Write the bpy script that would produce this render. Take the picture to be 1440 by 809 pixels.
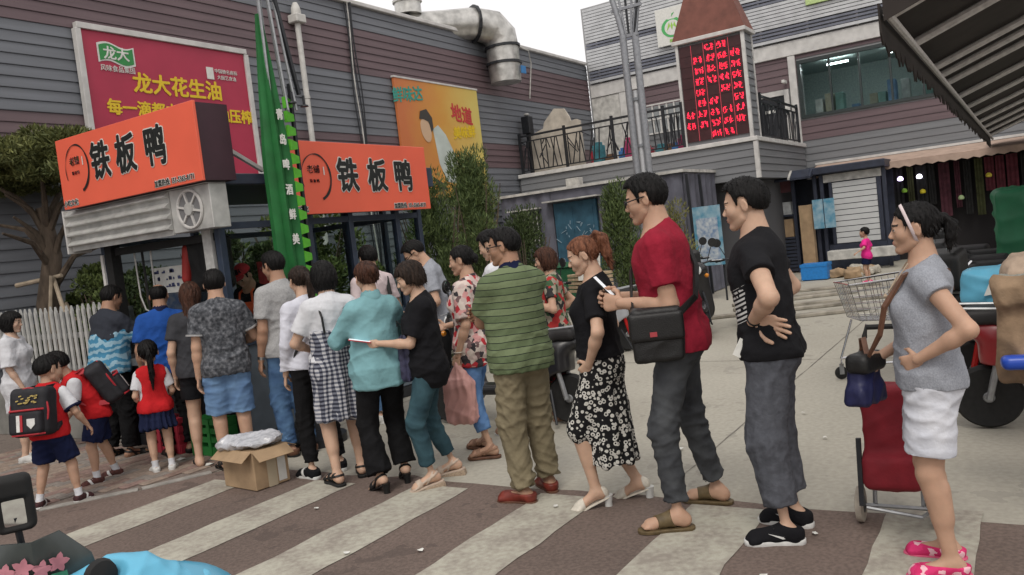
import bpy, bmesh, math, random
import numpy as np
from mathutils import Vector, Matrix

S = bpy.context.scene
for o in list(bpy.data.objects):
    bpy.data.objects.remove(o)
COL = S.collection
PI = math.pi
R = math.radians

# ------------------------------------------------------------------ camera
# world: X runs along the long wall (away to the right), Y runs across (away to the left)
cam_d = bpy.data.cameras.new('camera')
cam = bpy.data.objects.new('camera', cam_d)
COL.objects.link(cam)
cam_d.sensor_width = 36.0
cam_d.lens = 1149.0 / 1440.0 * 36.0
cam_d.clip_end = 800
_v1 = np.array([725.0, 150.5, -1149.0]); _v1 /= np.linalg.norm(_v1)
_v2 = np.array([-1791.0, -143.5, -1149.0]); _v2 /= np.linalg.norm(_v2)
_up = np.cross(_v1, _v2); _up /= np.linalg.norm(_up)
_d2 = np.cross(_up, _v1)
cam.matrix_world = Matrix(((*_v1, 0.0), (*_d2, 0.0), (*_up, 1.62), (0, 0, 0, 1)))
S.camera = cam

# ------------------------------------------------------------------ light
W = bpy.data.worlds.new('World'); S.world = W; W.use_nodes = True
wn = W.node_tree; wn.nodes.clear()
w_out = wn.nodes.new('ShaderNodeOutputWorld')
w_bg = wn.nodes.new('ShaderNodeBackground')
w_sky = wn.nodes.new('ShaderNodeTexSky'); w_sky.sky_type = 'NISHITA'; w_sky.sun_disc = False
SUN_EL, SUN_AZ = R(52), R(200)
w_sky.sun_elevation = SUN_EL; w_sky.sun_rotation = PI/2 - SUN_AZ
w_sky.air_density = 1.0; w_sky.dust_density = 4.0
w_mul = wn.nodes.new('ShaderNodeMixRGB'); w_mul.blend_type = 'MULTIPLY'; w_mul.inputs[0].default_value = 1
w_mul.inputs[2].default_value = (0.10, 0.10, 0.10, 1)
w_mix = wn.nodes.new('ShaderNodeMixRGB'); w_mix.inputs[0].default_value = 0.86
w_mix.inputs[2].default_value = (0.99, 0.955, 0.94, 1)      # even overcast cloud
wn.links.new(w_sky.outputs[0], w_mul.inputs[1])
wn.links.new(w_mul.outputs[0], w_mix.inputs[1])
wn.links.new(w_mix.outputs[0], w_bg.inputs[0])
w_bg.inputs[1].default_value = 1.0
wn.links.new(w_bg.outputs[0], w_out.inputs[0])
sun_d = bpy.data.lights.new('sun', 'SUN'); sun_d.energy = 1.1; sun_d.angle = R(22); sun_d.color = (1, 0.95, 0.87)
sun = bpy.data.objects.new('sun', sun_d); COL.objects.link(sun)
_sd = Vector((math.cos(SUN_EL)*math.cos(SUN_AZ), math.cos(SUN_EL)*math.sin(SUN_AZ), math.sin(SUN_EL)))
sun.rotation_euler = _sd.to_track_quat('Z', 'Y').to_euler(); sun.location = (0, 0, 30)
S.view_settings.view_transform = 'Standard'; S.view_settings.look = 'None'
S.view_settings.exposure = 0.25; S.view_settings.gamma = 1.0
S.view_settings.use_curve_mapping = False

# ------------------------------------------------------------------ materials
MATS = {}
def mat(name, col, rough=0.7, metal=0.0, noise=0.0, nscale=20.0, bump=0.0, bscale=60.0, col2=None, spec=0.4, alpha=1.0, trans=0.0, emit=None, sss=0.0, stretch=None, detail=5.0, contrast=None):
    """plain procedural material: base colour broken up by noise, fine relief by bump"""
    if name in MATS: return MATS[name]
    m = bpy.data.materials.new(name); m.use_nodes = True; MATS[name] = m
    nt = m.node_tree; b = nt.nodes['Principled BSDF']
    c = (*col, 1)
    b.inputs['Base Color'].default_value = c
    b.inputs['Roughness'].default_value = rough
    b.inputs['Metallic'].default_value = metal
    b.inputs['Specular IOR Level'].default_value = spec
    if trans: b.inputs['Transmission Weight'].default_value = trans
    if alpha < 1: b.inputs['Alpha'].default_value = alpha
    if sss:
        b.inputs['Subsurface Weight'].default_value = sss
        b.inputs['Subsurface Radius'].default_value = (0.012, 0.005, 0.003)
        b.inputs['Subsurface Scale'].default_value = 1.0
    if emit:
        b.inputs['Emission Color'].default_value = (*emit[0], 1); b.inputs['Emission Strength'].default_value = emit[1]
    if noise or bump:
        tc = nt.nodes.new('ShaderNodeTexCoord')
        src = tc.outputs['Object']
        if stretch:
            mp = nt.nodes.new('ShaderNodeMapping'); mp.inputs['Scale'].default_value = stretch
            nt.links.new(src, mp.inputs[0]); src = mp.outputs[0]
    if noise:
        n = nt.nodes.new('ShaderNodeTexNoise'); n.inputs['Scale'].default_value = nscale; n.inputs['Detail'].default_value = detail
        nt.links.new(src, n.inputs[0])
        rp = nt.nodes.new('ShaderNodeValToRGB')
        lo, hi = contrast or (0.3, 0.7)
        rp.color_ramp.elements[0].position = lo; rp.color_ramp.elements[1].position = hi
        a = col2 if col2 else tuple(max(0, v*(1-noise)) for v in col)
        rp.color_ramp.elements[0].color = (*a, 1)
        rp.color_ramp.elements[1].color = (*(col if col2 else tuple(min(1, v*(1+noise*0.6)) for v in col)), 1)
        nt.links.new(n.outputs['Fac'], rp.inputs[0]); nt.links.new(rp.outputs[0], b.inputs['Base Color'])
    if bump:
        n2 = nt.nodes.new('ShaderNodeTexNoise'); n2.inputs['Scale'].default_value = bscale; n2.inputs['Detail'].default_value = 4
        nt.links.new(src, n2.inputs[0])
        bp = nt.nodes.new('ShaderNodeBump'); bp.inputs['Strength'].default_value = min(1, bump); bp.inputs['Distance'].default_value = 0.01
        nt.links.new(n2.outputs['Fac'], bp.inputs['Height']); nt.links.new(bp.outputs[0], b.inputs['Normal'])
    return m

def nodes_of(m):
    nt = m.node_tree; return nt, nt.nodes['Principled BSDF']
def N(nt, t, **kw):
    n = nt.nodes.new(t)
    for k, v in kw.items():
        if k.startswith('i_'):
            key = k[2:]; key = int(key) if key.isdigit() else key
            n.inputs[key].default_value = v
        else: setattr(n, k, v)
    return n
def M(nt, op, a, b=None, c=None):
    n = nt.nodes.new('ShaderNodeMath'); n.operation = op
    for i, x in enumerate((a, b, c)):
        if x is None: continue
        if isinstance(x, (int, float)): n.inputs[i].default_value = x
        else: nt.links.new(x, n.inputs[i])
    return n.outputs[0]
def MIX(nt, f, a, b):
    n = nt.nodes.new('ShaderNodeMixRGB')
    for i, x in enumerate((f, a, b)):
        if isinstance(x, (int, float)): n.inputs[i].default_value = x
        elif isinstance(x, tuple): n.inputs[i].default_value = (*x, 1)
        else: nt.links.new(x, n.inputs[i])
    return n.outputs[0]

# ------------------------------------------------------------------ object helpers
def tag(o, label=None, cat=None, group=None, kind=None):
    if label: o['label'] = label
    if cat: o['category'] = cat
    if group: o['group'] = group
    if kind: o['kind'] = kind
    return o
def empty(name, loc=(0, 0, 0), rz=0.0, label=None, cat=None, group=None):
    e = bpy.data.objects.new(name, None); COL.objects.link(e); e.empty_display_size = 0.2
    e.location = loc; e.rotation_euler = (0, 0, rz)
    return tag(e, label, cat, group)
def link(name, me, material, parent=None, smooth=False):
    o = bpy.data.objects.new(name, me); COL.objects.link(o)
    if material is not None and len(me.materials) == 0:
        for mm in (material if isinstance(material, (list, tuple)) else [material]): me.materials.append(mm)
    if parent is not None: o.parent = parent
    if smooth:
        me.polygons.foreach_set('use_smooth', np.ones(len(me.polygons), bool))
    return o
def copy_tree(o, parent=None):
    c = o.copy(); COL.objects.link(c); c.parent = parent
    for ch in list(o.children): copy_tree(ch, c)
    return c

class MB:
    """collects boxes, prisms, tubes and lathes into one mesh object"""
    def __init__(s): s.v = []; s.f = []; s.mi = []; s.cur = 0
    def add(s, vs, fs):
        b = len(s.v); s.v += [tuple(v) for v in vs]; s.f += [tuple(i+b for i in f) for f in fs]; s.mi += [s.cur]*len(fs); return s
    def box(s, x0, x1, y0, y1, z0, z1, m=None):
        vs = [(x, y, z) for x in (x0, x1) for y in (y0, y1) for z in (z0, z1)]
        if m is not None: vs = [tuple(m @ Vector(v)) for v in vs]
        return s.add(vs, [(0,1,3,2),(4,6,7,5),(0,4,5,1),(2,3,7,6),(0,2,6,4),(1,5,7,3)])
    def quad(s, a, b, c, d): return s.add([a, b, c, d], [(0,1,2,3)])
    def bar(s, a, b, w, h=None, upv=(0, 0, 1)):
        """square bar from a to b"""
        h = h or w; a = Vector(a); b = Vector(b); d = (b-a).normalized(); u = Vector(upv)
        if abs(d.dot(u)) > 0.98: u = Vector((1, 0, 0)) if abs(d.x) < 0.9 else Vector((0, 1, 0))
        sx = d.cross(u).normalized()*w/2; sy = sx.cross(d).normalized()*h/2
        vs = [p+i*sx+j*sy for p in (a, b) for i, j in ((-1,-1),(1,-1),(1,1),(-1,1))]
        return s.add(vs, [(3,2,1,0),(4,5,6,7),(0,1,5,4),(1,2,6,5),(2,3,7,6),(3,0,4,7)])
    def tube(s, pts, r, n=8, caps=True, closed=False):
        pts = [Vector(p) for p in pts]; k = len(pts); rr = r if isinstance(r, (list, tuple)) else [r]*k
        vs = []; fs = []; prev = None
        for i, p in enumerate(pts):
            if closed: d = pts[(i+1) % k]-pts[i-1]
            else: d = pts[min(i+1, k-1)]-pts[max(i-1, 0)]
            d.normalize()
            if prev is None:
                u = Vector((0, 0, 1)) if abs(d.z) < 0.9 else Vector((1, 0, 0)); a = d.cross(u).normalized()
            else: a = (prev-d*prev.dot(d)).normalized()
            prev = a; b = d.cross(a)
            for j in range(n):
                t = 2*PI*j/n; vs.append(p+a*math.cos(t)*rr[i]+b*math.sin(t)*rr[i])
        for i in range(k if closed else k-1):
            i2 = (i+1) % k
            for j in range(n): fs.append((i*n+j, i*n+(j+1) % n, i2*n+(j+1) % n, i2*n+j))
        if caps and not closed: fs += [tuple(reversed(range(n))), tuple(range((k-1)*n, k*n))]
        return s.add(vs, fs)
    def lathe(s, prof, n=20, c=(0, 0, 0), axis='z', m=None):
        vs = []; fs = []; k = len(prof)
        for (r, h) in prof:
            for j in range(n):
                t = 2*PI*j/n; x, y = r*math.cos(t), r*math.sin(t)
                v = Vector({'z': (x, y, h), 'y': (x, h, y), 'x': (h, x, y)}[axis])
                if m is not None: v = m @ v
                vs.append(v+Vector(c))
        for i in range(k-1):
            for j in range(n): fs.append((i*n+j, i*n+(j+1) % n, (i+1)*n+(j+1) % n, (i+1)*n+j))
        fs += [tuple(reversed(range(n))), tuple(range((k-1)*n, k*n))]
        return s.add(vs, fs)
    def prism(s, poly, d0, d1, f):
        """polygon (a,b) swept from d0 to d1; f(a,b,d) gives the point"""
        n = len(poly)
        vs = [f(a, b, d0) for a, b in poly]+[f(a, b, d1) for a, b in poly]
        fs = [tuple(reversed(range(n))), tuple(range(n, 2*n))]+[(i, (i+1) % n, n+(i+1) % n, n+i) for i in range(n)]
        return s.add(vs, fs)
    def loft(s, rings, caps=True):
        n = len(rings[0]); vs = [v for r in rings for v in r]; fs = []
        for i in range(len(rings)-1):
            for j in range(n): fs.append((i*n+j, i*n+(j+1) % n, (i+1)*n+(j+1) % n, (i+1)*n+j))
        if caps: fs += [tuple(reversed(range(n))), tuple(range((len(rings)-1)*n, len(rings)*n))]
        return s.add(vs, fs)
    def mesh(s, name, bevel=0.0, seg=1, smooth=False, fixn=True):
        me = bpy.data.meshes.new(name); me.from_pydata([tuple(v) for v in s.v], [], s.f)
        if any(s.mi): me.polygons.foreach_set('material_index', s.mi)
        if fixn or bevel:
            bm = bmesh.new(); bm.from_mesh(me)
            if fixn: bmesh.ops.recalc_face_normals(bm, faces=bm.faces)
            if bevel: bmesh.ops.bevel(bm, geom=[e for e in bm.edges if e.calc_length() > bevel*2.5], offset=bevel, segments=seg, affect='EDGES', profile=0.5, clamp_overlap=True)
            bm.to_mesh(me); bm.free()
        if smooth:
            me.polygons.foreach_set('use_smooth', np.ones(len(me.polygons), bool))
            if hasattr(me, 'set_sharp_from_angle'): me.set_sharp_from_angle(angle=R(42))
        return me
    def build(s, name, material, parent=None, bevel=0.0, seg=1, smooth=False, fixn=True):
        return link(name, s.mesh(name, bevel, seg, smooth, fixn), material, parent)

def text_mesh(txt, size, fat=0.0, depth=0.004, align='CENTER', spacing=1.0):
    cu = bpy.data.curves.new('lettering', 'FONT'); cu.body = txt; cu.size = size; cu.offset = fat; cu.extrude = depth
    cu.align_x = align; cu.align_y = 'CENTER'; cu.space_character = spacing; cu.resolution_u = 2
    o = bpy.data.objects.new('lettering', cu); COL.objects.link(o)
    dg = bpy.context.evaluated_depsgraph_get()
    me = bpy.data.meshes.new_from_object(o.evaluated_get(dg))
    bpy.data.objects.remove(o); bpy.data.curves.remove(cu)
    me.materials.clear()
    return me
def place_text(txt, size, material, parent, origin, xdir, updir, fat=0.0, depth=0.003, align='CENTER', name='lettering', sx=1.0, spacing=1.0):
    """flat lettering whose baseline runs along xdir, standing on a surface with up = updir (parent-local)"""
    me = text_mesh(txt, size, 0.0, depth, align, spacing)
    if fat > 0:     # bold weight: shifted copies of the strokes, each a hair's breadth apart
        n = len(me.vertices); co = np.empty(n*3); me.vertices.foreach_get('co', co); co = co.reshape(-1, 3); polys = [tuple(q.vertices) for q in me.polygons]
        vs = []; fs = []
        for i, (a, b) in enumerate([(0, 0)]+[(math.cos(t), math.sin(t)) for t in [2*PI*k/8 for k in range(8)]]):
            vs.append(co+np.array([a*fat, b*fat, -.00012*i])); fs += [tuple(v+i*n for v in q) for q in polys]
        bpy.data.meshes.remove(me); me = bpy.data.meshes.new('lettering'); me.from_pydata(np.concatenate(vs).tolist(), [], fs)
    x = Vector(xdir).normalized(); u = Vector(updir).normalized(); n = x.cross(u)
    me.transform(Matrix(((x.x*sx, u.x, n.x, origin[0]), (x.y*sx, u.y, n.y, origin[1]), (x.z*sx, u.z, n.z, origin[2]), (0, 0, 0, 1))))
    return link(name, me, material, parent)
# ------------------------------------------------------------------ figure sculpting: signed distance shapes -> surface nets
def _n(v): v = np.asarray(v, float); return v/max(1e-9, np.linalg.norm(v))
def cap(a, b, ra, rb, fd=None, fk=1.0):
    a = np.asarray(a, np.float32); b = np.asarray(b, np.float32); ba = b-a; L = float(ba@ba)+1e-9
    fdv = None if fd is None else np.asarray(_n(fd), np.float32)
    def f(P):
        q = P-a; t = np.clip((q@ba)/L, 0, 1); e = q-t[:, None]*ba
        d2 = np.einsum('ij,ij->i', e, e)
        if fdv is not None: d2 = d2+(fk*fk-1)*(e@fdv)**2
        return np.sqrt(np.maximum(d2, 0))-(ra+(rb-ra)*t)
    f.box = (np.minimum(a, b)-max(ra, rb), np.maximum(a, b)+max(ra, rb))
    return f
def ell(c, r, Mx=None):
    c = np.asarray(c, np.float32); r = np.asarray(r, np.float32)
    Mi = None if Mx is None else np.asarray(Mx, np.float32)
    def f(P):
        q = P-c
        if Mi is not None: q = q@Mi
        k0 = np.linalg.norm(q/r, axis=1); k1 = np.linalg.norm(q/(r*r), axis=1)+1e-9
        return k0*(k0-1)/k1
    m = float(r.max()); f.box = (c-m, c+m)
    return f
def rbox(c, hs, rad, Mx=None):
    c = np.asarray(c, np.float32); hs = np.asarray(hs, np.float32)-rad
    Mi = None if Mx is None else np.asarray(Mx, np.float32)
    def f(P):
        q = P-c
        if Mi is not None: q = q@Mi
        q = np.abs(q)-hs
        return np.linalg.norm(np.maximum(q, 0), axis=1)+np.minimum(q.max(1), 0)-rad
    m = float(np.linalg.norm(hs+rad)); f.box = (c-m, c+m)
    return f
def half(c, n):
    c = np.asarray(c, np.float32); n = np.asarray(_n(n), np.float32)
    return lambda P: (P-c)@n
def bound(f, g):       # f cut by half space g, keeps f's box
    h = lambda P: np.maximum(f(P), g(P)); h.box = f.box; return h
def ev(prims, P):
    d = None
    for op, k, f in prims:
        v = f(P)
        if d is None: d = v; continue
        if op == 'u':
            if k > 0:
                h = np.clip(0.5+0.5*(d-v)/k, 0, 1); d = d*(1-h)+v*h-k*h*(1-h)
            else: d = np.minimum(d, v)
        elif op == 's':
            if k > 0:
                h = np.clip(0.5-0.5*(d+v)/k, 0, 1); d = d*(1-h)-v*h+k*h*(1-h)
            else: d = np.maximum(d, -v)
        else: d = np.maximum(d, v)
    return d
_E12 = [(0,1),(2,3),(4,5),(6,7),(0,2),(1,3),(4,6),(5,7),(0,4),(1,5),(2,6),(3,7)]
_C8 = np.array([(i & 1, (i >> 1) & 1, (i >> 2) & 1) for i in range(8)])
def nets(prims, h, smooth=1):
    bx = [f.box for op, k, f in prims if op == 'u' and hasattr(f, 'box')]
    lo = np.min([b[0] for b in bx], 0)-3*h; hi = np.max([b[1] for b in bx], 0)+3*h
    C = 4
    nb = np.ceil((hi-lo)/(C*h)).astype(int)+1
    g = np.stack(np.meshgrid(*[np.arange(k) for k in nb], indexing='ij'), -1).reshape(-1, 3)
    dc = ev(prims, (lo+(g*C+(C-1)/2)*h).astype(np.float32))
    G = np.where(dc > 0, 1.0, -1.0).astype(np.float32).reshape(nb)
    for ax in range(3): G = np.repeat(G, C, ax)
    act = g[np.abs(dc) < C*h*1.45]
    off = np.stack(np.meshgrid(*[np.arange(C)]*3, indexing='ij'), -1).reshape(-1, 3)
    ii = (act[:, None, :]*C+off[None]).reshape(-1, 3)
    vals = ev(prims, (lo+ii*h).astype(np.float32))
    G[ii[:, 0], ii[:, 1], ii[:, 2]] = vals
    Sg = G < 0
    nx, ny, nz = G.shape
    cnt = np.zeros((nx-1, ny-1, nz-1), np.int8)
    for c in _C8: cnt += Sg[c[0]:nx-1+c[0], c[1]:ny-1+c[1], c[2]:nz-1+c[2]]
    cells = np.argwhere((cnt > 0) & (cnt < 8))
    gv = np.stack([G[cells[:, 0]+c[0], cells[:, 1]+c[1], cells[:, 2]+c[2]] for c in _C8], 1)
    acc = np.zeros((len(cells), 3)); w = np.zeros(len(cells))
    for a, b in _E12:
        m = (gv[:, a] < 0) != (gv[:, b] < 0)
        t = gv[m, a]/(gv[m, a]-gv[m, b])
        acc[m] += _C8[a]+t[:, None]*(_C8[b]-_C8[a]); w[m] += 1
    V = lo+(cells+acc/w[:, None])*h
    idx = -np.ones(cnt.shape, np.int64); idx[cells[:, 0], cells[:, 1], cells[:, 2]] = np.arange(len(cells))
    F = []
    for ax in range(3):
        sl0 = [slice(None)]*3; sl1 = [slice(None)]*3; sl0[ax] = slice(0, -1); sl1[ax] = slice(1, None)
        A = Sg[tuple(sl0)]; B = Sg[tuple(sl1)]
        e = np.argwhere(A != B)
        u, v = (ax+1) % 3, (ax+2) % 3
        ok = (e[:, u] > 0) & (e[:, v] > 0) & (e[:, u] < cnt.shape[u]) & (e[:, v] < cnt.shape[v])
        e = e[ok]
        q = []
        for du, dv in ((-1,-1),(0,-1),(0,0),(-1,0)):
            c = e.copy(); c[:, u] += du; c[:, v] += dv; q.append(idx[c[:, 0], c[:, 1], c[:, 2]])
        q = np.stack(q, 1)
        inside = A[e[:, 0], e[:, 1], e[:, 2]]
        q[~inside] = q[~inside][:, ::-1]
        F.append(q)
    F = np.concatenate(F); F = F[(F >= 0).all(1)]
    for _ in range(smooth):
        s = np.zeros_like(V); n = np.zeros(len(V))
        for a in range(4):
            np.add.at(s, F[:, a], V[F[:, (a+1) % 4]]); np.add.at(s, F[:, a], V[F[:, (a+3) % 4]]); np.add.at(n, F[:, a], 2)
        V = V*0.45+0.55*s/np.maximum(n, 1)[:, None]
    return V, F
def vnorm(V, F):
    n = np.cross(V[F[:, 2]]-V[F[:, 0]], V[F[:, 3]]-V[F[:, 1]])
    o = np.zeros_like(V)
    for a in range(4): np.add.at(o, F[:, a], n)
    return o/np.maximum(1e-12, np.linalg.norm(o, axis=1))[:, None]
def npmesh(name, V, F, material, parent, mi=None, tris=None, smooth=True):
    me = bpy.data.meshes.new(name)
    nq = len(F); nt_ = 0 if tris is None else len(tris)
    me.vertices.add(len(V)); me.vertices.foreach_set('co', np.asarray(V, np.float32).ravel())
    me.loops.add(nq*4+nt_*3)
    lv = F.ravel() if tris is None else np.concatenate([F.ravel(), tris.ravel()])
    me.loops.foreach_set('vertex_index', lv.astype(np.int32))
    me.polygons.add(nq+nt_)
    ls = np.arange(nq)*4
    if nt_: ls = np.concatenate([ls, nq*4+np.arange(nt_)*3])
    me.polygons.foreach_set('loop_start', ls.astype(np.int32))
    for mm in (material if isinstance(material, (list, tuple)) else [material]): me.materials.append(mm)
    if mi is not None: me.polygons.foreach_set('material_index', np.asarray(mi, np.int32))
    me.update(calc_edges=True)
    me.polygons.foreach_set('use_smooth', np.full(nq+nt_, smooth, bool))
    me.validate()
    return link(name, me, None, parent)
def join(parts):
    Vs, Fs, b = [], [], 0
    for V, F in parts: Vs.append(V); Fs.append(F+b); b += len(V)
    return np.concatenate(Vs), np.concatenate(Fs)
def folds(V, rng, freq, zf=1.0, rf=1.0, n=5):
    """cloth folds as a sum of warped ridges; zf / rf weigh creases across and along the height"""
    o = np.zeros(len(V))
    for i in range(n):
        k = rng.normal(size=3)*np.array([rf, rf, zf]); k = _n(k)*freq*rng.uniform(0.6, 1.5)
        w = _n(rng.normal(size=3))*freq*0.5
        s = np.sin(V@k+1.6*np.sin(V@w+rng.uniform(0, 6.3))+rng.uniform(0, 6.3))
        o += (1-np.abs(s))**1.5*(0.5+0.5*np.sin(V@_n(rng.normal(size=3))*freq*0.4+rng.uniform(0, 6.3)))
    return 3.0*(o/n-0.25)

def rotx(a): c, s = math.cos(a), math.sin(a); return np.array([[1,0,0],[0,c,-s],[0,s,c]])
def roty(a): c, s = math.cos(a), math.sin(a); return np.array([[c,0,s],[0,1,0],[-s,0,c]])
def rotz(a): c, s = math.cos(a), math.sin(a); return np.array([[c,-s,0],[s,c,0],[0,0,1]])
def ik(a, t, l1, l2, pole):
    a = np.asarray(a, float); t = np.asarray(t, float); d = t-a; L = np.linalg.norm(d); mx = (l1+l2)*0.995
    if L > mx: t = a+d/L*mx; d = t-a; L = mx
    L = max(L, abs(l1-l2)*1.05+1e-4)
    x = (l1*l1-l2*l2+L*L)/(2*L); y = math.sqrt(max(0, l1*l1-x*x)); u = d/np.linalg.norm(d)
    p = np.asarray(pole, float); p = p-u*(p@u); p = _n(p)
    return a+u*x+p*y, t

# skin, hair, eye materials
SKIN = {}
def skin_mat(key, col):
    if key not in SKIN:
        SKIN[key] = mat('skin_'+key, col, rough=0.55, noise=0.10, nscale=18, bump=0.08, bscale=220, sss=0.12, spec=0.35)
    return SKIN[key]
def hair_mat(key, col, col2):
    nm = 'hair_'+key
    if nm in MATS: return MATS[nm]
    return mat(nm, col2, rough=0.55, noise=0.5, nscale=55, col2=col, bump=0.7, bscale=120, spec=0.18, stretch=(1, 1, 0.12), detail=3)
EYEW = mat('eye_white', (0.42, 0.38, 0.35), rough=0.25)
EYEB = mat('iris_dark', (0.02, 0.012, 0.008), rough=0.15)
LIP = mat('lip', (0.46, 0.22, 0.17), rough=0.45, sss=0.05)
BROW = mat('brow_hair', (0.03, 0.022, 0.018), rough=0.8)

HAIRLINE = {  # head-local y -> lowest z that carries hair
    'short': ([-.7, -.30, -.2, -.13, -.10, .06, .075, .125, .15, .20, .26, .5], [-.27, -.27, -.22, -.10, .12, .14, -.06, -.06, .12, .27, .31, .36]),
    'fade':  ([-.7, -.30, -.2, -.12, -.09, .06, .08, .12, .15, .20, .26, .5], [-.16, -.16, -.12, -.02, .14, .16, .0, .0, .16, .28, .33, .38]),
    'up':    ([-.7, -.35, -.2, -.13, -.10, .06, .10, .15, .22, .28, .34, .5], [-.22, -.24, -.22, -.12, .10, .12, .02, .06, .20, .28, .34, .38]),
    'bob':   ([-.7, -.2, .0, .12, .19, .21, .27, .5], [-.52, -.52, -.52, -.50, -.46, .10, .22, .26]),
    'pixie': ([-.7, -.30, -.1, -.06, .08, .17, .20, .26, .5], [-.36, -.36, -.34, -.20, -.20, -.14, .10, .17, .20]),
    'long':  ([-.7, -.2, .0, .10, .17, .21, .27, .5], [-1.35, -1.35, -1.2, -.7, -.5, .12, .22, .26]),
}
def hair_shape(st, o):
    """primitives in head-local units (1 = head height)"""
    base = {'short': 'short', 'fade': 'fade', 'bald': 'short', 'bob': 'bob', 'pixie': 'pixie', 'long': 'long'}.get(st, 'up')
    xs, zs = HAIRLINE[base]
    th = {'short': .045, 'fade': .040, 'bald': .02, 'bob': .075, 'pixie': .075, 'long': .06}.get(st, .035)
    th += o.get('thick', 0)
    pr = [('u', 0, ell((0, -.06, .12), (.335+th, .42+th, .38+th)))]
    if base in ('bob', 'long', 'pixie'):
        pr.append(('u', .08, ell((0, -.12, -.08), (.35+th, .37+th, .40+th))))
    if base == 'long':
        pr.append(('u', .12, cap((0, -.30, -.1), (0, -.42, -.95), .34, .27, (0, 1, 0), 1.9)))
    if st == 'fade' or st == 'short':
        pr.append(('u', .1, ell((0, .02, .30), (.30, .37, .24+o.get('topz', 0)))))
    if st == 'pixie': pr.append(('u', .1, ell((0, -.2, .22), (.33, .34, .30))))
    def cut(P):
        zz = np.interp(P[:, 1], xs, zs)+0.05*np.abs(P[:, 0])
        return (zz-P[:, 2])*0.55
    pr.append(('i', 0, cut))
    if st == 'bald': pr.append(('s', .05, ell((0, -.02, .55), (.25, .36, .36))))
    f = lambda P: ev(pr, P)
    f.box = (np.array([-.5, -.95, -1.5 if base == 'long' else -.62]), np.array([.5, .5, .68]))
    out = [('u', 0, f)]
    if st == 'bun':
        out += [('u', .04, ell((0, -.50, o.get('bz', .12)), (.17, .13, .17)))]
    if st == 'pony' or st == 'pony_long' or st == 'pony_high':
        z0 = {'pony': .10, 'pony_long': .08, 'pony_high': .34}[st]; L = {'pony': .75, 'pony_long': 2.3, 'pony_high': .95}[st]*o.get('len', 1)
        pts = [(0, -.40, z0), (0, -.56, z0+.05), (.01, -.66, z0-.12), (.02, -.64, z0-.12-L*.45), (.0, -.60, z0-.12-L)]
        rs = [.08, .085, .12, .125 if st != 'pony' else .11, .04]
        if st == 'pony_high': rs = [.09, .12, .18, .17, .05]
        for i in range(4): out.append(('u', .04, cap(pts[i], pts[i+1], rs[i], rs[i+1], (0, 1, 0) if st == 'pony_high' else None, 1.15)))
    if st == 'beardless': pass
    return out

def build_head(c, Mh, hs, h, female, age=0.0, face=1.0):
    """head + face in world(local-person) coordinates; c centre, Mh rotation, hs head height"""
    w = o_ = 1.0
    jw = 0.90 if female else 1.0
    pr = [('u', 0, ell((0, -.06, .12), (.335, .42, .38))),
          ('u', .08, ell((0, .09, -.12), (.272*jw, .285, .345))),
          ('u', .06, cap((-.17*jw, .02, -.25), (-.05, .245, -.395), .10, .082)),
          ('u', .06, cap((.17*jw, .02, -.25), (.05, .245, -.395), .10, .082)),
          ('u', .05, ell((0, .295, -.405), (.09, .078, .075))),
          ('u', .08, ell((-.165, .20, -.10), (.125, .14, .13))), ('u', .08, ell((.165, .20, -.10), (.125, .14, .13))),
          ('u', .06, ell((0, .315, .10), (.20, .065, .055))),
          ('s', .06, ell((-.135, .437, .012), (.085, .09, .050))), ('s', .06, ell((.135, .437, .012), (.085, .09, .050))),
          ('u', .035, cap((0, .345, .035), (0, .428, -.115), .028, .042)),
          ('u', .025, ell((-.048, .405, -.135), (.036, .045, .032))), ('u', .025, ell((.048, .405, -.135), (.036, .045, .032))),
          ('u', .03, ell((0, .325, -.25), (.13, .055, .085))),
          ('u', .012, ell((0, .375, -.236), (.080, .032, .020))), ('u', .012, ell((0, .368, -.278), (.070, .034, .024))),
          ('s', .006, ell((0, .41, -.258), (.09, .035, .006))),
          ('u', .015, ell((-.135, .318, .005), (.066, .066, .058))), ('u', .015, ell((.135, .318, .005), (.066, .066, .058)))]
    for s in (-1, 1):
        E = rotz(s*0.42)@rotx(-0.15)
        pr.append(('u', .02, ell((s*.355, -.055, -.02), (.028, .085, .135), E)))
        pr.append(('s', .02, ell((s*.385, -.035, -.005), (.022, .045, .075), E)))
    V, F = nets(pr, h/hs, 1)
    loc = V.copy()
    return c+(V*hs)@Mh.T, F, loc

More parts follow.
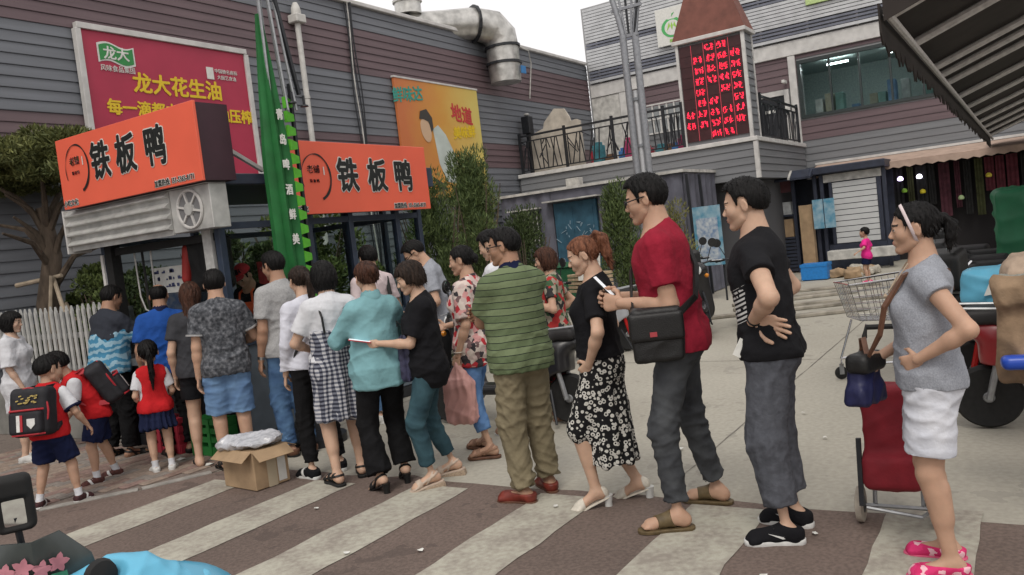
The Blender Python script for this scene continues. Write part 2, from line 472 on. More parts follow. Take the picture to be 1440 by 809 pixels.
def hand_prims(wr, d, nrm, thumb_side, sz, curl, spread=0.12, grip=0.0):
    """palm and five fingers; d along the hand, nrm out of the back of the hand, thumb_side = unit vector towards thumb"""
    d = _n(d); t = _n(np.asarray(thumb_side, float)-d*(np.asarray(thumb_side)@d)); n = np.asarray(nrm, float); n = _n(n-d*(n@d)-t*(n@t))
    s = sz
    P = lambda a, b, c: wr+d*a*s+t*b*s+n*c*s
    pr = [('u', 0, cap(P(.02, .0, 0), P(.42, .06, 0), .155, .17, n, 2.0)), ('u', .08, cap(P(.05, -.03, 0), P(.42, -.12, 0), .14, .155, n, 2.0))]
    ln = [.40, .45, .42, .33]; of = [.17, .06, -.055, -.16]
    for i in range(4):
        base = P(.47-abs(i-1.2)*.025, of[i], 0.0)
        dirv = d+t*(1.2-i)*spread; cur = curl[i] if isinstance(curl, (list, tuple)) else curl
        a0 = 0.0; p = base; r = .062-.005*(i == 3)
        for j, fr in enumerate((.45, .31, .24)):
            a0 += cur*(0.9 if j == 0 else 1.0)
            dv = _n(_n(dirv)*math.cos(a0)-n*math.sin(a0)); q = p+dv*ln[i]*fr*s
            pr.append(('u', .02*s, cap(p, q, (r-.006*j)*s, (r-.006*(j+1))*s))); p = q
    p = P(.10, .12, -.03); c2 = grip
    for fr, (da, db, dc) in ((.24, (.55, .75, -.25-.2*c2)), (.20, (.8, .38-.3*c2, -.35-.5*c2)), (.16, (.95, .12-.3*c2, -.3-.5*c2))):
        q = p+_n(d*da+t*db+n*dc)*fr*s
        pr.append(('u', .03*s, cap(p, q, .075*s if fr > .22 else .062*s, .062*s if fr > .22 else .052*s))); p = q
    # scale radii of palm
    pr[0] = ('u', 0, cap(P(.02, .0, 0), P(.42, .06, 0), .155*s, .17*s, n, 2.1)); pr[1] = ('u', .06*s, cap(P(.05, -.03, 0), P(.42, -.12, 0), .14*s, .155*s, n, 2.1))
    return pr

class Fig: pass
def skeleton(H, sex, ps):
    g = Fig(); g.H = H; g.sex = sex; k = ps.get('kid', 0)
    fat = ps.get('fat', 0.0); g.fat = fat
    shw = ps.get('shw', (.099 if sex == 'm' else .088)+.008*fat)
    legk = 1.0-.07*k
    hz = .527*legk
    for nm, sg in (('L', -1), ('R', 1)):
        lg = ps.get('leg'+nm, dict()); fx, fy = lg.get('foot', (sg*.058, -.01)); az = .043+lg.get('lift', 0.0)+ps.get('heel', 0)
        d_ = math.hypot(fx-ps.get('hx', 0)-sg*.05, fy-ps.get('hy', 0))
        hz = min(hz, az+math.sqrt(max(.01, (.485*legk)**2-d_*d_))+.0)
    hz -= ps.get('drop', 0)
    g.hz = hz
    pel = np.array([ps.get('hx', 0.0), ps.get('hy', 0.0), hz+.02]); g.pel = pel*H
    Rt = rotz(ps.get('twist', 0))@rotx(-ps.get('lean', 0))@roty(ps.get('side', 0)); g.Rt = Rt
    Rm = rotz(ps.get('twist', 0)*.5)@rotx(-ps.get('lean', 0)*.5)@roty(ps.get('side', 0)*.5)
    g.Rp = rotz(ps.get('ptwist', 0))
    tz = 1.0-.03*k
    def up(v): return (pel+Rt@((np.asarray(v, float)-[0, 0, .535])*[1, 1, tz]))*H
    def mid(v): return (pel+Rm@((np.asarray(v, float)-[0, 0, .535])*[1, 1, tz]))*H
    def lo(v): return (pel+g.Rp@(np.asarray(v, float)-[0, 0, .535]))*H
    g.up, g.mid, g.lo = up, mid, lo
    hs = .137*ps.get('hs', 1.0)*(1+.42*k); g.hsz = hs*H
    nz = .845; g.neck = up((0, -.012, nz))
    hy, hp, hr = ps.get('head', (0, 0, 0))   # yaw (left +), pitch (down +), roll
    g.Mh = Rt@rotz(hy)@rotx(-hp)@roty(hr)
    if 'headabs' in ps: a = ps['headabs']; g.Mh = rotz(a[0])@rotx(-a[1])@roty(a[2])
    zoff = .868+.5*hs*.98 if not k else .868+.5*hs*.96
    nb = up((0, -.005, .868)); g.hc = nb+(g.Mh@np.array([0, .012, .5*hs]))*H
    g.sh = {}; g.el = {}; g.wr = {}; g.hd = {}; g.ank = {}; g.kn = {}; g.hip = {}; g.foot = {}
    ul, fl = .168, .148
    if k: ul *= .93; fl *= .93
    for nm, s in (('L', -1), ('R', 1)):
        sh = up((s*shw, -.008, .798+ps.get('shrug', 0))); g.sh[nm] = sh
        a = ps.get('arm'+nm, dict())
        wt = a.get('wrist', (s*(.128+.014*fat), .02, .495)); fr = a.get('frame', 'up')
        wt = up(wt) if fr == 'up' else np.asarray(wt)*H
        pole = a.get('pole', (s*.5, -1, -.1)); pole = Rt@np.asarray(pole, float)
        e, w = ik(sh, wt, ul*H, fl*H, pole); g.el[nm] = e; g.wr[nm] = w
        dd = a.get('dir'); dd = _n(w-e) if dd is None else _n(Rt@np.asarray(dd, float))
        tb = a.get('thumb', (-s*.35, 1, 0)); tb = Rt@np.asarray(tb, float)
        tb = _n(tb-dd*(tb@dd)); nn = np.cross(dd, tb)*(-1 if nm == 'L' else 1)
        g.hd[nm] = (dd, -nn if a.get('flip') else nn, tb, a.get('curl', .35), a.get('grip', .3))
    for nm, s in (('L', -1), ('R', 1)):
        hp_ = lo((s*.05, 0, .515)); g.hip[nm] = hp_
        lg = ps.get('leg'+nm, dict())
        fx, fy = lg.get('foot', (s*.058, -.01)); fz = lg.get('lift', 0.0); yaw = lg.get('yaw', -s*.22)
        az = .043+fz+ps.get('heel', 0)
        an = np.array([fx, fy, az])*H
        kn, an = ik(hp_, an, .245*legk*H, .243*legk*H, np.array([s*.12, 1.0, 0])+np.asarray(lg.get('pole', (0, 0, 0))))
        g.kn[nm] = kn; g.ank[nm] = an; g.foot[nm] = (yaw, fz, lg.get('pitch', 0.0))
    return g

def torso(g, e=0.0, female=None, chest=0.0, el=None):
    H = g.H; f = g.fat; fem = g.sex == 'f'
    up, mid, lo = g.up, g.mid, g.lo; fy = g.Rt@np.array([0, 1.0, 0]); fp = g.Rp@np.array([0, 1.0, 0])
    hw = .060 if fem else .056
    el = e if el is None else el
    pr = [('u', 0, cap(lo((-.043, 0, .535)), lo((.043, 0, .535)), (hw+.004*f)*H+el, (hw+.004*f)*H+el)),
          ('u', .03*H, ell(lo((-.042, -.032, .512)), np.array((.047, .042, .052))*H+el)), ('u', .03*H, ell(lo((.042, -.032, .512)), np.array((.047, .042, .052))*H+el)),
          ('u', .04*H, cap(lo((0, .002, .55)), mid((0, .004, .665)), (.083+.012*f)*H+el, ((.074 if fem else .083)+.014*f)*H+e, fy, 1.42-.12*f)),
          ('u', .04*H, cap(mid((0, .002, .66)), up((0, -.006, .765)), ((.080 if fem else .088)+.010*f)*H+e, ((.088 if fem else .100)+.006*f)*H+e, fy, 1.42-.05*f)),
          ('u', .03*H, cap(up((-.074, -.010, .798)), up((.074, -.010, .798)), .034*H+e*.8, .034*H+e*.8)),
          ('u', .03*H, cap(up((0, -.014, .80)), up((0, -.008, .86)), .054*H+e*.5, .034*H+e*.3))]
    if fem or chest:
        for s in (-1, 1): pr.append(('u', .03*H, ell(up((s*.042, .050, .728)), np.array((.040, .034, .042))*H+e)))
    else:
        for s in (-1, 1): pr.append(('u', .04*H, ell(up((s*.045, .040, .745)), np.array((.048, .028, .045))*H+e)))
    if f > .4: pr.append(('u', .05*H, ell(mid((0, .035, .62)), np.array((.085, .055+.01*f, .075))*H+e)))
    return pr
def leg_prims(g, nm, e=0.0, to=1.0):
    H = g.H; f = g.fat; hp, kn, an = g.hip[nm], g.kn[nm], g.ank[nm]
    fk = 1.06 if g.sex == 'f' else 1.0
    pr = [('u', .03*H, cap(hp, kn, (.051*fk+.004*f)*H+e, .033*H+e)), ('u', .02*H, cap(kn, kn*.0+kn+(an-kn)*.98, .031*H+e, .0195*H+e)),
          ('u', .02*H, cap(kn+(an-kn)*.18+np.array([0, -.010, 0])*H, kn+(an-kn)*.50+np.array([0, -.008, 0])*H, .031*H+e, .024*H+e))]
    return pr
def foot_prims(g, nm, H):
    yaw, fz, pitch = g.foot[nm]; an = g.ank[nm]; Rf = rotz(yaw)@rotx(-pitch)
    T = lambda v: an+(Rf@np.asarray(v, float))*H
    b = -.036
    return [('u', .012*H, cap(T((0, -.018, b+.018)), T((0, .0, b+.03)), .020*H, .020*H)),
            ('u', .02*H, cap(T((0, 0, b+.028)), T((0, .085, b+.012)), .021*H, .014*H)),
            ('u', .015*H, cap(T((-.008, .075, b+.011)), T((.010, .080, b+.010)), .013*H, .012*H)),
            *[('u', .004*H, cap(T((x, .080, b+.009)), T((x*1.15, .104-abs(x)*.5, b+.007)), .0068*H, .006*H)) for x in (-.018, -.008, .001, .010, .019)]], T
def sole_mesh(T, H, w=1.0, z0=-.043, z1=-.036, ln=(-.040, .112), toe=1.0):
    prof = [(-1.0, .0), (-.97, .45), (-.85, .78), (-.5, .82), (0, .78), (.4, 1.0), (.7, 1.0), (.9, .72), (.98, .4), (1.0, 0)]
    yc = (ln[0]+ln[1])/2; yh = (ln[1]-ln[0])/2
    ring = [(x*.0255*w, yc+yy*yh) for yy, x in prof]+[(-x*.0255*w, yc+yy*yh) for yy, x in reversed(prof[1:-1])]
    mb = MB()
    zz = [z0, z0+(z1-z0)*.15, z1-(z1-z0)*.15, z1]; sc = [.95, 1.0, 1.0, .94]
    rings = []
    for z, s in zip(zz, sc): rings.append([tuple(T((x*s, yc+(y-yc)*(1-(1-s)*.4), z))) for x, y in ring])
    mb.loft(rings)
    return mb
def band(fd, T, c, n, w):
    c = T(c); n = T(n)-T((0, 0, 0)); n = _n(n)
    f = lambda P: np.maximum(fd(P), np.abs((P-np.asarray(c, np.float32))@np.asarray(n, np.float32))-w)
    f.box = fd.box
    return f

def make_shoe(g, nm, sp, h, par, H):
    kind = sp['kind']; fp, T = foot_prims(g, nm, H)
    s = -1 if nm == 'L' else 1
    root = None
    def fdil(e):
        f = lambda P: ev(fp, P)-e
        bx = [q.box for _, _, q in fp if hasattr(q, 'box')]
        f.box = (np.min([b[0] for b in bx], 0)-e, np.max([b[1] for b in bx], 0)+e); return f
    if kind in ('sneaker', 'loafer', 'flat'):
        e = .005*H if kind != 'flat' else .003*H
        pr = [('u', 0, fdil(e)), ('u', .015*H, cap(T((0, .03, -.02)), T((0, .088, -.026)), .022*H, .020*H))]
        topz = {'sneaker': .012, 'loafer': -.004, 'flat': -.008}[kind]
        pr.append(('u', .015*H, cap(T((0, -.022, -.02)), T((0, -.024, topz)), .020*H, .021*H)))
        pr.append(('i', 0, half(T((0, 0, -.037)), T((0, 0, -1))-T((0, 0, 0)))))
        pr.append(('i', 0, half(T((0, .0, topz)), T((0, -.30 if kind == 'sneaker' else -.04, 1))-T((0, 0, 0)))))
        if kind != 'sneaker': pr.append(('s', .004*H, ell(T((0, .025, topz+.012)), np.array((.018, .036 if kind == 'loafer' else .040, .020))*H, rotz(g.foot[nm][0]))))
        V, F = nets(pr, h, 1)
        root = npmesh('shoe', V, F, sp['m'], par)
        wz = .030 if kind == 'sneaker' else .010
        sole_mesh(T, H, 1.10, -.043, -.043+.006+wz*.35, (-.048, .119)).build('sole', sp['sole'], root, smooth=True)
        if kind == 'sneaker' and sp.get('lace'):
            mb = MB()
            for q in range(4): mb.tube([T((-.016, .035+.013*q, .004-.0065*q)), T((0, .040+.013*q, .0085-.0065*q)), T((.016, .035+.013*q, .004-.0065*q))], .0022*H, 5)
            mb.build('laces', sp['lace'], root, smooth=True)
        if sp.get('swoosh') is not None:
            for sd in (-1, 1):
                mb = MB()
                pts = [(-.02, -.010), (.0, -.021), (.015, -.022), (.052, -.006), (.016, -.0155), (.003, -.0155)]
                mb.prism([(a, b) for a, b in pts], .0, .0015, lambda a, b, d, sd=sd: tuple(T((sd*(.0262+d+(.001 if a > .0 else -.002)), a, b+.002))))
                mb.build('side_mark', sp['swoosh'], root)
        if sp.get('trim') is not None:
            trimf = lambda P, f=pr: ev(f, P)-.002
            trimf.box = fdil(.02*H).box
            pr2 = [('u', 0, band(trimf, T, (0, .05, -.01), (0, 1, -.5), .010*H))]
            V, F = nets(pr2, h, 0); npmesh('trim', V, F, sp['trim'], root)
    elif kind in ('sandal', 'slide', 'wedge', 'flipflop'):
        th = {'sandal': .012, 'slide': .014, 'wedge': .030, 'flipflop': .008}[kind]
        root = sole_mesh(T, H, 1.12, -.043 if kind == 'wedge' else -g.ank[nm][2]/H+.003, -.036, (-.045, .118)).build('shoe', sp['m'], par, smooth=True)
        if kind == 'wedge':
            mb = MB(); w = .024
            mb.prism([(-.043, -.043-.028), (.06, -.043-.014), (.115, -.043-.006), (.115, -.043), (-.043, -.043)], -w, w, lambda a, b, d: tuple(T((d, a, b))))
            mb.build('wedge_sole', sp['sole'], root, bevel=.004)
        f = fdil(.0035*H)
        bands = {'sandal': [((0, .012, -.01), (0, 1, .9), .006), ((0, .062, 0), (0, 1, -.2), .009), ((0, .082, 0), (.5, 1, 0), .005), ((0, -.012, -.002), (0, .25, 1), .005)],
                 'slide': [((0, .030, 0), (.25, 1, -.3), .012), ((0, .056, 0), (-.4, 1, 0), .008), ((0, .045, 0), (0, 1, -.3), .006)],
                 'wedge': [((0, .070, 0), (0, 1, -.1), .012), ((0, -.004, .002), (0, .35, 1), .005), ((0, .02, -.01), (0, 1, .8), .004)],
                 'flipflop': [((0, .060, 0), (.6, 1, -.4), .004), ((0, .060, 0), (-.6, 1, -.4), .004)]}[kind]
        V, F = nets([('u', 0, band(f, T, c, n, w*H)) for c, n, w in bands], h*.7, 0)
        npmesh('strap', V, F, sp['m'] if kind != 'sandal' else sp.get('strap', sp['m']), root)
    elif kind == 'heel':
        root = sole_mesh(T, H, 1.0, -.042, -.037, (-.040, .118)).build('shoe', sp['m'], par, smooth=True)
        f = fdil(.003*H)
        toe = [('u', 0, f), ('u', .01*H, cap(T((0, .08, -.026)), T((0, .125, -.030)), .018*H, .008*H)), ('i', 0, half(T((0, .058, 0)), T((0, -1, -.15))-T((0, 0, 0))))]
        if sp.get('closed', True):
            V, F = nets(toe, h*.8, 1); npmesh('toe_cap', V, F, sp['m'], root)
        V, F = nets([('u', 0, band(f, T, (0, -.004, .022), (0, .15, 1), .004*H)), ('u', 0, band(f, T, (0, -.03, -.02), (0, 1, 0), .010*H))] if sp.get('closed', True) else
                    [('u', 0, band(f, T, (0, .07, 0), (0, 1, 0), .010*H)), ('u', 0, band(f, T, (0, .0, -.004), (0, .4, 1), .006*H))], h*.7, 0)
        npmesh('strap', V, F, sp['m'], root)
        hb = T((0, -.028, -.040)); mb = MB()
        mb.loft([[(hb[0]+math.cos(t)*r*H, hb[1]+math.sin(t)*r*H, z) for t in [2*PI*i/10 for i in range(10)]] for r, z in ((.015, .004), (.0145, hb[2]*.45), (.020, hb[2]+.012))])
        mb.build('heel_block', sp['sole'], root, smooth=True)
    return root

def person(label, pos, yaw, H, sex, skin, hair, top, bottom, shoes, ps, rng_=380.0, group=None, extras=(), voxel=1.0):
    """one figure: continuous body with head and hands, clothes, hair and shoes as its parts"""
    rng = np.random.default_rng(abs(hash(label[:6])) % 1 + len(label)*7+int(pos[0]*100)+int(pos[1]*37))
    fem = sex == 'f'
    e = empty('person', (pos[0], pos[1], pos[2] if len(pos) > 2 else 0.0), R(yaw)-PI/2, label, 'person', group)
    if 'feet' in ps:      # where the two feet stand on the ground
        fw = np.array([math.cos(R(yaw)), math.sin(R(yaw))]); rt = np.array([fw[1], -fw[0]])
        for nm, q in zip('LR', ps['feet']):
            dl = np.array(q)-np.array(pos[:2]); lg = dict(ps.get('leg'+nm, {})); lg['foot'] = (float(dl@rt)/H, float(dl@fw)/H-.03); ps['leg'+nm] = lg
        a, b = ps['legL']['foot'], ps['legR']['foot']
        ps.setdefault('hx', (a[0]+b[0])/2); ps.setdefault('hy', (a[1]+b[1])/2+.012)
    g = skeleton(H, sex, ps)
    hb = .0095*voxel
    # ---- body
    body = torso(g, -.007*H)
    lsk = -.007*H if bottom['kind'] == 'trousers' else 0.0
    for nm in 'LR':
        body += leg_prims(g, nm, lsk)
        if bottom.get('cover_feet') is None:
            body += foot_prims(g, nm, H)[0]
        sh, el, wr = g.sh[nm], g.el[nm], g.wr[nm]
        ak = (.88 if fem else 1.0)+.12*g.fat
        body += [('u', .02*H, cap(sh, el, .031*H*ak, .0235*H*ak)), ('u', .012*H, cap(el, el+(wr-el)*.35, .0235*H*ak, .0235*H*ak)), ('u', .012*H, cap(el+(wr-el)*.3, wr+(wr-el)*.06, .0235*H*ak, .0155*H*ak))]
    hc = g.hc; Mh = g.Mh; hs = g.hsz
    nk = (.031 if fem else .0355)*H*(1+.06*g.fat)
    body += [('u', .015*H, cap(g.up((0, -.012, .835)), hc+Mh@np.array([0, -.10, -.22])*hs, nk*1.08, nk*.98))]
    parts = [nets(body, hb, 1)]
    V0 = len(parts[0][1])
    hh = .0048*max(.9, voxel)
    HV, HF, loc = build_head(hc, Mh, hs, hh, fem)
    parts.append((HV, HF))
    for nm in 'LR':
        dd, nn, tb, curl, grip = g.hd[nm]
        parts.append(nets(hand_prims(g.wr[nm]+dd*.004*H, dd, nn, tb, .106*H*(1.0 if not fem else .95), curl, grip=grip), .0040*max(.95, voxel), 1))
    V, F = join(parts)
    mi = np.zeros(len(F), int)
    c = loc[HF].mean(1); x, y, z = np.abs(c[:, 0]), c[:, 1], c[:, 2]; m2 = np.zeros(len(HF), int)
    m2[(x < .075) & (y > .34) & (z > -.302) & (z < -.218)] = 1
    m2[(x > .055) & (x < .215) & (y > .22) & (z > .088+.10*np.maximum(0, .08-x)) & (z < .116)] = 2
    eye = (x > .080) & (x < .190) & (y > .32)
    m2[eye & (np.abs(z-.004) < .017)] = 3
    m2[eye & (np.abs(z-.004) < .017) & (np.abs(x-.137) < .042)] = 4
    m2[eye & (z > .021) & (z < .032)] = 2
    mi[V0:V0+len(HF)] = m2
    npmesh('body', V, F, [skin, LIP, BROW, EYEW, EYEB], e, mi)
    # ---- hair
    st, hm = hair[0], hair[1]; ho = hair[2] if len(hair) > 2 else {}
    hp = hair_shape(st, ho)
    V, F = nets(hp, .0062*max(.9, voxel)/hs, 1)
    nrm = vnorm(V, F); th = np.arctan2(V[:, 0], V[:, 1]+.06)
    d = .010*np.sin(46*th+3*np.sin(6*V[:, 2]+rng.uniform(0, 6)))+.012*np.sin(19*th+2*np.sin(9*V[:, 2])+rng.uniform(0, 6))+.010*folds(V, rng, 24.0)
    amp = 1.0 if st not in ('short', 'fade', 'bald') else .55
    V = V+nrm*(d*amp)[:, None]
    # loose strands that break the outline
    ns = int(520/voxel); pick = rng.integers(0, len(V), ns); P0 = V[pick]; n0 = nrm[pick]
    if st in ('short', 'fade', 'bald'): dirv = n0*.5+np.array([0, .25, .25])*np.sign(P0[:, 2:3]-.15)+rng.normal(size=(ns, 3))*.25; Ls = .030
    else: dirv = n0*.28+np.array([0, -.1, -1.0])+rng.normal(size=(ns, 3))*.22; Ls = .13
    dirv /= np.linalg.norm(dirv, axis=1)[:, None]
    L = Ls*rng.uniform(.5, 1.2, ns)[:, None]
    side = np.cross(dirv, n0+rng.normal(size=(ns, 3))*.3); side /= np.maximum(1e-6, np.linalg.norm(side, axis=1))[:, None]
    A = P0-side*.012-n0*.01; B = P0+side*.012-n0*.01; Cc = P0+dirv*L+n0*.006
    b0 = len(V); V = np.concatenate([V, A, B, Cc]); tr = np.stack([b0+np.arange(ns), b0+ns+np.arange(ns), b0+2*ns+np.arange(ns)], 1)
    npmesh('hair', hc+(V*hs)@Mh.T, F, hm, e, tris=tr)
    # ---- bottom
    bk = bottom['kind']; bo = None; fp = g.Rp@np.array([0, 1.0, 0])
    if bk in ('trousers', 'shorts'):
        er = bottom.get('ease', .010)*H
        wz = bottom.get('waist', .605)
        pr = [p for p in torso(g, er*.8)[:4]]
        hr, kr, cr = bottom.get('rad', (.058, .043, .036)); lf = bottom.get('len', .95)
        legs = []
        for nm in 'LR':
            hp_, kn, an = g.hip[nm], g.kn[nm], g.ank[nm]
            sdir = _n(an-kn); hdir = _n(kn-hp_)
            if lf <= .5:
                end = hp_+(kn-hp_)*(lf*2); rr = hr*H+(kr-hr)*H*(lf*2)
                f = bound(cap(hp_, end+hdir*.05*H, hr*H, cr*H), half(end, hdir)); legs.append(('u', .022*H, f))
            else:
                fr = (lf-.5)*2; end = kn+(an-kn)*fr
                legs.append(('u', .022*H, cap(hp_, kn, hr*H, kr*H)))
                f = bound(cap(kn, end+sdir*.05*H, kr*H, cr*H), half(end, sdir)); legs.append(('u', .03*H, f))
        pr += legs
        pr.append(('i', 0, half(g.lo((0, 0, wz)), (0, 0, 1))))
        V, F = nets(pr, hb, 1); nrm = vnorm(V, F)
        am = bottom.get('fold', .010); zz = V[:, 2]/H
        kw = .45+.9*np.exp(-((zz-.27)/.06)**2)+.9*np.exp(-((zz-.09)/.06)**2)+.5*np.exp(-((zz-.46)/.05)**2)
        V = V+nrm*(am*kw*folds(V, rng, bottom.get('ff', 42.0), 1.8, .7, 6))[:, None]
        bo = npmesh('trousers' if bk == 'trousers' else 'shorts', V, F, bottom['m'], e)
        if bottom.get('belt') is not None:
            bprr = [('u', 0, lambda P: np.maximum(ev(torso(g, er*.8+.006), P), np.abs(P[:, 2]-(wz-.012)*H-0)-.014))]
            bprr[0][2].box = (np.array([-.3, -.3, (wz-.05)*H]), np.array([.3, .3, (wz+.05)*H]))
            Vb, Fb = nets(bprr, hb*.8, 0); npmesh('belt', Vb, Fb, bottom['belt'], bo)
        if bottom.get('pocket') is not None:
            pass
    elif bk in ('skirt',):
        hz = bottom['hem']; wz = bottom.get('waist', .62); r0, r1 = bottom['rad']; fk = bottom.get('flat', 1.3)
        fc = (g.ank['L']+g.ank['R'])/2; hc_ = g.lo((0, 0, .5))
        t = (.5-hz)/.46; cx = hc_[:2]*(1-t)+fc[:2]*t
        hemc = np.array([cx[0], cx[1]+bottom.get('dy', 0)*H, hz*H])
        pr = [('u', 0, cap(g.lo((0, .0, wz)), hemc+np.array([0, 0, -.08*H]), r0*H, r1*H, fp, fk))]+[('u', .03*H, q[2]) for q in torso(g, .010*H)[:3]]
        for nm in 'LR':
            pr.append(('u', .04*H, cap(g.hip[nm], g.kn[nm], .062*H, .05*H)))
        pr += [('i', 0, half((0, 0, hz*H), (0, 0, -1))), ('i', 0, half(g.lo((0, 0, wz)), (0, 0, 1)))]
        V, F = nets(pr, hb, 1); nrm = vnorm(V, F)
        th = np.arctan2(V[:, 0]-hemc[0], V[:, 1]-hemc[1]); dep = np.clip((wz*H-V[:, 2])/((wz-hz)*H), 0, 1)
        nf = bottom.get('nf', 9)
        V = V+nrm*(bottom.get('fold', .014)*dep*(np.sin(nf*th+1.5*np.sin(2.3*th+1)+4*V[:, 2])+.5*np.sin(nf*1.7*th+2)))[:, None]
        V = V+nrm*(.006*folds(V, rng, 30.0, 1.2, 1.0))[:, None]
        bo = npmesh('skirt', V, F, bottom['m'], e)
    # ---- top
    to = None
    if top is not None:
        et = top.get('ease', .009)*H; hz = top.get('hem', .485)
        pr = torso(g, et, el=et+(.010*H if hz < .53 else .006*H))
        ax = g.up((0, 0, .72))-g.lo((0, 0, .535)); 
        fl = top.get('flare', .0)
        if hz < .56 or fl:
            pr.append(('u', .05*H, cap(g.mid((0, .0, .66)), g.lo((0, top.get('hy', 0), hz-.03)), (.086+.012*g.fat)*H+et, (top.get('hemr', .098)+fl+.010*g.fat)*H, fp, top.get('hflat', 1.35))))
        if hz < .40:
            for nm in 'LR': pr.append(('u', .04*H, cap(g.hip[nm], g.kn[nm], .064*H, .052*H)))
        sl = top.get('sleeve', .6); sw = top.get('sw', .037)*H; se = top.get('se', sw/H)*H
        for nm in 'LR':
            sh, el, wr = g.sh[nm], g.el[nm], g.wr[nm]
            if sl <= 0: continue
            if sl <= 1:
                en = sh+(el-sh)*sl; dv = _n(el-sh); pr.append(('u', .026*H, bound(cap(sh-dv*.004, en+dv*.05, sw, se), half(en, dv))))
            else:
                en = el+(wr-el)*(sl-1); dv = _n(wr-el)
                pr.append(('u', .026*H, cap(sh, el, sw, sw*.86))); pr.append(('u', .012*H, bound(cap(el, en+dv*.03, sw*.86, se), half(en, dv))))
        ncut = top.get('neck', .868); nr = top.get('nr', .036)
        nb = g.up((0, -.012, .80)); nt = g.up((0, -.002, .92)); pr.append(('i', 0, half(g.up((0, -.012, ncut-.012)), g.Rt@np.array([0, top.get('nv', .55), 1.0]))))
        pr.append(('s', .004*H, cap(g.up((0, .012, .835)), nt, nr*H, nr*1.15*H)))
        if top.get('arml'):  # sleeveless: armholes
            pass
        pr.append(('i', 0, half(g.lo((0, 0, hz)), (0, top.get('hemtilt', 0), -1))))
        V, F = nets(pr, hb, 1); nrm = vnorm(V, F)
        am = top.get('fold', .010); zz = V[:, 2]/H
        kw = .55+.8*np.exp(-((zz-.60)/.05)**2)+.4*np.exp(-((zz-hz)/.04)**2)
        V = V+nrm*(am*kw*folds(V, rng, top.get('ff', 30.0), 1.3, 1.0, 6))[:, None]
        if hz < .42:
            th = np.arctan2(V[:, 0]-g.pel[0], V[:, 1]-g.pel[1]); dep = np.clip((.56*H-V[:, 2])/((.56-hz)*H), 0, 1)
            V = V+nrm*(.012*dep*np.sin(8*th+1.3*np.sin(3*th)))[:, None]
        to = npmesh(top.get('name', 'shirt'), V, F, top['m'], e)
        if top.get('collar') is not None:
            f = lambda P: ev([('u', 0, cap(g.up((0, -.016, .838)), g.up((0, -.004, .872)), .047*H, .043*H)), ('s', 0, cap(g.up((0, -.016, .80)), g.up((0, -.002, .92)), .0385*H, .0385*H)), ('i', 0, half(g.up((0, 0, .866)), g.Rt@np.array([0, .5, 1.0]))), ('i', 0, half(g.up((0, 0, .832)), g.Rt@np.array([0, .35, -1.0])))], P)
            f.box = (g.up((0, 0, .85))-.13, g.up((0, 0, .85))+.13)
            Vc, Fc = nets([('u', 0, f)], .006*voxel, 1); npmesh('collar', Vc, Fc, top['collar'], to)
        if top.get('trim') is not None:   # contrasting cuffs
            for nm in 'LR':
                mb = MB(); sh, el, wr = g.sh[nm], g.el[nm], g.wr[nm]
                en, dv = (sh+(el-sh)*sl, _n(el-sh)) if sl <= 1 else (el+(wr-el)*(sl-1), _n(wr-el))
                mb.tube([en-dv*.012, en+dv*.002], se+.003, 16)
                mb.build('cuff', top['trim'], to, smooth=True)
    g.root = e; g.pos = np.array([pos[0], pos[1], pos[2] if len(pos) > 2 else 0.0]); g.Rw = rotz(R(yaw)-PI/2); g.w = lambda v: g.pos+g.Rw@np.asarray(v, float)
    if ps.get('vest') is not None:
        vs = ps['vest']; pr = torso(g, .030*H)[:]; pr.append(('i', 0, half(g.lo((0, 0, vs.get('hem', .50))), (0, 0, -1))))
        for nm in 'LR': pr.append(('s', .01*H, cap(g.sh[nm]+(g.sh[nm]-g.up((0, -.01, .81)))*.10, g.el[nm], .046*H, .05*H)))
        pr.append(('s', .004*H, cap(g.up((0, .012, .80)), g.up((0, 0, .92)), .05*H, .052*H)))
        V, F = nets(pr, hb, 1); V = V+vnorm(V, F)*(.008*folds(V, rng, 30.0))[:, None]
        npmesh('vest', V, F, vs['m'], e)
    # ---- shoes
    if shoes is not None:
        for nm in 'LR':
            sp = dict(shoes)
            make_shoe(g, nm, sp, .0062*max(.9, voxel), e, H)
            if sp.get('sock') is not None:
                an, kn = g.ank[nm], g.kn[nm]; mb = MB(); u = _n(kn-an)
                mb.tube([an-u*.01, an+u*.03*H, an+u*sp.get('sh', .055)*H], [.026*H, .0245*H, .0262*H], 14)
                mb.build('sock', sp['sock'], e, smooth=True)
    return g

def glasses(g, m):
    """thin-rimmed spectacles on the face, a part of the figure"""
    hs = g.hsz; T = lambda v: tuple(g.hc+(g.Mh@np.asarray(v, float))*hs)
    mb = MB()
    for s in (-1, 1):
        ring = [T((s*.14+.105*math.cos(t), .425-.05*abs(math.cos(t)*.105+s*0)-.02*(s*math.cos(t) > 0), .0+.075*math.sin(t))) for t in [2*PI*i/14 for i in range(14)]]
        mb.tube(ring, .011*hs, 5, closed=True)
        mb.tube([T((s*.243, .40, .02)), T((s*.345, .22, .035)), T((s*.365, -.05, .05)), T((s*.36, -.12, -.01))], .014*hs, 5)
    mb.tube([T((-.04, .44, .012)), T((0, .452, .025)), T((.04, .44, .012))], .010*hs, 5)
    return mb.build('glasses', m, g.root, smooth=True)
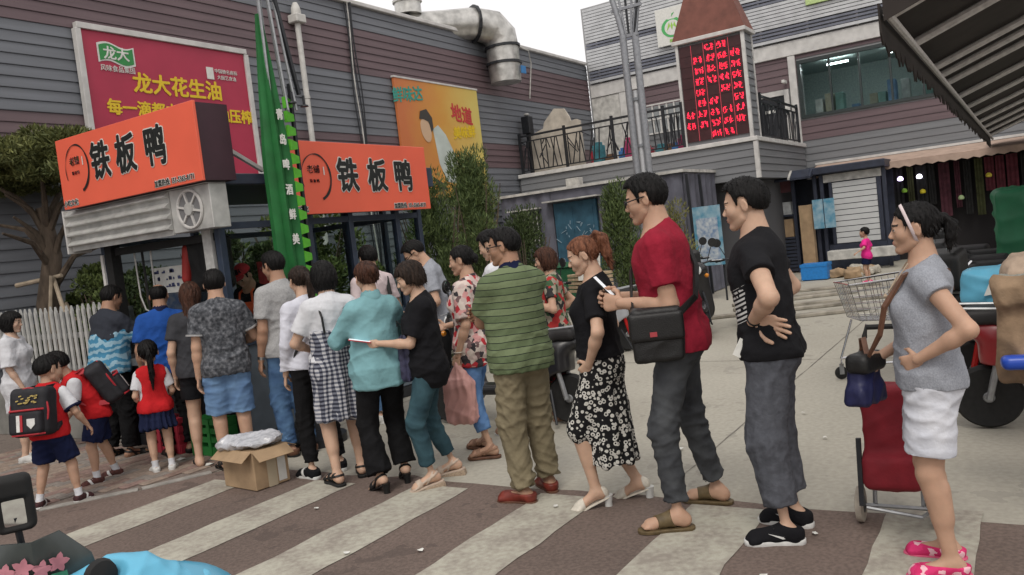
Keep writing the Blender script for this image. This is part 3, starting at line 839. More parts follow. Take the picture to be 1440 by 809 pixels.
# ------------------------------------------------------------------ cloth patterns
def pat(name, build, rough=0.9, bump=0.8, bscale=20):
    if name in MATS: return MATS[name]
    m = mat(name, (0.5, 0.5, 0.5), rough=rough, spec=0.2, bump=bump, bscale=bscale)
    nt, b = nodes_of(m); tc = N(nt, 'ShaderNodeTexCoord')
    sep = N(nt, 'ShaderNodeSeparateXYZ'); nt.links.new(tc.outputs['Object'], sep.inputs[0])
    c = build(nt, tc.outputs['Object'], sep.outputs)
    nt.links.new(c, b.inputs['Base Color']); return m
def noise(nt, co, sc, det=3.0):
    n = N(nt, 'ShaderNodeTexNoise'); n.inputs['Scale'].default_value = sc; n.inputs['Detail'].default_value = det
    nt.links.new(co, n.inputs[0]); return n.outputs['Fac']
def stripes(c1, c2, line, period, w):
    def f(nt, co, s):
        z = M(nt, 'ADD', s[2], M(nt, 'MULTIPLY', noise(nt, co, 3.0), 0.03))
        fr = M(nt, 'FRACT', M(nt, 'DIVIDE', z, period))
        base = MIX(nt, M(nt, 'GREATER_THAN', M(nt, 'FRACT', M(nt, 'DIVIDE', z, period*2)), 0.5), c1, c2)
        return MIX(nt, M(nt, 'LESS_THAN', fr, w), base, line)
    return f
def gingham(a, b, d, p):
    def f(nt, co, s):
        u = M(nt, 'ADD', M(nt, 'ADD', s[0], M(nt, 'MULTIPLY', s[1], 0.8)), M(nt, 'MULTIPLY', noise(nt, co, 4.0), 0.03)); v = M(nt, 'ADD', s[2], M(nt, 'MULTIPLY', noise(nt, co, 5.0), 0.03))
        x = M(nt, 'GREATER_THAN', M(nt, 'FRACT', M(nt, 'DIVIDE', u, p)), 0.5); z = M(nt, 'GREATER_THAN', M(nt, 'FRACT', M(nt, 'DIVIDE', v, p)), 0.5)
        t = M(nt, 'MULTIPLY', M(nt, 'ADD', x, z), 0.5)
        return MIX(nt, M(nt, 'GREATER_THAN', t, 0.75), MIX(nt, M(nt, 'GREATER_THAN', t, 0.25), a, b), d)
    return f
def cells(cols, sc, gap=None, gapw=0.1):
    def f(nt, co, s):
        v = N(nt, 'ShaderNodeTexVoronoi'); v.inputs['Scale'].default_value = sc; v.inputs['Randomness'].default_value = 1
        ad = N(nt, 'ShaderNodeVectorMath'); ad.operation = 'ADD'
        nz = N(nt, 'ShaderNodeTexNoise'); nz.inputs['Scale'].default_value = sc*1.2; nt.links.new(co, nz.inputs[0])
        sc_ = N(nt, 'ShaderNodeVectorMath'); sc_.operation = 'SCALE'; sc_.inputs['Scale'].default_value = 0.9/sc
        nt.links.new(nz.outputs['Color'], sc_.inputs[0]); nt.links.new(co, ad.inputs[0]); nt.links.new(sc_.outputs[0], ad.inputs[1]); nt.links.new(ad.outputs[0], v.inputs['Vector'])
        rp = N(nt, 'ShaderNodeValToRGB'); rp.color_ramp.interpolation = 'CONSTANT'
        se = N(nt, 'ShaderNodeSeparateXYZ'); nt.links.new(v.outputs['Color'], se.inputs[0]); nt.links.new(se.outputs[0], rp.inputs[0])
        el = rp.color_ramp.elements
        while len(el) < len(cols): el.new(0.5)
        for i, c in enumerate(cols): el[i].position = i/len(cols); el[i].color = (*c, 1)
        out = rp.outputs[0]
        if gap is not None: out = MIX(nt, M(nt, 'GREATER_THAN', v.outputs['Distance'], gapw), out, gap)
        return out
    return f
def rings(bg, fg, sc, lo, hi, centre=None):
    def f(nt, co, s):
        v = N(nt, 'ShaderNodeTexVoronoi'); v.inputs['Scale'].default_value = sc; v.inputs['Randomness'].default_value = 0.75; nt.links.new(co, v.inputs['Vector'])
        d = M(nt, 'ADD', v.outputs['Distance'], M(nt, 'MULTIPLY', M(nt, 'SUBTRACT', noise(nt, co, sc*2.2), 0.5), 0.28))
        m = M(nt, 'MULTIPLY', M(nt, 'GREATER_THAN', d, lo), M(nt, 'LESS_THAN', d, hi))
        return MIX(nt, m, bg, fg)
    return f
def blotch(cols, sc, det=6.0, stretch=None):
    def f(nt, co, s):
        if stretch:
            mp = N(nt, 'ShaderNodeMapping'); mp.inputs['Scale'].default_value = stretch; nt.links.new(co, mp.inputs[0]); co = mp.outputs[0]
        rp = N(nt, 'ShaderNodeValToRGB'); nt.links.new(noise(nt, co, sc, det), rp.inputs[0]); el = rp.color_ramp.elements
        while len(el) < len(cols): el.new(0.5)
        for i, c in enumerate(cols): el[i].position = 0.32+0.36*i/(len(cols)-1); el[i].color = (*c, 1)
        return rp.outputs[0]
    return f
def ombre(top, mid_, low, z0, z1):
    def f(nt, co, s):
        z = M(nt, 'ADD', s[2], M(nt, 'MULTIPLY', M(nt, 'SUBTRACT', noise(nt, co, 5.0), 0.5), 0.25))
        w = M(nt, 'SUBTRACT', noise(nt, co, 9.0), 0.0)
        lowc = MIX(nt, M(nt, 'GREATER_THAN', M(nt, 'FRACT', M(nt, 'ADD', M(nt, 'MULTIPLY', s[2], 14), M(nt, 'MULTIPLY', w, 2.2))), 0.52), mid_, low)
        return MIX(nt, M(nt, 'GREATER_THAN', z, z1), lowc, top)
    return f
def cloth(name, c, n=0.14, ns=14.0, bump=0.9): return mat(name, c, rough=0.92, noise=n, nscale=ns, bump=bump, bscale=20, spec=0.15)
def denim(name, c, lo=None): return mat(name, c, rough=0.9, noise=0.4, nscale=7, bump=0.45, bscale=22, spec=0.15, col2=lo or tuple(v*0.45 for v in c), detail=7)

fair = skin_mat('fair', (0.53, 0.345, 0.245)); warm = skin_mat('warm', (0.47, 0.29, 0.20)); tan = skin_mat('tan', (0.35, 0.20, 0.13)); pale = skin_mat('pale', (0.56, 0.375, 0.275))
HBL = hair_mat('black', (0.002, 0.002, 0.002), (0.009, 0.008, 0.008))
HBR = hair_mat('dark_brown', (0.008, 0.005, 0.004), (0.035, 0.022, 0.016))
HAU = hair_mat('auburn', (0.02, 0.009, 0.006), (0.085, 0.036, 0.022))
HCO = hair_mat('copper', (0.05, 0.018, 0.010), (0.24, 0.10, 0.055))
black = cloth('black_cotton', (0.010, 0.010, 0.012)); blackp = cloth('black_twill', (0.009, 0.009, 0.010), .3)
white = cloth('white_cotton', (0.62, 0.63, 0.66)); navy = cloth('navy_cotton', (0.010, 0.014, 0.045))
red = cloth('red_knit', (0.50, 0.018, 0.022)); crimson = cloth('crimson_jersey', (0.27, 0.016, 0.034), .16)
heather = cloth('grey_heather', (0.29, 0.305, 0.34), .22, 160); greyj = cloth('light_grey_jersey', (0.34, 0.34, 0.34), .18, 90)
leatherb = mat('black_leather', (0.010, 0.010, 0.010), rough=0.45, bump=0.25, bscale=160, noise=.3, nscale=20)
rubw = mat('white_rubber', (0.62, 0.62, 0.60), rough=0.6, noise=.15, nscale=30); rubb = mat('black_rubber', (0.012, 0.012, 0.012), rough=0.75, noise=.3, nscale=30)
brownl = mat('brown_leather', (0.13, 0.06, 0.035), rough=0.55, bump=0.2, noise=.3, nscale=30); olivel = mat('olive_leather', (0.12, 0.085, 0.040), rough=0.55, noise=.3, nscale=30)
redl = mat('oxblood_leather', (0.17, 0.028, 0.018), rough=0.45, noise=.35, nscale=24); tanl = mat('tan_leather', (0.30, 0.17, 0.11), rough=0.6, noise=.2)
creaml = mat('cream_leather', (0.60, 0.56, 0.48), rough=0.5, noise=.15, nscale=40); wirem = mat('dark_wire', (0.02, 0.02, 0.022), rough=0.35, metal=.6)
pinkf = pat('pink_flower_cloth', cells([(0.62, 0.04, 0.16), (0.55, 0.03, 0.13), (0.75, 0.45, 0.50)], 38))
steel = mat('bright_steel', (0.55, 0.55, 0.55), rough=0.3, metal=1.0); chrome = mat('chrome', (0.62, 0.62, 0.63), rough=0.14, metal=1.0)
screen_glass = mat('phone_glass', (0.03, 0.035, 0.04), rough=0.08)
lit_screen = mat('lit_phone_screen', (0.6, 0.62, 0.65), rough=0.2, emit=((0.75, 0.78, 0.8), 0.6))

def chest_print(nt, co, s):    # slanted white bars on the left front of the tee
    a = M(nt, 'ADD', s[2], M(nt, 'MULTIPLY', s[1], .45)); st_ = M(nt, 'LESS_THAN', M(nt, 'FRACT', M(nt, 'DIVIDE', a, .022)), .5)
    m_ = M(nt, 'MULTIPLY', M(nt, 'MULTIPLY', M(nt, 'GREATER_THAN', s[1], .035), M(nt, 'LESS_THAN', s[0], .02)), M(nt, 'MULTIPLY', M(nt, 'GREATER_THAN', a, 1.13), M(nt, 'LESS_THAN', a, 1.30)))
    return MIX(nt, M(nt, 'MULTIPLY', m_, M(nt, 'MULTIPLY', st_, M(nt, 'GREATER_THAN', noise(nt, co, 25.0), .42))), (.010, .010, .012), (.55, .55, .54))
# ------------------------------------------------------------------ ground
random.seed(4); RNG = np.random.default_rng(11)
def ground_mat(name, c, c2, sc, spots=None, bump=0.3, bs=40, crack=None, rough=.9):
    m = mat(name, c, rough=rough, spec=.25)
    nt, b = nodes_of(m); tc = N(nt, 'ShaderNodeTexCoord'); co = tc.outputs['Object']
    big = noise(nt, co, sc, 8.0); fine = noise(nt, co, sc*60, 4.0)
    rp = N(nt, 'ShaderNodeValToRGB'); rp.color_ramp.elements[0].position = .34; rp.color_ramp.elements[1].position = .68
    rp.color_ramp.elements[0].color = (*c2, 1); rp.color_ramp.elements[1].color = (*c, 1); nt.links.new(big, rp.inputs[0])
    col = rp.outputs[0]
    rf = N(nt, 'ShaderNodeValToRGB'); rf.color_ramp.elements[0].position = .35; rf.color_ramp.elements[1].position = .65
    rf.color_ramp.elements[0].color = (.72, .72, .72, 1); rf.color_ramp.elements[1].color = (1.15, 1.15, 1.15, 1); nt.links.new(fine, rf.inputs[0])
    mu = N(nt, 'ShaderNodeMixRGB', blend_type='MULTIPLY'); mu.inputs[0].default_value = .35 if 'concrete' in name else .75; nt.links.new(col, mu.inputs[1]); nt.links.new(rf.outputs[0], mu.inputs[2]); col = mu.outputs[0]
    if spots is not None:   # dark stains of their own shape
        st = M(nt, 'GREATER_THAN', M(nt, 'MULTIPLY', noise(nt, co, 1.7, 6.0), noise(nt, co, 6.3, 5.0)), .345)
        ss = M(nt, 'MULTIPLY', st, .55); col = MIX(nt, ss, col, spots)
    if crack is not None:
        v = N(nt, 'ShaderNodeTexVoronoi', feature='DISTANCE_TO_EDGE'); v.inputs['Scale'].default_value = .33
        ad = N(nt, 'ShaderNodeMixRGB'); ad.inputs[0].default_value = .12; nz = N(nt, 'ShaderNodeTexNoise'); nz.inputs['Scale'].default_value = 2.2; nz.inputs['Detail'].default_value = 6
        nt.links.new(co, nz.inputs[0]); nt.links.new(co, ad.inputs[1]); nt.links.new(nz.outputs['Color'], ad.inputs[2]); nt.links.new(ad.outputs[0], v.inputs['Vector'])
        col = MIX(nt, M(nt, 'MULTIPLY', M(nt, 'LESS_THAN', v.outputs['Distance'], .0022), .6), col, crack)
    nt.links.new(col, b.inputs['Base Color'])
    bp = N(nt, 'ShaderNodeBump'); bp.inputs['Strength'].default_value = bump; bp.inputs['Distance'].default_value = .006
    nt.links.new(noise(nt, co, bs, 6.0), bp.inputs['Height']); nt.links.new(bp.outputs[0], b.inputs['Normal'])
    return m
concrete = ground_mat('yard_concrete', (.425, .405, .345), (.345, .325, .275), .45, (.27, .255, .22), .15, 30, None)
asphalt = ground_mat('red_asphalt', (.190, .143, .122), (.140, .107, .092), .8, (.09, .07, .062), .7, 120)
stripe_m = mat('worn_road_paint', (.37, .36, .31), rough=.9)
nt, b = nodes_of(stripe_m); tc = N(nt, 'ShaderNodeTexCoord'); co = tc.outputs['Object']
rp = N(nt, 'ShaderNodeValToRGB'); rp.color_ramp.elements[0].position = .36; rp.color_ramp.elements[1].position = .60
rp.color_ramp.elements[0].color = (.27, .24, .205, 1); rp.color_ramp.elements[1].color = (.43, .415, .345, 1)
nt.links.new(M(nt, 'ADD', M(nt, 'MULTIPLY', noise(nt, co, 3.5, 8.0), .6), M(nt, 'MULTIPLY', noise(nt, co, 28.0, 6.0), .4)), rp.inputs[0]); nt.links.new(rp.outputs[0], b.inputs['Base Color'])
bp = N(nt, 'ShaderNodeBump'); bp.inputs['Strength'].default_value = .6; bp.inputs['Distance'].default_value = .004
nt.links.new(noise(nt, co, 110.0), bp.inputs['Height']); nt.links.new(bp.outputs[0], b.inputs['Normal'])

def sheet(name, pts, z, m, parent=None, kind='structure'):
    mb = MB(); mb.add([(x, y, z) for x, y in pts], [tuple(range(len(pts)))])
    o = mb.build(name, m, parent)
    if parent is None: tag(o, kind=kind)
    return o
ground = sheet('ground', [(-60, -60), (160, -60), (160, 120), (-60, 120)], 0.0, concrete)
joint_m = mat('joint_tar', (.20, .185, .16), rough=.95, noise=.4, nscale=8)
for y in (-2.0, 1.98, 5.9):
    rj = np.random.default_rng(int(y*10)+50); xs = np.linspace(4.5, 17, 60); w = .006
    sheet('expansion_joint', [(x, y-w+rj.normal()*.003) for x in xs]+[(x, y+w+rj.normal()*.003) for x in xs[::-1]], .0025, joint_m, ground)
for x in (8.9, 13.2):
    rj = np.random.default_rng(int(x*10)); ys = np.linspace(-2, 5.9, 40); w = .007
    sheet('expansion_joint', [(x-w+rj.normal()*.003, y) for y in ys]+[(x+w+rj.normal()*.003, y) for y in ys[::-1]], .003, joint_m, ground)
def jag(x, y0, y1, n, a):   # broken edge where the asphalt meets the concrete
    r = np.random.default_rng(3); ys = np.linspace(y0, y1, n); return [(x+r.normal()*a, y) for y in ys]
road = sheet('road', [(-40, -40), (-40, 40)]+[(.2, 40), (1.4, 7.6), (2.2, 7.05), (3.12, 6.46), (3.7, 6.05), (4.2, 5.82)]+jag(4.42, 5.7, -8, 70, .022)+[(4.45, -40)], 0.004, asphalt)
for i, (y0, y1, x1) in enumerate(((-.70, -.28, 4.5), (.30, .72, 4.55), (1.30, 1.735, 4.34), (2.31, 2.725, 4.32), (3.28, 3.72, 4.30), (4.24, 4.64, 4.22), (5.20, 5.60, 4.05))):
    r = np.random.default_rng(20+i); n = 40; xs = np.linspace(-3, x1, n)
    pts = [(x, y0+r.normal()*.006) for x in xs]+[(x, y1+r.normal()*.006) for x in xs[::-1]]
    sheet('crosswalk_stripe', pts, 0.008, stripe_m, road)
# pavement of small bricks on the left
pave_m = ground_mat('paver_bed', (.24, .20, .175), (.19, .155, .135), .9, (.12, .10, .09), .5, 60)
nt, b = nodes_of(pave_m)
pavement = sheet('pavement', [(.2, 40), (1.4, 7.62), (2.2, 7.07), (3.13, 6.48), (3.72, 6.07), (4.22, 5.83), (4.9, 5.8), (4.9, 40)], 0.005, pave_m)
brick_ms = [mat('paver_%s' % k, c, rough=.92, noise=.25, nscale=25, bump=.4, bscale=90) for k, c in (('buff', (.30, .235, .19)), ('rose', (.27, .185, .16)), ('grey', (.25, .22, .195)), ('clay', (.245, .17, .14)))]
bme = MB().box(-.106, .106, -.051, .051, 0, .012).mesh('paver', bevel=.003)
cnt = 0
for i in range(60):
    for j in range(60):
        x = 2.35+i*.22+(.11 if j % 2 else 0); y = 5.95+j*.11
        inside = x < 4.72 and y > 5.86+max(0, (4.2-x))*.63+.10 and y < 9.3
        if not inside or (x < 3.0 and y > 7.6): continue
        if cnt >= 296: break
        o = bpy.data.objects.new('paver', bme); COL.objects.link(o); o.parent = pavement
        if not bme.materials: bme.materials.append(brick_ms[0])
        o.location = (x, y, .003+random.uniform(0, .0025)); o.rotation_euler = (random.uniform(-.006, .006), random.uniform(-.006, .006), random.uniform(-.012, .012))
        o.material_slots[0].link = 'OBJECT'; o.material_slots[0].material = brick_ms[random.choice((0, 0, 1, 2, 2, 3))]; cnt += 1
kerb = mat('kerb_stone', (.30, .285, .26), rough=.9, noise=.3, nscale=9, bump=.5, bscale=50)
mb = MB(); 
for (ax, ay), (bx_, by) in (((1.4, 7.62), (2.18, 7.09)), ((2.2, 7.07), (3.11, 6.50)), ((3.13, 6.48), (3.70, 6.09)), ((3.72, 6.07), (4.20, 5.84))):
    mb = MB(); mb.bar((ax, ay, .004), (bx_, by, .004), .075, .024); o = mb.build('kerb_edging', kerb, pavement, bevel=.004)

# ------------------------------------------------------------------ clad buildings
def siding_mat(name, c, c2):
    return mat(name, c, rough=.55, noise=.3, nscale=3.0, col2=c2, bump=.12, bscale=90, stretch=(.25, .25, 4.0), detail=7, spec=.35)
slate = siding_mat('slate_siding', (.165, .175, .195), (.13, .138, .152)); maroon = siding_mat('maroon_siding', (.145, .100, .108), (.112, .078, .085)); slate2 = siding_mat('grey_siding', (.185, .19, .20), (.15, .155, .163))
offwhite = mat('offwhite_trim', (.56, .55, .53), rough=.6, noise=.18, nscale=5, bump=.1)
dirty = mat('grimy_white', (.50, .49, .46), rough=.7, noise=.35, nscale=6)
navy_steel = mat('navy_steel', (.030, .045, .075), rough=.45, noise=.25, nscale=12, spec=.5)
dark_steel = mat('dark_steel', (.018, .020, .024), rough=.45, noise=.3, nscale=15)
wall_core = mat('wall_core', (.08, .08, .085), rough=.9)
glass = mat('window_glass', (.75, .82, .80), rough=.03, trans=1.0, spec=.5)
nodes_of(glass)[1].inputs['IOR'].default_value = 1.05
def board_x(x0, x1, y, z, h):      # lapped board facing -Y
    return MB().prism([(0, z+.003), (-.022, z), (-.022, z+.012), (-.006, z+h-.004), (0, z+h-.003)], x0, x1, lambda a, b, d: (d, y+a, b))
def board_y(y0, y1, x, z, h):      # lapped board facing -X
    return MB().prism([(0, z+.003), (-.022, z), (-.022, z+.012), (-.006, z+h-.004), (0, z+h-.003)], y0, y1, lambda a, b, d: (x+a, d, b))
hall = empty('supermarket_hall', (8, 11.2, 0), 0, 'long hall clad in slate and maroon lapped boards behind the kiosk', 'building')
def W_(o, root):  # keep world coordinates although parented
    o.location = tuple(-v for v in root.location); return o
W_(MB().box(-6, 22.725, 11.0, 24, 0, 6.52).build('wall', wall_core, hall), hall)
def band_a(z): return maroon if (5.30 <= z < 6.2 or 3.4 <= z < 4.04) else slate
z = 0.0; pitch = .150
while z < 6.5:
    W_(board_x(-6, 22.70, 10.995, z, pitch).build('siding_board', band_a(z+.07), hall), hall); z += pitch
W_(MB().box(-6, 22.64, 10.90, 11.3, 6.60, 6.68).build('roof_coping', offwhite, hall, bevel=.01), hall)
# banner board on the hall
BR = mat('banner_red', (.40, .030, .068), rough=.5, noise=.10, nscale=2)
banner = empty('wall_banner', (8.15, 10.9, 3.3), 0, 'white framed crimson banner with yellow lettering on the hall wall', 'billboard')
BX0, BX1, BZ0, BZ1 = 6.68, 9.60, 3.15, 5.29
W_(MB().box(BX0+.05, BX1-.05, 10.90, 10.955, BZ0+.05, BZ1-.05).build('panel', BR, banner), banner)
for nm, bx in (('frame_top', (BX0, BX1, 10.86, 10.96, BZ1-.055, BZ1+.03)), ('frame_bottom', (BX0, BX1, 10.86, 10.96, BZ0-.03, BZ0+.055)), ('frame_side', (BX0-.03, BX0+.055, 10.862, 10.958, BZ0+.056, BZ1-.056)), ('frame_side', (BX1-.055, BX1+.03, 10.862, 10.958, BZ0+.056, BZ1-.056))):
    W_(MB().box(*bx).build(nm, offwhite, banner, bevel=.006), banner)
yel = mat('yellow_print', (.72, .50, .02), rough=.5, noise=.1); greenp = mat('green_print', (.03, .24, .06), rough=.5, noise=.1); whitep = mat('white_print', (.66, .66, .62), rough=.55, noise=.1); blackpr = mat('black_print', (.012, .014, .013), rough=.5)
def wtext(root, *a, **k): return W_(place_text(*a, **k), root)
wtext(banner, '龙大花生油', .315, yel, banner, (8.22, 10.892, 4.54), (1, 0, 0), (0, 0, 1), fat=.009)
wtext(banner, '每一滴都由自有基地压榨', .235, yel, banner, (8.27, 10.892, 4.16), (1, 0, 0), (0, 0, 1), fat=.007)
wtext(banner, '不', .22, yel, banner, (8.05, 10.892, 3.80), (1, 0, 0), (0, 0, 1), fat=.006)
def flag(z0, z1, x0, x1, y, dd, m, name):
    n = 12; up_ = [(x0+(x1-x0)*i/n, z1+.035*math.sin(i/n*6.28)) for i in range(n+1)]; dn = [(x0+(x1-x0)*i/n, z0+.035*math.sin(i/n*6.28)) for i in range(n, -1, -1)]
    return W_(MB().prism(up_+dn, y, y-dd, lambda a, b, d: (a, d, b)).build(name, m, banner), banner)
flag(4.80, 5.07, 6.95, 7.52, 10.896, .004, whitep, 'logo_edge'); flag(4.825, 5.045, 6.975, 7.495, 10.891, .004, greenp, 'logo_flag')
wtext(banner, '龙大', .20, whitep, banner, (7.23, 10.884, 4.93), (1, 0, 0), (0, 0, 1), fat=.004)
wtext(banner, '风味食品集团', .10, whitep, banner, (7.23, 10.892, 4.72), (1, 0, 0), (0, 0, 1), sx=.9)
wtext(banner, '中国驰名商标', .075, whitep, banner, (9.14, 10.892, 4.89), (1, 0, 0), (0, 0, 1)); wtext(banner, '大厨艺食油', .075, whitep, banner, (9.14, 10.892, 4.79), (1, 0, 0), (0, 0, 1))
W_(MB().box(8.76, 8.89, 10.888, 10.897, 4.75, 4.94).build('emblem', whitep, banner), banner)
# poster board
poster_m = mat('poster_ground', (.6, .4, .1), rough=.5)
nt, b = nodes_of(poster_m); tc = N(nt, 'ShaderNodeTexCoord'); sp = N(nt, 'ShaderNodeSeparateXYZ'); nt.links.new(tc.outputs['Object'], sp.inputs[0])
t = M(nt, 'ADD', M(nt, 'DIVIDE', M(nt, 'SUBTRACT', sp.outputs[0], 13.42), 3.0), M(nt, 'MULTIPLY', M(nt, 'SUBTRACT', noise(nt, tc.outputs['Object'], 1.3), .5), .5))
rp = N(nt, 'ShaderNodeValToRGB'); el = rp.color_ramp.elements; el[0].position = .05; el[0].color = (.55, .17, .06, 1); el[1].position = .95; el[1].color = (.62, .50, .14, 1); e2 = el.new(.5); e2.color = (.60, .30, .06, 1)
nt.links.new(t, rp.inputs[0]); nt.links.new(rp.outputs[0], b.inputs['Base Color'])
poster = empty('wall_poster', (14.9, 10.9, 3.2), 0, 'orange and yellow poster of a bowing figure on the hall wall', 'billboard')
W_(MB().box(13.42, 16.45, 10.90, 10.955, 2.75, 5.27).build('panel', poster_m, poster), poster)
W_(MB().box(13.40, 16.47, 10.885, 10.96, 5.272, 5.31).build('frame_top', offwhite, poster), poster)
def blob(root, pts, y, dd, m, name):
    return W_(MB().prism(pts, y, y-dd, lambda a, b, d: (a, d, b)).build(name, m, root), root)
def ellpts(cx, cz, rx, rz, n=18, j=0.0, rot=0.0):
    r = np.random.default_rng(int(cx*100)); return [(cx+(rx*math.cos(t)*math.cos(rot)-rz*math.sin(t)*math.sin(rot))*(1+j*r.normal()), cz+(rx*math.cos(t)*math.sin(rot)+rz*math.sin(t)*math.cos(rot))*(1+j*r.normal())) for t in [2*PI*i/n for i in range(n)]]
pskin = mat('poster_skin', (.58, .40, .26), rough=.5); pwhite = mat('poster_white', (.52, .58, .54), rough=.5, noise=.15, nscale=3); pdark = mat('poster_dark', (.05, .045, .04), rough=.5); pgreen = mat('poster_teal', (.04, .30, .24), rough=.5); pred = mat('poster_red', (.50, .05, .05), rough=.5)
blob(poster, [(14.55, 4.25), (14.75, 4.35), (15.0, 4.15), (15.25, 3.75), (15.45, 3.2), (15.2, 3.05), (14.85, 3.1), (14.65, 3.5)], 10.897, .004, pwhite, 'robe_print')
blob(poster, ellpts(14.30, 4.22, .17, .27, rot=.25), 10.896, .008, pskin, 'face_print'); blob(poster, [(14.10, 4.45), (14.16, 4.62), (14.38, 4.68), (14.55, 4.5), (14.56, 4.25), (14.48, 4.18), (14.42, 4.4), (14.25, 4.45)], 10.887, .004, pdark, 'hair_print')
blob(poster, [(14.35, 3.2), (14.75, 3.05), (14.85, 2.9), (14.5, 2.95)], 10.892, .004, pdark, 'sash_print')
wtext(poster, '鲜味达', .34, pgreen, poster, (13.82, 10.892, 4.93), (1, 0, .12), (0, 0, 1), fat=.008)
wtext(poster, '地道', .42, pred, poster, (15.72, 10.892, 4.62), (1, 0, -.1), (0, 0, 1), fat=.011); wtext(poster, '美味鲜', .30, yel, poster, (15.75, 10.892, 4.22), (1, 0, .1), (0, 0, 1), fat=.008)
# pipes and cables on the hall
pvc = mat('white_pvc', (.55, .54, .51), rough=.55, noise=.2, nscale=7)
pipe = empty('drain_pipe', (10.85, 10.85, 0), 0, 'white plastic drainpipe with hopper running down the hall wall', 'pipe')
W_(MB().tube([(10.85, 10.86, 0), (10.85, 10.86, 5.95)], .052, 12).build('tube', pvc, pipe, smooth=True), pipe)
W_(MB().box(10.73, 10.97, 10.74, 10.97, 5.95, 6.10).build('hopper', pvc, pipe, bevel=.015), pipe)
W_(MB().lathe([(.085, 0), (.09, .06), (.075, .14), (.05, .2), (.04, .22)], 14, (10.85, 10.86, 6.10)).build('vent_cap', pvc, pipe, smooth=True), pipe)
for zz in (4.6, 3.2): W_(MB().tube([(10.85, 10.86, zz), (10.85, 10.86, zz+.05)], .062, 12).build('bracket', dirty, pipe), pipe)
cab = empty('cable_run', (12.25, 10.9, 0), 0, 'thin dark cables hanging down the hall wall right of the drainpipe', 'cable')
for k in range(4):
    W_(MB().tube([(12.22+k*.05+.03*math.sin(i*.9+k), 10.93-.01*k, 6.62-i*.35) for i in range(17)], .014, 5).build('cable', dark_steel if k != 1 else dirty, cab, smooth=True), cab)
cab2 = tag(MB().tube([(18.6, 10.85, 6.6), (18.9, 10.75, 6.5), (19.05, 10.8, 6.2), (19.1, 10.9, 5.8), (19.0, 10.93, 5.3)], .016, 5).build('hanging_wire', dirty, smooth=True), 'loose white wire hanging from the roof beside the silver duct', 'cable')
foil = mat('duct_foil', (.52, .51, .48), rough=.35, metal=.75, noise=.35, nscale=5, bump=.8, bscale=9)
duct = empty('exhaust_duct', (17.3, 10.5, 5.4), 0, 'silver foil wrapped exhaust duct bending over the hall roof edge', 'duct')
pts = [(14.3, 12.2, 6.62), (15.1, 11.7, 6.74), (16.0, 11.2, 6.82), (16.6, 10.85, 6.86), (17.0, 10.62, 6.78), (17.18, 10.52, 6.55), (17.2, 10.5, 6.3), (17.2, 10.5, 5.9), (17.2, 10.5, 5.45)]
W_(MB().tube(pts, [.30, .32, .34, .38, .42, .42, .40, .40, .38], 14).build('tube', foil, duct, smooth=True), duct)
for i in (1, 3, 6, 7):
    d = (Vector(pts[i+1])-Vector(pts[i-1])).normalized()*.03; W_(MB().tube([Vector(pts[i])-d, Vector(pts[i])+d], .44 if i > 2 else .36, 14).build('strap_ring', dark_steel, duct), duct)
W_(MB().lathe([(.30, 0), (.30, .25), (.34, .27), (.34, .33), (.12, .42)], 14, (15.1, 11.6, 7.0)).build('vent_cap', foil, duct, smooth=True), duct)
W_(MB().box(17.3, 17.5, 10.08, 10.11, 5.62, 5.8).build('sticker', mat('blue_sticker', (.05, .2, .45)), duct), duct)
W_(MB().box(13.7, 14.6, 11.8, 12.7, 6.53, 6.9).build('base_box', dirty, duct), duct)

# ------------------------------------------------------------------ wing with terrace, tower and shop
XB = 22.7
wing = empty('supermarket_wing', (XB, 5, 0), 0, 'two storey clad wing with wide upper window and shopfront below', 'building')
W_(MB().box(XB+.03, 34, -14, 10.98, 0, 2.55).build('lower_wall', wall_core, wing), wing)
# upper wall leaves the window opening free
WY0, WY1, WZ0, WZ1 = 1.2, 4.88, 3.95, 5.42
for bx in ((XB+.03, 23.2, -14, WY0, 2.56, 8.3), (XB+.03, 23.2, WY1, 10.98, 2.56, 8.3), (XB+.03, 23.2, WY0+.001, WY1-.001, 2.56, WZ0), (XB+.03, 23.2, WY0+.001, WY1-.001, WZ1, 8.3)):
    W_(MB().box(*bx).build('upper_wall', mat('pale_backing', (.34, .345, .35), rough=.8, noise=.15, nscale=3), wing), wing)
z = 2.62
while z < 5.58:
    zc = z+.09; m = maroon if (zc > 4.75 or 3.36 < zc < 3.95) else (slate2 if zc < 3.4 else slate2)
    segs = [(-14, 10.9)]
    if WZ0-.1 < zc < WZ1+.08: segs = [(-14, WY0-.03), (WY1+.03, 10.9)]
    for y0, y1 in segs: W_(board_y(y0, y1, XB+.025, z, .18).build('siding_board', m, wing), wing)
    z += .18
W_(MB().box(XB-.06, XB+.02, -14, 10.9, 5.60, 5.98).build('fascia_band', offwhite, wing, bevel=.01), wing)
W_(MB().box(XB-.05, XB+.02, 4.93, 5.12, 3.25, 5.595).build('corner_strip', offwhite, wing, bevel=.01), wing)
W_(MB().box(XB-.05, XB+.02, 9.75, 10.0, 3.25, 5.595).build('corner_strip', offwhite, wing, bevel=.01), wing)
W_(MB().box(XB-.03, XB+.02, 10.01, 10.9, 3.25, 5.59).build('end_panel', dirty, wing), wing)
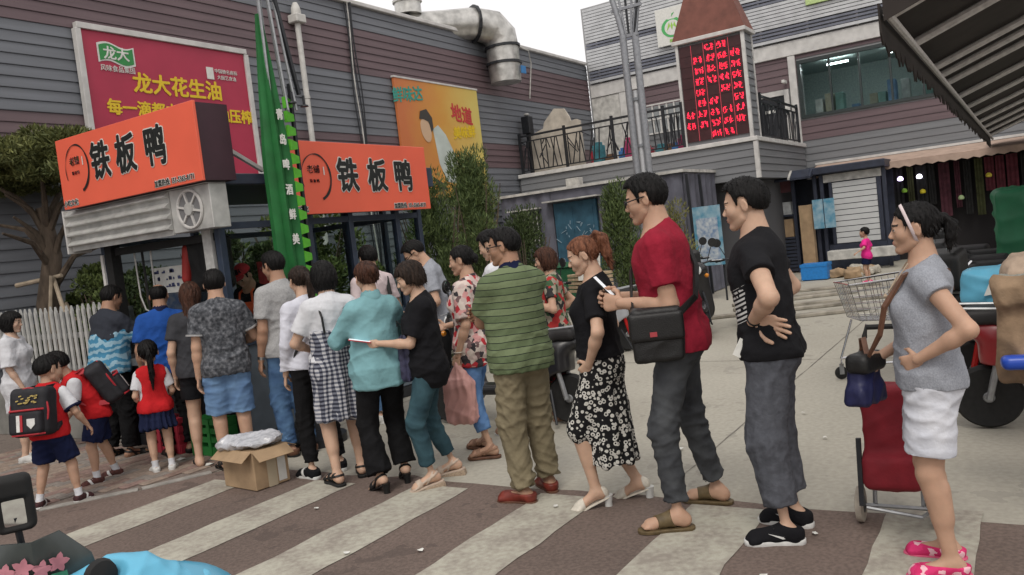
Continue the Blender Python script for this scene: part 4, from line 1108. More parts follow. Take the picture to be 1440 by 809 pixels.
# screen of slats above
perf = mat('pale_metal_slat', (.50, .51, .52), rough=.45, metal=.3, noise=.15, nscale=4); dslat = mat('slate_metal_slat', (.15, .16, .20), rough=.5, noise=.2, nscale=4)
mA, mBk = MB(), MB(); z = 6.02
while z < 8.2:
    k = (6.02 < z < 6.36 or 6.95 < z < 7.20)
    (mBk if k else mA).box(XB-.12, XB-.08, -14, 10.86, z, z+(.055 if k else .074)); z += .092
for mb_, m_, nm in ((mA, perf, 'pale_slat_screen'), (mBk, dslat, 'dark_slat_screen')): tag(W_(mb_.build(nm, m_, wing), wing), kind='stuff')
for y in np.arange(-13.5, 10.9, 1.2): W_(MB().box(XB-.075, XB-.02, y, y+.06, 6.0, 8.2).build('screen_post', dirty, wing), wing)
# window: frames, panes and the room behind
alu = mat('green_black_aluminium', (.030, .040, .040), rough=.4, noise=.2)
win = W_(MB().box(XB-.03, XB+.10, WY0-.02, WY1+.02, WZ1-.07, WZ1+.02).build('window', alu, wing), wing)
for bx in ((XB-.03, XB+.10, WY0-.02, WY1+.02, WZ0-.03, WZ0+.05), (XB-.03, XB+.10, WY0-.02, WY0+.06, WZ0+.051, WZ1-.071), (XB-.03, XB+.10, WY1-.06, WY1+.02, WZ0+.051, WZ1-.071)):
    MB().box(*bx).build('frame', alu, win)
ys = np.linspace(WY0+.06, WY1-.06, 6)
for i in range(5):
    if i: MB().box(XB-.01, XB+.06, ys[i]-.025, ys[i]+.025, WZ0+.051, WZ1-.071).build('mullion', alu, win)
    MB().box(XB+.02, XB+.028, ys[i]+.03, ys[i+1]-.03, WZ0+.052, WZ1-.072).build('pane', glass, win)
room = mat('room_wall', (.42, .48, .47), rough=.9, noise=.2); 
rm_ = MB(); rm_.box(26.5, 26.6, -2, 7, 2.6, 6.2); rm_.box(23.25, 26.5, -2, 7, 2.57, 2.6); rm_.box(23.25, 26.5, -2, 7, 5.6, 5.65); rm_.box(23.25, 26.5, 6.9, 7, 2.6, 5.6); rm_.box(23.25, 26.5, -2, -1.9, 2.6, 5.6)
tag(W_(rm_.build('room_shell', room, wing), wing), kind='stuff')
r = random.Random(5); goods = [mat('goods_%s' % k, c, rough=.6, noise=.3, nscale=9) for k, c in (('white', (.55, .57, .57)), ('blue', (.12, .22, .38)), ('teal', (.18, .32, .30)), ('cream', (.45, .42, .33)))]
for k in range(14):
    y = WY0+.2+k*.26; h = r.uniform(.15, .75); x = r.uniform(23.5, 24.6)
    o = MB().box(x, x+.4, y, y+.2, 3.72, 3.95+h).build('stacked_goods', goods[k % 4], bevel=.01); tag(o, ('white', 'blue', 'teal', 'cream')[k % 4]+' box of goods stacked behind the upper window', 'box', 'goods behind the upper window')
tube_l = mat('fluorescent_tube', (.8, .8, .8), emit=((.9, 1.0, 1.0), 30.0))
for y in (2.3, 3.9):
    o = MB().box(24.3, 24.36, y, y+.55, 5.42, 5.46).build('tube_lamp', tube_l); tag(o, 'lit fluorescent tube on the ceiling behind the upper window', 'lamp', 'ceiling tubes behind the window')
# terrace
terrace = empty('terrace', (18.2, 8, 0), 0, 'raised terrace with clad parapet and white coping beside the hall', 'terrace')
W_(MB().box(18.03, XB, 4.90, 10.95, 2.36, 3.10).build('slab', wall_core, terrace), terrace)
for k in range(5): W_(board_y(4.86, 10.9, 18.02, 2.36+k*.16, .16).build('siding_board', slate2, terrace), terrace)
for k in range(5): W_(board_x(18.0, XB-.06, 4.895, 2.36+k*.16, .16).build('siding_board', slate2, terrace), terrace)
W_(MB().box(17.95, 18.25, 4.83, 10.93, 3.165, 3.26).build('coping', offwhite, terrace, bevel=.008), terrace)
W_(MB().box(18.252, XB-.07, 4.83, 5.1, 3.165, 3.258).build('coping', offwhite, terrace, bevel=.008), terrace)
W_(MB().box(17.97, 18.06, 4.84, 4.93, 2.36, 3.16).build('corner_strip', offwhite, terrace), terrace)
W_(MB().box(18.03, XB, 4.95, 10.9, 3.101, 3.15).build('deck', dirty, terrace), terrace)
W_(MB().box(18.6, XB, 5.2, 10.9, 0.0, 2.35).build('under_wall', wall_core, terrace), terrace)
# terrace rail: each bay is a part
rail = empty('terrace_rail', (18.1, 8, 3.26), 0, 'black wrought metal railing of crossed bars along the terrace', 'railing')
r = random.Random(8)
def bay(a, b, root, z0=3.28, z1=4.22):
    mb = MB(); a = Vector(a); b = Vector(b)
    mb.bar((*a, z0+.06), (*b, z0+.06), .03); mb.bar((*a, z1-.14), (*b, z1-.14), .03); mb.bar((*a, z1), (*b, z1), .05)
    n = 9
    for i in range(n):
        t0 = (i+r.uniform(.0, .6))/n; t1 = min(1, max(0, t0+r.uniform(-.16, .16))); p = a.lerp(b, t0); q = a.lerp(b, t1)
        mb.bar((*p, z0+.06), (*q, z1-.14), .022)
    for i in range(6):
        t0 = r.random(); t1 = min(1, max(0, t0+r.uniform(-.2, .2))); za = r.uniform(z0+.1, z1-.2); p = a.lerp(b, t0); q = a.lerp(b, t1); mb.bar((*p, za), (*q, min(z1-.14, za+.3)), .02)
    return W_(mb.build('rail_bay', dark_steel, root), root)
yy = [10.85, 9.55, 8.25, 6.95, 6.50]
for i in range(4): bay((18.1, yy[i]), (18.1, yy[i+1]), rail)
for y in yy: W_(MB().box(18.07, 18.13, y-.03, y+.03, 3.26, 4.30).build('post', dark_steel, rail), rail)
rail2 = empty('terrace_return_rail', (20, 4.97, 3.26), 0, 'short black railing of bent bars beside the display tower and doorway', 'railing')
bay((19.0, 4.97), (20.7, 4.97), rail2); bay((20.7, 4.97), (22.5, 4.97), rail2)
for x in (19.0, 20.7, 22.5): W_(MB().box(x-.03, x+.03, 4.94, 5.0, 3.26, 4.3).build('post', dark_steel, rail2), rail2)
# terrace door
door = empty('terrace_door', (XB-.02, 5.55, 3.15), 0, 'dark glazed terrace door in a white frame right of the tower', 'door')
W_(MB().box(XB-.05, XB+.02, 5.28, 6.1, 3.16, 4.62).build('leaf', dark_steel, door), door)
for bx in ((XB-.08, XB+.02, 5.16, 5.278, 3.16, 4.76), (XB-.08, XB+.02, 6.102, 6.22, 3.16, 4.76), (XB-.078, XB+.02, 5.279, 6.101, 4.622, 4.76)): W_(MB().box(*bx).build('door_frame', offwhite, door), door)
W_(MB().box(XB-.06, XB-.052, 5.5, 5.85, 4.2, 4.28).build('notice', whitep, door), door)
cam_ = empty('security_camera', (XB-.2, 5.2, 5.0), 0, 'small white security camera on the wing wall above the return railing', 'camera')
W_(MB().box(XB-.35, XB-.05, 5.17, 5.25, 4.9, 4.98).build('housing', offwhite, cam_, bevel=.01), cam_); W_(MB().tube([(XB-.04, 5.21, 4.98), (XB-.12, 5.21, 4.99)], .02, 8).build('bracket', dark_steel, cam_), cam_)
# ventilation window on the terrace wall
lw = empty('barred_window', (XB-.02, 8.4, 4.6), 0, 'white barred window on the terrace wall behind the lamp post', 'window')
W_(MB().box(XB-.04, XB+.02, 7.2, 9.2, 4.25, 5.0).build('pane', mat('grey_pane', (.30, .32, .33), rough=.2), lw), lw)
for y in np.arange(7.2, 9.21, .22): W_(MB().box(XB-.12, XB-.08, y, y+.04, 4.2, 5.05).build('bar', offwhite, lw), lw)
for zz in (4.2, 4.6, 5.02): W_(MB().box(XB-.14, XB-.121, 7.15, 9.28, zz, zz+.04).build('bar', offwhite, lw), lw)
# apple sign
asg = empty('apple_sign', (21.4, 7.6, 6.2), 0, 'white square sign with a green apple emblem on the slat screen', 'sign')
AX = 22.4; k_ = AX/20.0
ay0, ay1, az0, az1 = 6.78*k_, 7.62*k_, 1.62+(6.03-1.62)*k_, 1.62+(6.95-1.62)*k_
W_(MB().box(AX, AX+.06, ay0, ay1, az0, az1).build('panel', whitep, asg, bevel=.005), asg)
W_(MB().bar((AX+.06, (ay0+ay1)/2, az0+.2), (XB-.06, (ay0+ay1)/2, az0+.2), .05).build('bracket', dark_steel, asg), asg)
ac = ((ay0+ay1)/2, (az0+az1)/2)
def onx(root, pts, x, dd, m, name): return W_(MB().prism(pts, x, x-dd, lambda a, b, d: (d, a, b)).build(name, m, root), root)
lime = mat('lime_print', (.30, .55, .08), rough=.5); leafg = mat('leaf_print', (.08, .40, .12), rough=.5)
onx(asg, [(ac[0]+.30*math.cos(t)*(1+.06*math.cos(2*t)), ac[1]-.04+.28*math.sin(t)-(.05 if abs(t-PI/2) < .3 else 0)) for t in [2*PI*i/24 for i in range(24)]], AX-.002, .004, leafg, 'apple_print')
onx(asg, [(ac[0]+.22*math.cos(t), ac[1]-.05+.21*math.sin(t)) for t in [2*PI*i/20 for i in range(20)]], AX-.008, .004, whitep, 'apple_core_print')
for dx in (-.08, .0, .08): onx(asg, [(ac[0]+dx*2, ac[1]-.12), (ac[0]+dx-.03, ac[1]-.0), (ac[0]+dx, ac[1]+.1), (ac[0]+dx+.04, ac[1]-.0)], AX-.014, .004, lime, 'leaf_print')
onx(asg, [(ac[0], ac[1]+.24), (ac[0]-.10, ac[1]+.36), (ac[0]-.02, ac[1]+.33)], AX-.002, .006, leafg, 'stalk_print')
W_(place_text('果蔬', .12, lime, asg, (AX-.006, ac[0], az0+.10), (0, -1, 0), (0, 0, 1)), asg)
gs = tag(MB().box(XB-.2, XB-.14, 3.3, 4.5, 6.75, 7.25).build('green_sign', mat('pale_lime_board', (.45, .58, .25), rough=.6, noise=.2), bevel=.01), 'pale lime board fixed high on the slat screen', 'sign')
# display tower
tower = empty('display_tower', (18.4, 5.7, 3.26), 0, 'grey display tower with red dot-matrix screen and brown hipped roof', 'tower')
W_(MB().box(18.14, 18.72, 4.97, 6.46, 3.261, 5.55).build('body', slate2, tower), tower)
for k in range(14): W_(board_x(18.17, 18.68, 4.968, 3.28+k*.16, .16).build('siding_board', slate2, tower), tower)
ledb = mat('led_black', (.045, .012, .014), rough=.5, noise=.3, nscale=6)
for i in range(5):
    for j in range(9):
        y0 = 5.02+i*.282; z0 = 3.36+j*.238
        W_(MB().box(18.11, 18.138, y0, y0+.276, z0, z0+.232).build('screen_tile', ledb, tower), tower)
ledr = mat('led_red', (.5, .01, .02), emit=((1.0, .02, .06), 2.2)); ledl = mat('led_seam', (.35, .05, .06), emit=((1.0, .1, .15), .5))
r = random.Random(3)
for i in range(5):
    for j in range(9):
        if (i == 4 and j > 2) or (i in (0, 4) and j == 0) or (j == 8 and i not in (1, 2)) or (i, j) in ((2, 4), (1, 3), (3, 0)): continue
        y0 = 5.04+i*.282; z0 = 3.36+j*.238; mb = MB()
        for c in range(2):
            yc = y0+.02+c*.11
            for q in range(11):
                if r.random() < .55: a = r.uniform(0, .06); mb.box(18.100, 18.107, yc+a, yc+a+r.uniform(.03, .05), z0+.04+q*.013, z0+.047+q*.013)
                else: a = r.uniform(0, .09); mb.box(18.098, 18.105, yc+a, yc+a+.010, z0+.04+q*.011, z0+.04+q*.011+r.uniform(.03, .06))
        tag(W_(mb.build('lit_characters', ledr, tower), tower), kind='stuff')
for i in range(1, 5): W_(MB().box(18.104, 18.1095, 5.02+i*.282-.005, 5.02+i*.282+.001, 3.36, 5.49).build('screen_seam', ledl, tower), tower)
for bx in ((18.09, 18.16, 4.94, 5.012, 3.262, 5.55), (18.09, 18.16, 6.44, 6.50, 3.262, 5.55), (18.70, 18.76, 4.94, 5.0, 3.262, 5.55)): W_(MB().box(*bx).build('corner_trim', offwhite, tower), tower)
W_(MB().box(18.03, 18.82, 4.88, 6.56, 5.552, 5.64).build('cornice', offwhite, tower, bevel=.01), tower)
rust = mat('rust_brown_roof', (.17, .062, .045), rough=.7, noise=.25, nscale=5)
W_(MB().loft([[(18.05, 4.90, 5.642), (18.8, 4.90, 5.642), (18.8, 6.54, 5.642), (18.05, 6.54, 5.642)], [(18.36, 5.52, 7.5), (18.5, 5.52, 7.5), (18.5, 5.92, 7.5), (18.36, 5.92, 7.5)]]).build('roof', rust, tower), tower)
# cut-out board and clutter on the terrace
cut = mat('beige_cutout', (.52, .47, .40), rough=.8, noise=.3, nscale=4)
blobp = [(11.0, 3.16), (11.0, 4.15), (10.75, 4.32), (10.45, 4.40), (10.40, 4.55), (10.05, 4.85), (9.75, 4.80), (9.62, 4.58), (9.58, 4.45), (9.42, 4.48), (9.30, 4.42), (9.28, 3.16)]
o = MB().prism(blobp, 18.45, 18.51, lambda a, b, d: (d, (a-9.28)*.93+9.24, 3.16+(b-3.16)*.98)).build('cutout_board', cut); tag(o, 'beige cut-out board with stepped outline standing on the terrace', 'board')
tcols = [('red', (.35, .03, .05)), ('teal', (.05, .20, .24)), ('brown', (.16, .09, .05)), ('blue', (.04, .14, .35)), ('crimson', (.35, .04, .12)), ('olive', (.10, .10, .04))]
r = random.Random(12)
for k in range(12):
    y = 9.2-k*.24; h = r.uniform(.25, .75); cn, cc = tcols[k % 6]
    mb = MB(); x = r.uniform(18.5, 19.2); mb.box(x, x+.3, y-.1, y+.12, 3.152, 3.152+h); mb.box(x+.05, x+.25, y-.06, y+.08, 3.152+h, 3.152+h+.08)
    o = mb.build('stored_carton', mat('carton_'+cn, cc, rough=.7, noise=.4, nscale=8), bevel=.01); tag(o, cn+' packet of goods stored behind the terrace railing', 'packet', cn+' packets on the terrace')
sp_ = empty('loudspeaker_post', (18.4, 10.75, 3.16), 0, 'dark loudspeaker on a short post at the terrace corner', 'loudspeaker')
W_(MB().box(18.36, 18.44, 10.71, 10.79, 3.16, 4.3).build('post', dark_steel, sp_), sp_); W_(MB().box(18.28, 18.5, 10.62, 10.86, 4.3, 4.75).build('cabinet', dark_steel, sp_, bevel=.02), sp_); W_(MB().lathe([(.02, 0), (.08, .04), (.05, .08)], 10, (18.4, 10.74, 4.75)).build('cap', dirty, sp_), sp_)
# shop awning below the window
aw_m = mat('beige_awning_cloth', (.42, .31, .25), rough=.85, noise=.2, nscale=4)
awn = empty('shop_awning', (22.2, 0, 2.4), 0, 'long beige cloth awning with scalloped edge over the shopfront', 'awning')
W_(MB().prism([(XB-.02, 2.66), (XB-.02, 2.63), (21.62, 2.42), (21.62, 2.45)], -14, 4.62, lambda a, b, d: (a, d, b)).build('cloth', aw_m, awn), awn)
W_(MB().box(XB-.08, XB-.02, -14, 4.66, 2.66, 2.72).build('wall_rail', offwhite, awn), awn)
yv = np.arange(-14, 4.6, .12); sc = [(y, 2.27+.04*(i % 2)) for i, y in enumerate(yv)]
W_(MB().prism([(4.62, 2.43)]+[(-14, 2.43)]+sc, 21.60, 21.615, lambda a, b, d: (d, a, b)).build('valance', aw_m, awn), awn)
# shopfront: near-black sheet painted as the shaded interior, hung with strips and goods
W_(MB().box(XB-.02, XB+.028, -14, 4.6, .0, 2.6).build('shop_shade_sheet', mat('shop_dark', (.018, .016, .017), rough=.9), wing), wing)
r = random.Random(21)
scols = [('maroon', (.07, .02, .03)), ('olive', (.05, .055, .02)), ('grey', (.07, .07, .07)), ('black', (.015, .015, .015)), ('wine', (.10, .02, .03))]
y = 3.4; k = 0
while y > -2.2:
    w = r.uniform(.10, .24); cn, cc = scols[r.randrange(5)]; z0 = r.uniform(.9, 1.5)
    mb = MB(); n = 5; mb.prism([(y-w*i/n, .0+(.025 if i % 2 else 0)) for i in range(n+1)]+[(y-w*i/n, .03+(.025 if i % 2 else 0)) for i in range(n, -1, -1)], z0, 2.28, lambda a, b, d: (22.35+b, a, d))
    o = mb.build('hanging_garment', mat('garment_'+cn, cc, rough=.9, noise=.4, nscale=8)); tag(o, cn+' garment hanging on the rail under the beige awning', 'garment', cn+' garments under the awning'); y -= w+r.uniform(.02, .12); k += 1
for (yy_, zz_, c, nm) in ((2.62, 2.02, (.75, .6, 1.0), 'violet'), (2.20, 2.02, (.9, .85, 1.0), 'white'), (2.55, 1.72, (.25, .5, .05), 'green'), (2.15, 1.65, (.6, .5, .02), 'yellow'), (.75, 1.85, (.6, .5, .05), 'amber'), (1.35, 1.4, (.3, .4, .2), 'sage')):
    lit = nm in ('violet', 'white'); mb = MB(); mb.lathe([(.02, -.05), (.06, -.04), (.07, .0), (.05, .04), (.02, .06)], 10, (22.2, yy_, zz_))
    o = mb.build('shop_lamp' if lit else 'hanging_fruit', mat('shop_'+nm, c, rough=.5, emit=((c), 3.0) if lit else None), smooth=True); tag(o, nm+(' lit lamp inside the dark shopfront' if lit else ' bunch hanging inside the dark shopfront'), 'lamp' if lit else 'produce')

# flattened planks and strips lying across the yard
r = random.Random(31); plank_m = mat('weathered_plank', (.30, .275, .23), rough=.9, noise=.4, nscale=6)
for k, (x, y, L, a) in enumerate(((13.2, 3.4, 2.4, -62), (14.0, 3.0, 2.8, -70), (14.8, 3.6, 2.2, -58), (15.6, 2.9, 2.6, -66), (16.3, 3.4, 2.0, -72), (12.4, 2.9, 1.8, -60))):
    o = MB().box(-L/2, L/2, -.09, .09, 0, .05).build('timber_plank', plank_m, bevel=.008); o.location = (x, y, .003); o.rotation_euler = (0, 0, R(a)); tag(o, 'weathered plank lying on the concrete before the navy stall', 'plank', 'planks on the yard')
# ------------------------------------------------------------------ people
P = {}
# ---- the queue, from its end towards the kiosk
P['band'] = person('woman with white hairband, grey tee and white shorts, arm akimbo', (3.83, 0.45), 99, 1.555, 'f', warm, ('pony', HBL, dict(len=.62)),
    dict(m=heather, sleeve=.30, sw=.036, se=.041, hem=.505, hemr=.094, fold=.011, ease=.006),
    dict(kind='shorts', m=pat('white_sport_cloth', blotch([(0.52, 0.54, 0.60), (0.62, 0.63, 0.67)], 9)), len=.39, rad=(.066, .066, .066), fold=.015),
    dict(kind='flat', m=pinkf, sole=mat('pink_rubber', (0.6, 0.1, 0.2), rough=.7)),
    dict(feet=((3.74, 0.42), (3.93, 0.45)), fat=.25, head=(-.02, .02, 0),
         armL=dict(wrist=(-.115, .025, .600), pole=(-.65, -1, .1), dir=(.55, .55, -.35), thumb=(0, .2, 1), curl=.5),
         armR=dict(wrist=(.06, .11, .585), pole=(.8, -1, -.1), dir=(-.3, .8, -.5), thumb=(-.3, .3, 1), curl=1.2, grip=1)))
P['youth'] = person('young man in black tee and grey trousers, hands on his hips', (4.04, 1.15), 96, 1.755, 'm', fair, ('fade', HBL, dict(thick=.02, topz=.03)),
    dict(m=pat('black_tee_print', chest_print), sleeve=.50, sw=.038, se=.045, hem=.505, hemr=.092, fold=.013, neck=.88, nr=.034),
    dict(kind='trousers', m=cloth('slate_suiting', (0.085, 0.09, 0.105), .22, 30), len=.86, rad=(.062, .056, .047), fold=.013, ff=26),
    dict(kind='sneaker', m=black, sole=rubw, lace=rubb, swoosh=rubw),
    dict(feet=((3.92, 1.15), (4.16, 1.16)), lean=.06, head=(.02, .03, 0),
         armL=dict(wrist=(-.105, .015, .622), pole=(-1, -.55, .1), dir=(.06, -.9, -.35), thumb=(.2, .3, -1), curl=.12, flip=True),
         armR=dict(wrist=(.10, .035, .622), pole=(1, -.75, .1), dir=(-.1, -.9, -.3), thumb=(-.2, .3, -1), curl=.15, flip=True)))
P['red'] = person('tall man in crimson tee and grey jeans with glasses, holding a phone', (4.10, 1.68), 104, 1.86, 'm', warm, ('short', HBL, dict(topz=.02)),
    dict(m=crimson, sleeve=.66, sw=.040, se=.043, hem=.490, hemr=.097, fold=.015),
    dict(kind='trousers', m=denim('charcoal_denim', (0.075, 0.08, 0.085), (0.035, 0.037, 0.042)), len=.93, rad=(.056, .041, .034), fold=.013, ff=34),
    dict(kind='slide', m=olivel, sole=brownl),
    dict(heel=.006, feet=((3.94, 1.72), (4.38, 1.65)), fat=.35, head=(.0, .05, 0), lean=.10,
         armL=dict(wrist=(-.055, .125, .655), pole=(-.35, -1, -.35), dir=(.35, 1, .25), thumb=(.2, .2, 1), curl=.7, grip=.6),
         armR=dict(wrist=(.03, .14, .668), pole=(.5, -1, -.3), dir=(-.35, 1, .2), thumb=(-.3, .2, 1), curl=.7, grip=.6)))
glasses(P['red'], wirem)
P['dress'] = person('woman with copper ponytail in black tee and leopard print long skirt', (4.27, 2.22), 112, 1.575, 'f', fair, ('pony_high', HCO, dict(len=.9)),
    dict(m=black, sleeve=.72, sw=.037, se=.038, hem=.555, fold=.009),
    dict(kind='skirt', m=pat('leopard_print', rings((0.010, 0.010, 0.011), (0.52, 0.51, 0.47), 36, .20, .46)), hem=.165, rad=(.078, .122), flat=1.2, fold=.013, nf=8, waist=.635),
    dict(kind='heel', m=creaml, sole=mat('pearl_heel', (0.55, 0.55, 0.53), rough=.3, noise=.1)),
    dict(feet=((4.16, 2.30), (4.38, 2.13)), heel=.022, legL=dict(pitch=.36), legR=dict(pitch=.36), fat=.3, head=(.10, .30, 0), lean=-.01,
         armL=dict(wrist=(-.118, .03, .545), pole=(-1, -.35, 0), dir=(.5, .45, -.6), thumb=(.4, 1, .2), curl=.5),
         armR=dict(wrist=(.115, .03, .53), pole=(.8, -1, -.1), curl=.6)))
P['green'] = person('man with glasses in green striped polo and khaki trousers, arms folded', (4.30, 2.78), 62, 1.675, 'm', tan, ('fade', HBL),
    dict(m=pat('green_striped_pique', stripes((0.110, 0.145, 0.075), (0.155, 0.195, 0.105), (0.012, 0.016, 0.016), .041, .11)), sleeve=.70, sw=.042, se=.050, hem=.475, hemr=.106, fold=.014, ease=.011, collar=navy, flare=.004),
    dict(kind='trousers', m=cloth('khaki_twill', (0.195, 0.165, 0.105), .18, 12), len=.965, rad=(.064, .054, .047), fold=.020, ff=34),
    dict(kind='loafer', m=redl, sole=brownl),
    dict(feet=((4.18, 2.79), (4.42, 2.75)), fat=.6, head=(.80, .03, 0), lean=.03, legL=dict(yaw=.55), legR=dict(yaw=-.2),
         armL=dict(wrist=(.045, .145, .665), pole=(-1, .1, -.6), dir=(1, .1, .1), thumb=(0, 0, 1), curl=.5),
         armR=dict(wrist=(-.045, .150, .69), pole=(1, .1, -.6), dir=(-1, .1, .1), thumb=(0, 0, 1), curl=.5)))
glasses(P['green'], wirem)
P['phone'] = person('short-haired woman in black tee and teal jeans reading her phone', (4.36, 3.58), 130, 1.535, 'f', fair, ('pixie', HBR),
    dict(m=black, sleeve=.82, sw=.041, se=.043, hem=.43, hemr=.100, fold=.013, ease=.012),
    dict(kind='trousers', m=denim('teal_denim', (0.045, 0.095, 0.115), (0.022, 0.048, 0.062)), len=.90, rad=(.060, .044, .036), fold=.013, ff=34),
    dict(kind='wedge', m=mat('beige_leather', (0.50, 0.40, 0.32), rough=.6, noise=.15), sole=mat('jute_wedge', (0.38, 0.29, 0.21), rough=.9, noise=.3, nscale=90, bump=.5)),
    dict(feet=((4.25, 3.60), (4.54, 3.63)), heel=.018, head=(.08, .28, 0), legL=dict(pitch=.16), legR=dict(pitch=.16), lean=.03,
         armL=dict(wrist=(-.045, .20, .665), pole=(-.5, -1, -.5), dir=(.25, 1, .12), thumb=(.2, 0, 1), curl=.8, grip=.8),
         armR=dict(wrist=(.05, .15, .66), pole=(.6, -1, -.4), dir=(-.4, 1, .15), thumb=(-.2, 0, 1), curl=.7)))
P['teal'] = person('woman with auburn bun in loose teal shirt and black flared trousers', (4.27, 3.93), 60, 1.565, 'f', fair, ('bun', HAU, dict(bz=.18, thick=.02)),
    dict(m=cloth('teal_linen', (0.19, 0.37, 0.40), .12, 9), sleeve=1.75, sw=.042, se=.036, hem=.445, hemr=.122, hflat=1.25, fold=.017, ff=22, ease=.014, collar=cloth('teal_linen', (0.19, 0.37, 0.40))),
    dict(kind='trousers', m=blackp, len=.97, rad=(.062, .048, .060), fold=.013, ff=30),
    dict(kind='heel', m=leatherb, sole=leatherb, closed=False),
    dict(feet=((4.14, 3.93), (4.39, 3.92)), heel=.025, legL=dict(pitch=.36), legR=dict(pitch=.36, lift=.0), head=(.08, .10, 0),
         armL=dict(wrist=(-.03, .15, .68), pole=(-1, -.35, -.3), dir=(.9, .4, .1), thumb=(0, 0, 1)),
         armR=dict(wrist=(.05, .16, .66), pole=(1, -.3, -.4), dir=(-.8, .5, .1), thumb=(0, 0, 1))))
P['ging'] = person('woman with black bob, white tee and gingham pinafore dress', (4.30, 4.39), 58, 1.60, 'f', fair, ('bob', HBL),
    dict(m=white, sleeve=.70, sw=.043, se=.047, hem=.56, fold=.013, ease=.011),
    dict(kind='skirt', m=pat('navy_gingham', gingham((0.50, 0.50, 0.52), (0.16, 0.17, 0.21), (0.030, 0.032, 0.05), .030)), hem=.30, rad=(.104, .114), flat=1.18, fold=.015, nf=7, waist=.70),
    dict(kind='sandal', m=rubb, sole=brownl, strap=leatherb),
    dict(heel=.010, feet=((4.18, 4.38), (4.42, 4.37)), fat=.3, head=(.05, .16, 0),
         armL=dict(wrist=(-.07, .13, .60), pole=(-1, -.7, -.1)), armR=dict(wrist=(.06, .14, .62), pole=(1, -.6, -.2))))
P['tail'] = person('woman with long black ponytail in white blouse and black trousers', (4.42, 4.70), 70, 1.59, 'f', fair, ('pony_long', HBR),
    dict(m=cloth('white_shirting', (0.60, 0.61, 0.68)), sleeve=1.9, sw=.037, se=.030, hem=.515, hemr=.100, fold=.013),
    dict(kind='trousers', m=blackp, len=.93, rad=(.060, .042, .033), fold=.013, ff=34),
    dict(kind='sneaker', m=black, sole=rubw, lace=rubw, trim=rubw),
    dict(feet=((4.28, 4.76), (4.52, 4.70)), head=(.05, .15, 0), armL=dict(wrist=(-.125, .03, .50)), armR=dict(wrist=(.10, .12, .58))))
P['gman'] = person('man in plain grey tee and blue jeans beside the green parasol', (4.82, 5.50), 84, 1.735, 'm', tan, ('short', HBL),
    dict(m=greyj, sleeve=.70, sw=.041, se=.046, hem=.49, fold=.015),
    dict(kind='trousers', m=denim('blue_denim', (0.10, 0.19, 0.33), (0.04, 0.08, 0.17)), len=.96, rad=(.060, .046, .038), fold=.013, ff=34),
    dict(kind='loafer', m=brownl, sole=rubb), dict(feet=((4.75, 5.53), (4.90, 5.44)), head=(.12, .14, 0), armL=dict(wrist=(-.13, .03, .49)), armR=dict(wrist=(.10, .14, .60))))
glasses(P['gman'], wirem)
P['camo'] = person('man in mottled charcoal tee and blue denim shorts', (4.38, 5.74), 58, 1.635, 'm', warm, ('short', HBL, dict(thick=.015, topz=.02)),
    dict(m=pat('mottled_jersey', blotch([(0.028, 0.03, 0.035), (0.075, 0.08, 0.09), (0.17, 0.175, 0.19)], 34, 9)), sleeve=.66, sw=.043, se=.050, hem=.475, hemr=.104, fold=.015, trim=greyj),
    dict(kind='shorts', m=denim('washed_denim', (0.17, 0.29, 0.47), (0.09, 0.16, 0.30)), len=.49, rad=(.068, .064, .062), fold=.014, ff=34),
    dict(kind='sandal', m=rubb, sole=rubb, strap=leatherb), dict(feet=((4.32, 5.80), (4.46, 5.66)), fat=.3, head=(-.12, .10, 0),
        armL=dict(wrist=(-.132, .0, .485)), armR=dict(wrist=(.10, .15, .61), pole=(.8, -1, -.2))))
P['shortsw'] = person('woman with long brown hair in charcoal tee and black shorts', (4.42, 6.14), 52, 1.56, 'f', fair, ('long', HAU),
    dict(m=cloth('charcoal_jersey', (0.045, 0.046, 0.052)), sleeve=.62, sw=.040, se=.043, hem=.49, fold=.011),
    dict(kind='shorts', m=black, len=.30, rad=(.066, .064, .064), fold=.013), dict(kind='flipflop', m=rubb, sole=rubb),
    dict(feet=((4.34, 6.17), (4.52, 6.06)), fat=.35, head=(-.1, .10, 0), armL=dict(wrist=(-.13, .02, .50)), armR=dict(wrist=(.1, .13, .6))))
P['girl'] = person('schoolgirl with ponytail in red vest and navy pleated skirt', (4.16, 6.42), 58, 1.11, 'f', fair, ('pony_long', HBL, dict(len=.6)),
    dict(m=white, sleeve=.72, sw=.042, se=.046, hem=.55, fold=.004, ease=.004),
    dict(kind='skirt', m=pat('navy_pleats', stripes((0.012, 0.017, 0.05), (0.012, 0.017, 0.05), (0.35, 0.36, 0.4), .5, .0)), hem=.35, rad=(.085, .15), flat=1.2, fold=.015, nf=14, waist=.60),
    dict(kind='sneaker', m=mat('white_canvas', (0.6, 0.6, 0.58), rough=.8, noise=.1), sole=rubw, lace=rubw, sock=white),
    dict(kid=1, vest=dict(m=red, hem=.50), feet=((4.11, 6.46), (4.20, 6.36)), armL=dict(wrist=(-.10, .08, .56)), armR=dict(wrist=(.10, .11, .58))))
P['bald'] = person('balding man in royal blue polo at the kiosk window', (4.58, 6.78), 55, 1.575, 'm', tan, ('bald', HBL),
    dict(m=cloth('royal_pique', (0.018, 0.075, 0.30)), sleeve=.75, sw=.043, se=.048, hem=.48, fold=.015, collar=navy),
    dict(kind='trousers', m=blackp, len=.95, fold=.015), dict(kind='loafer', m=leatherb, sole=rubb), dict(fat=.6, head=(-.15, .18, 0)))
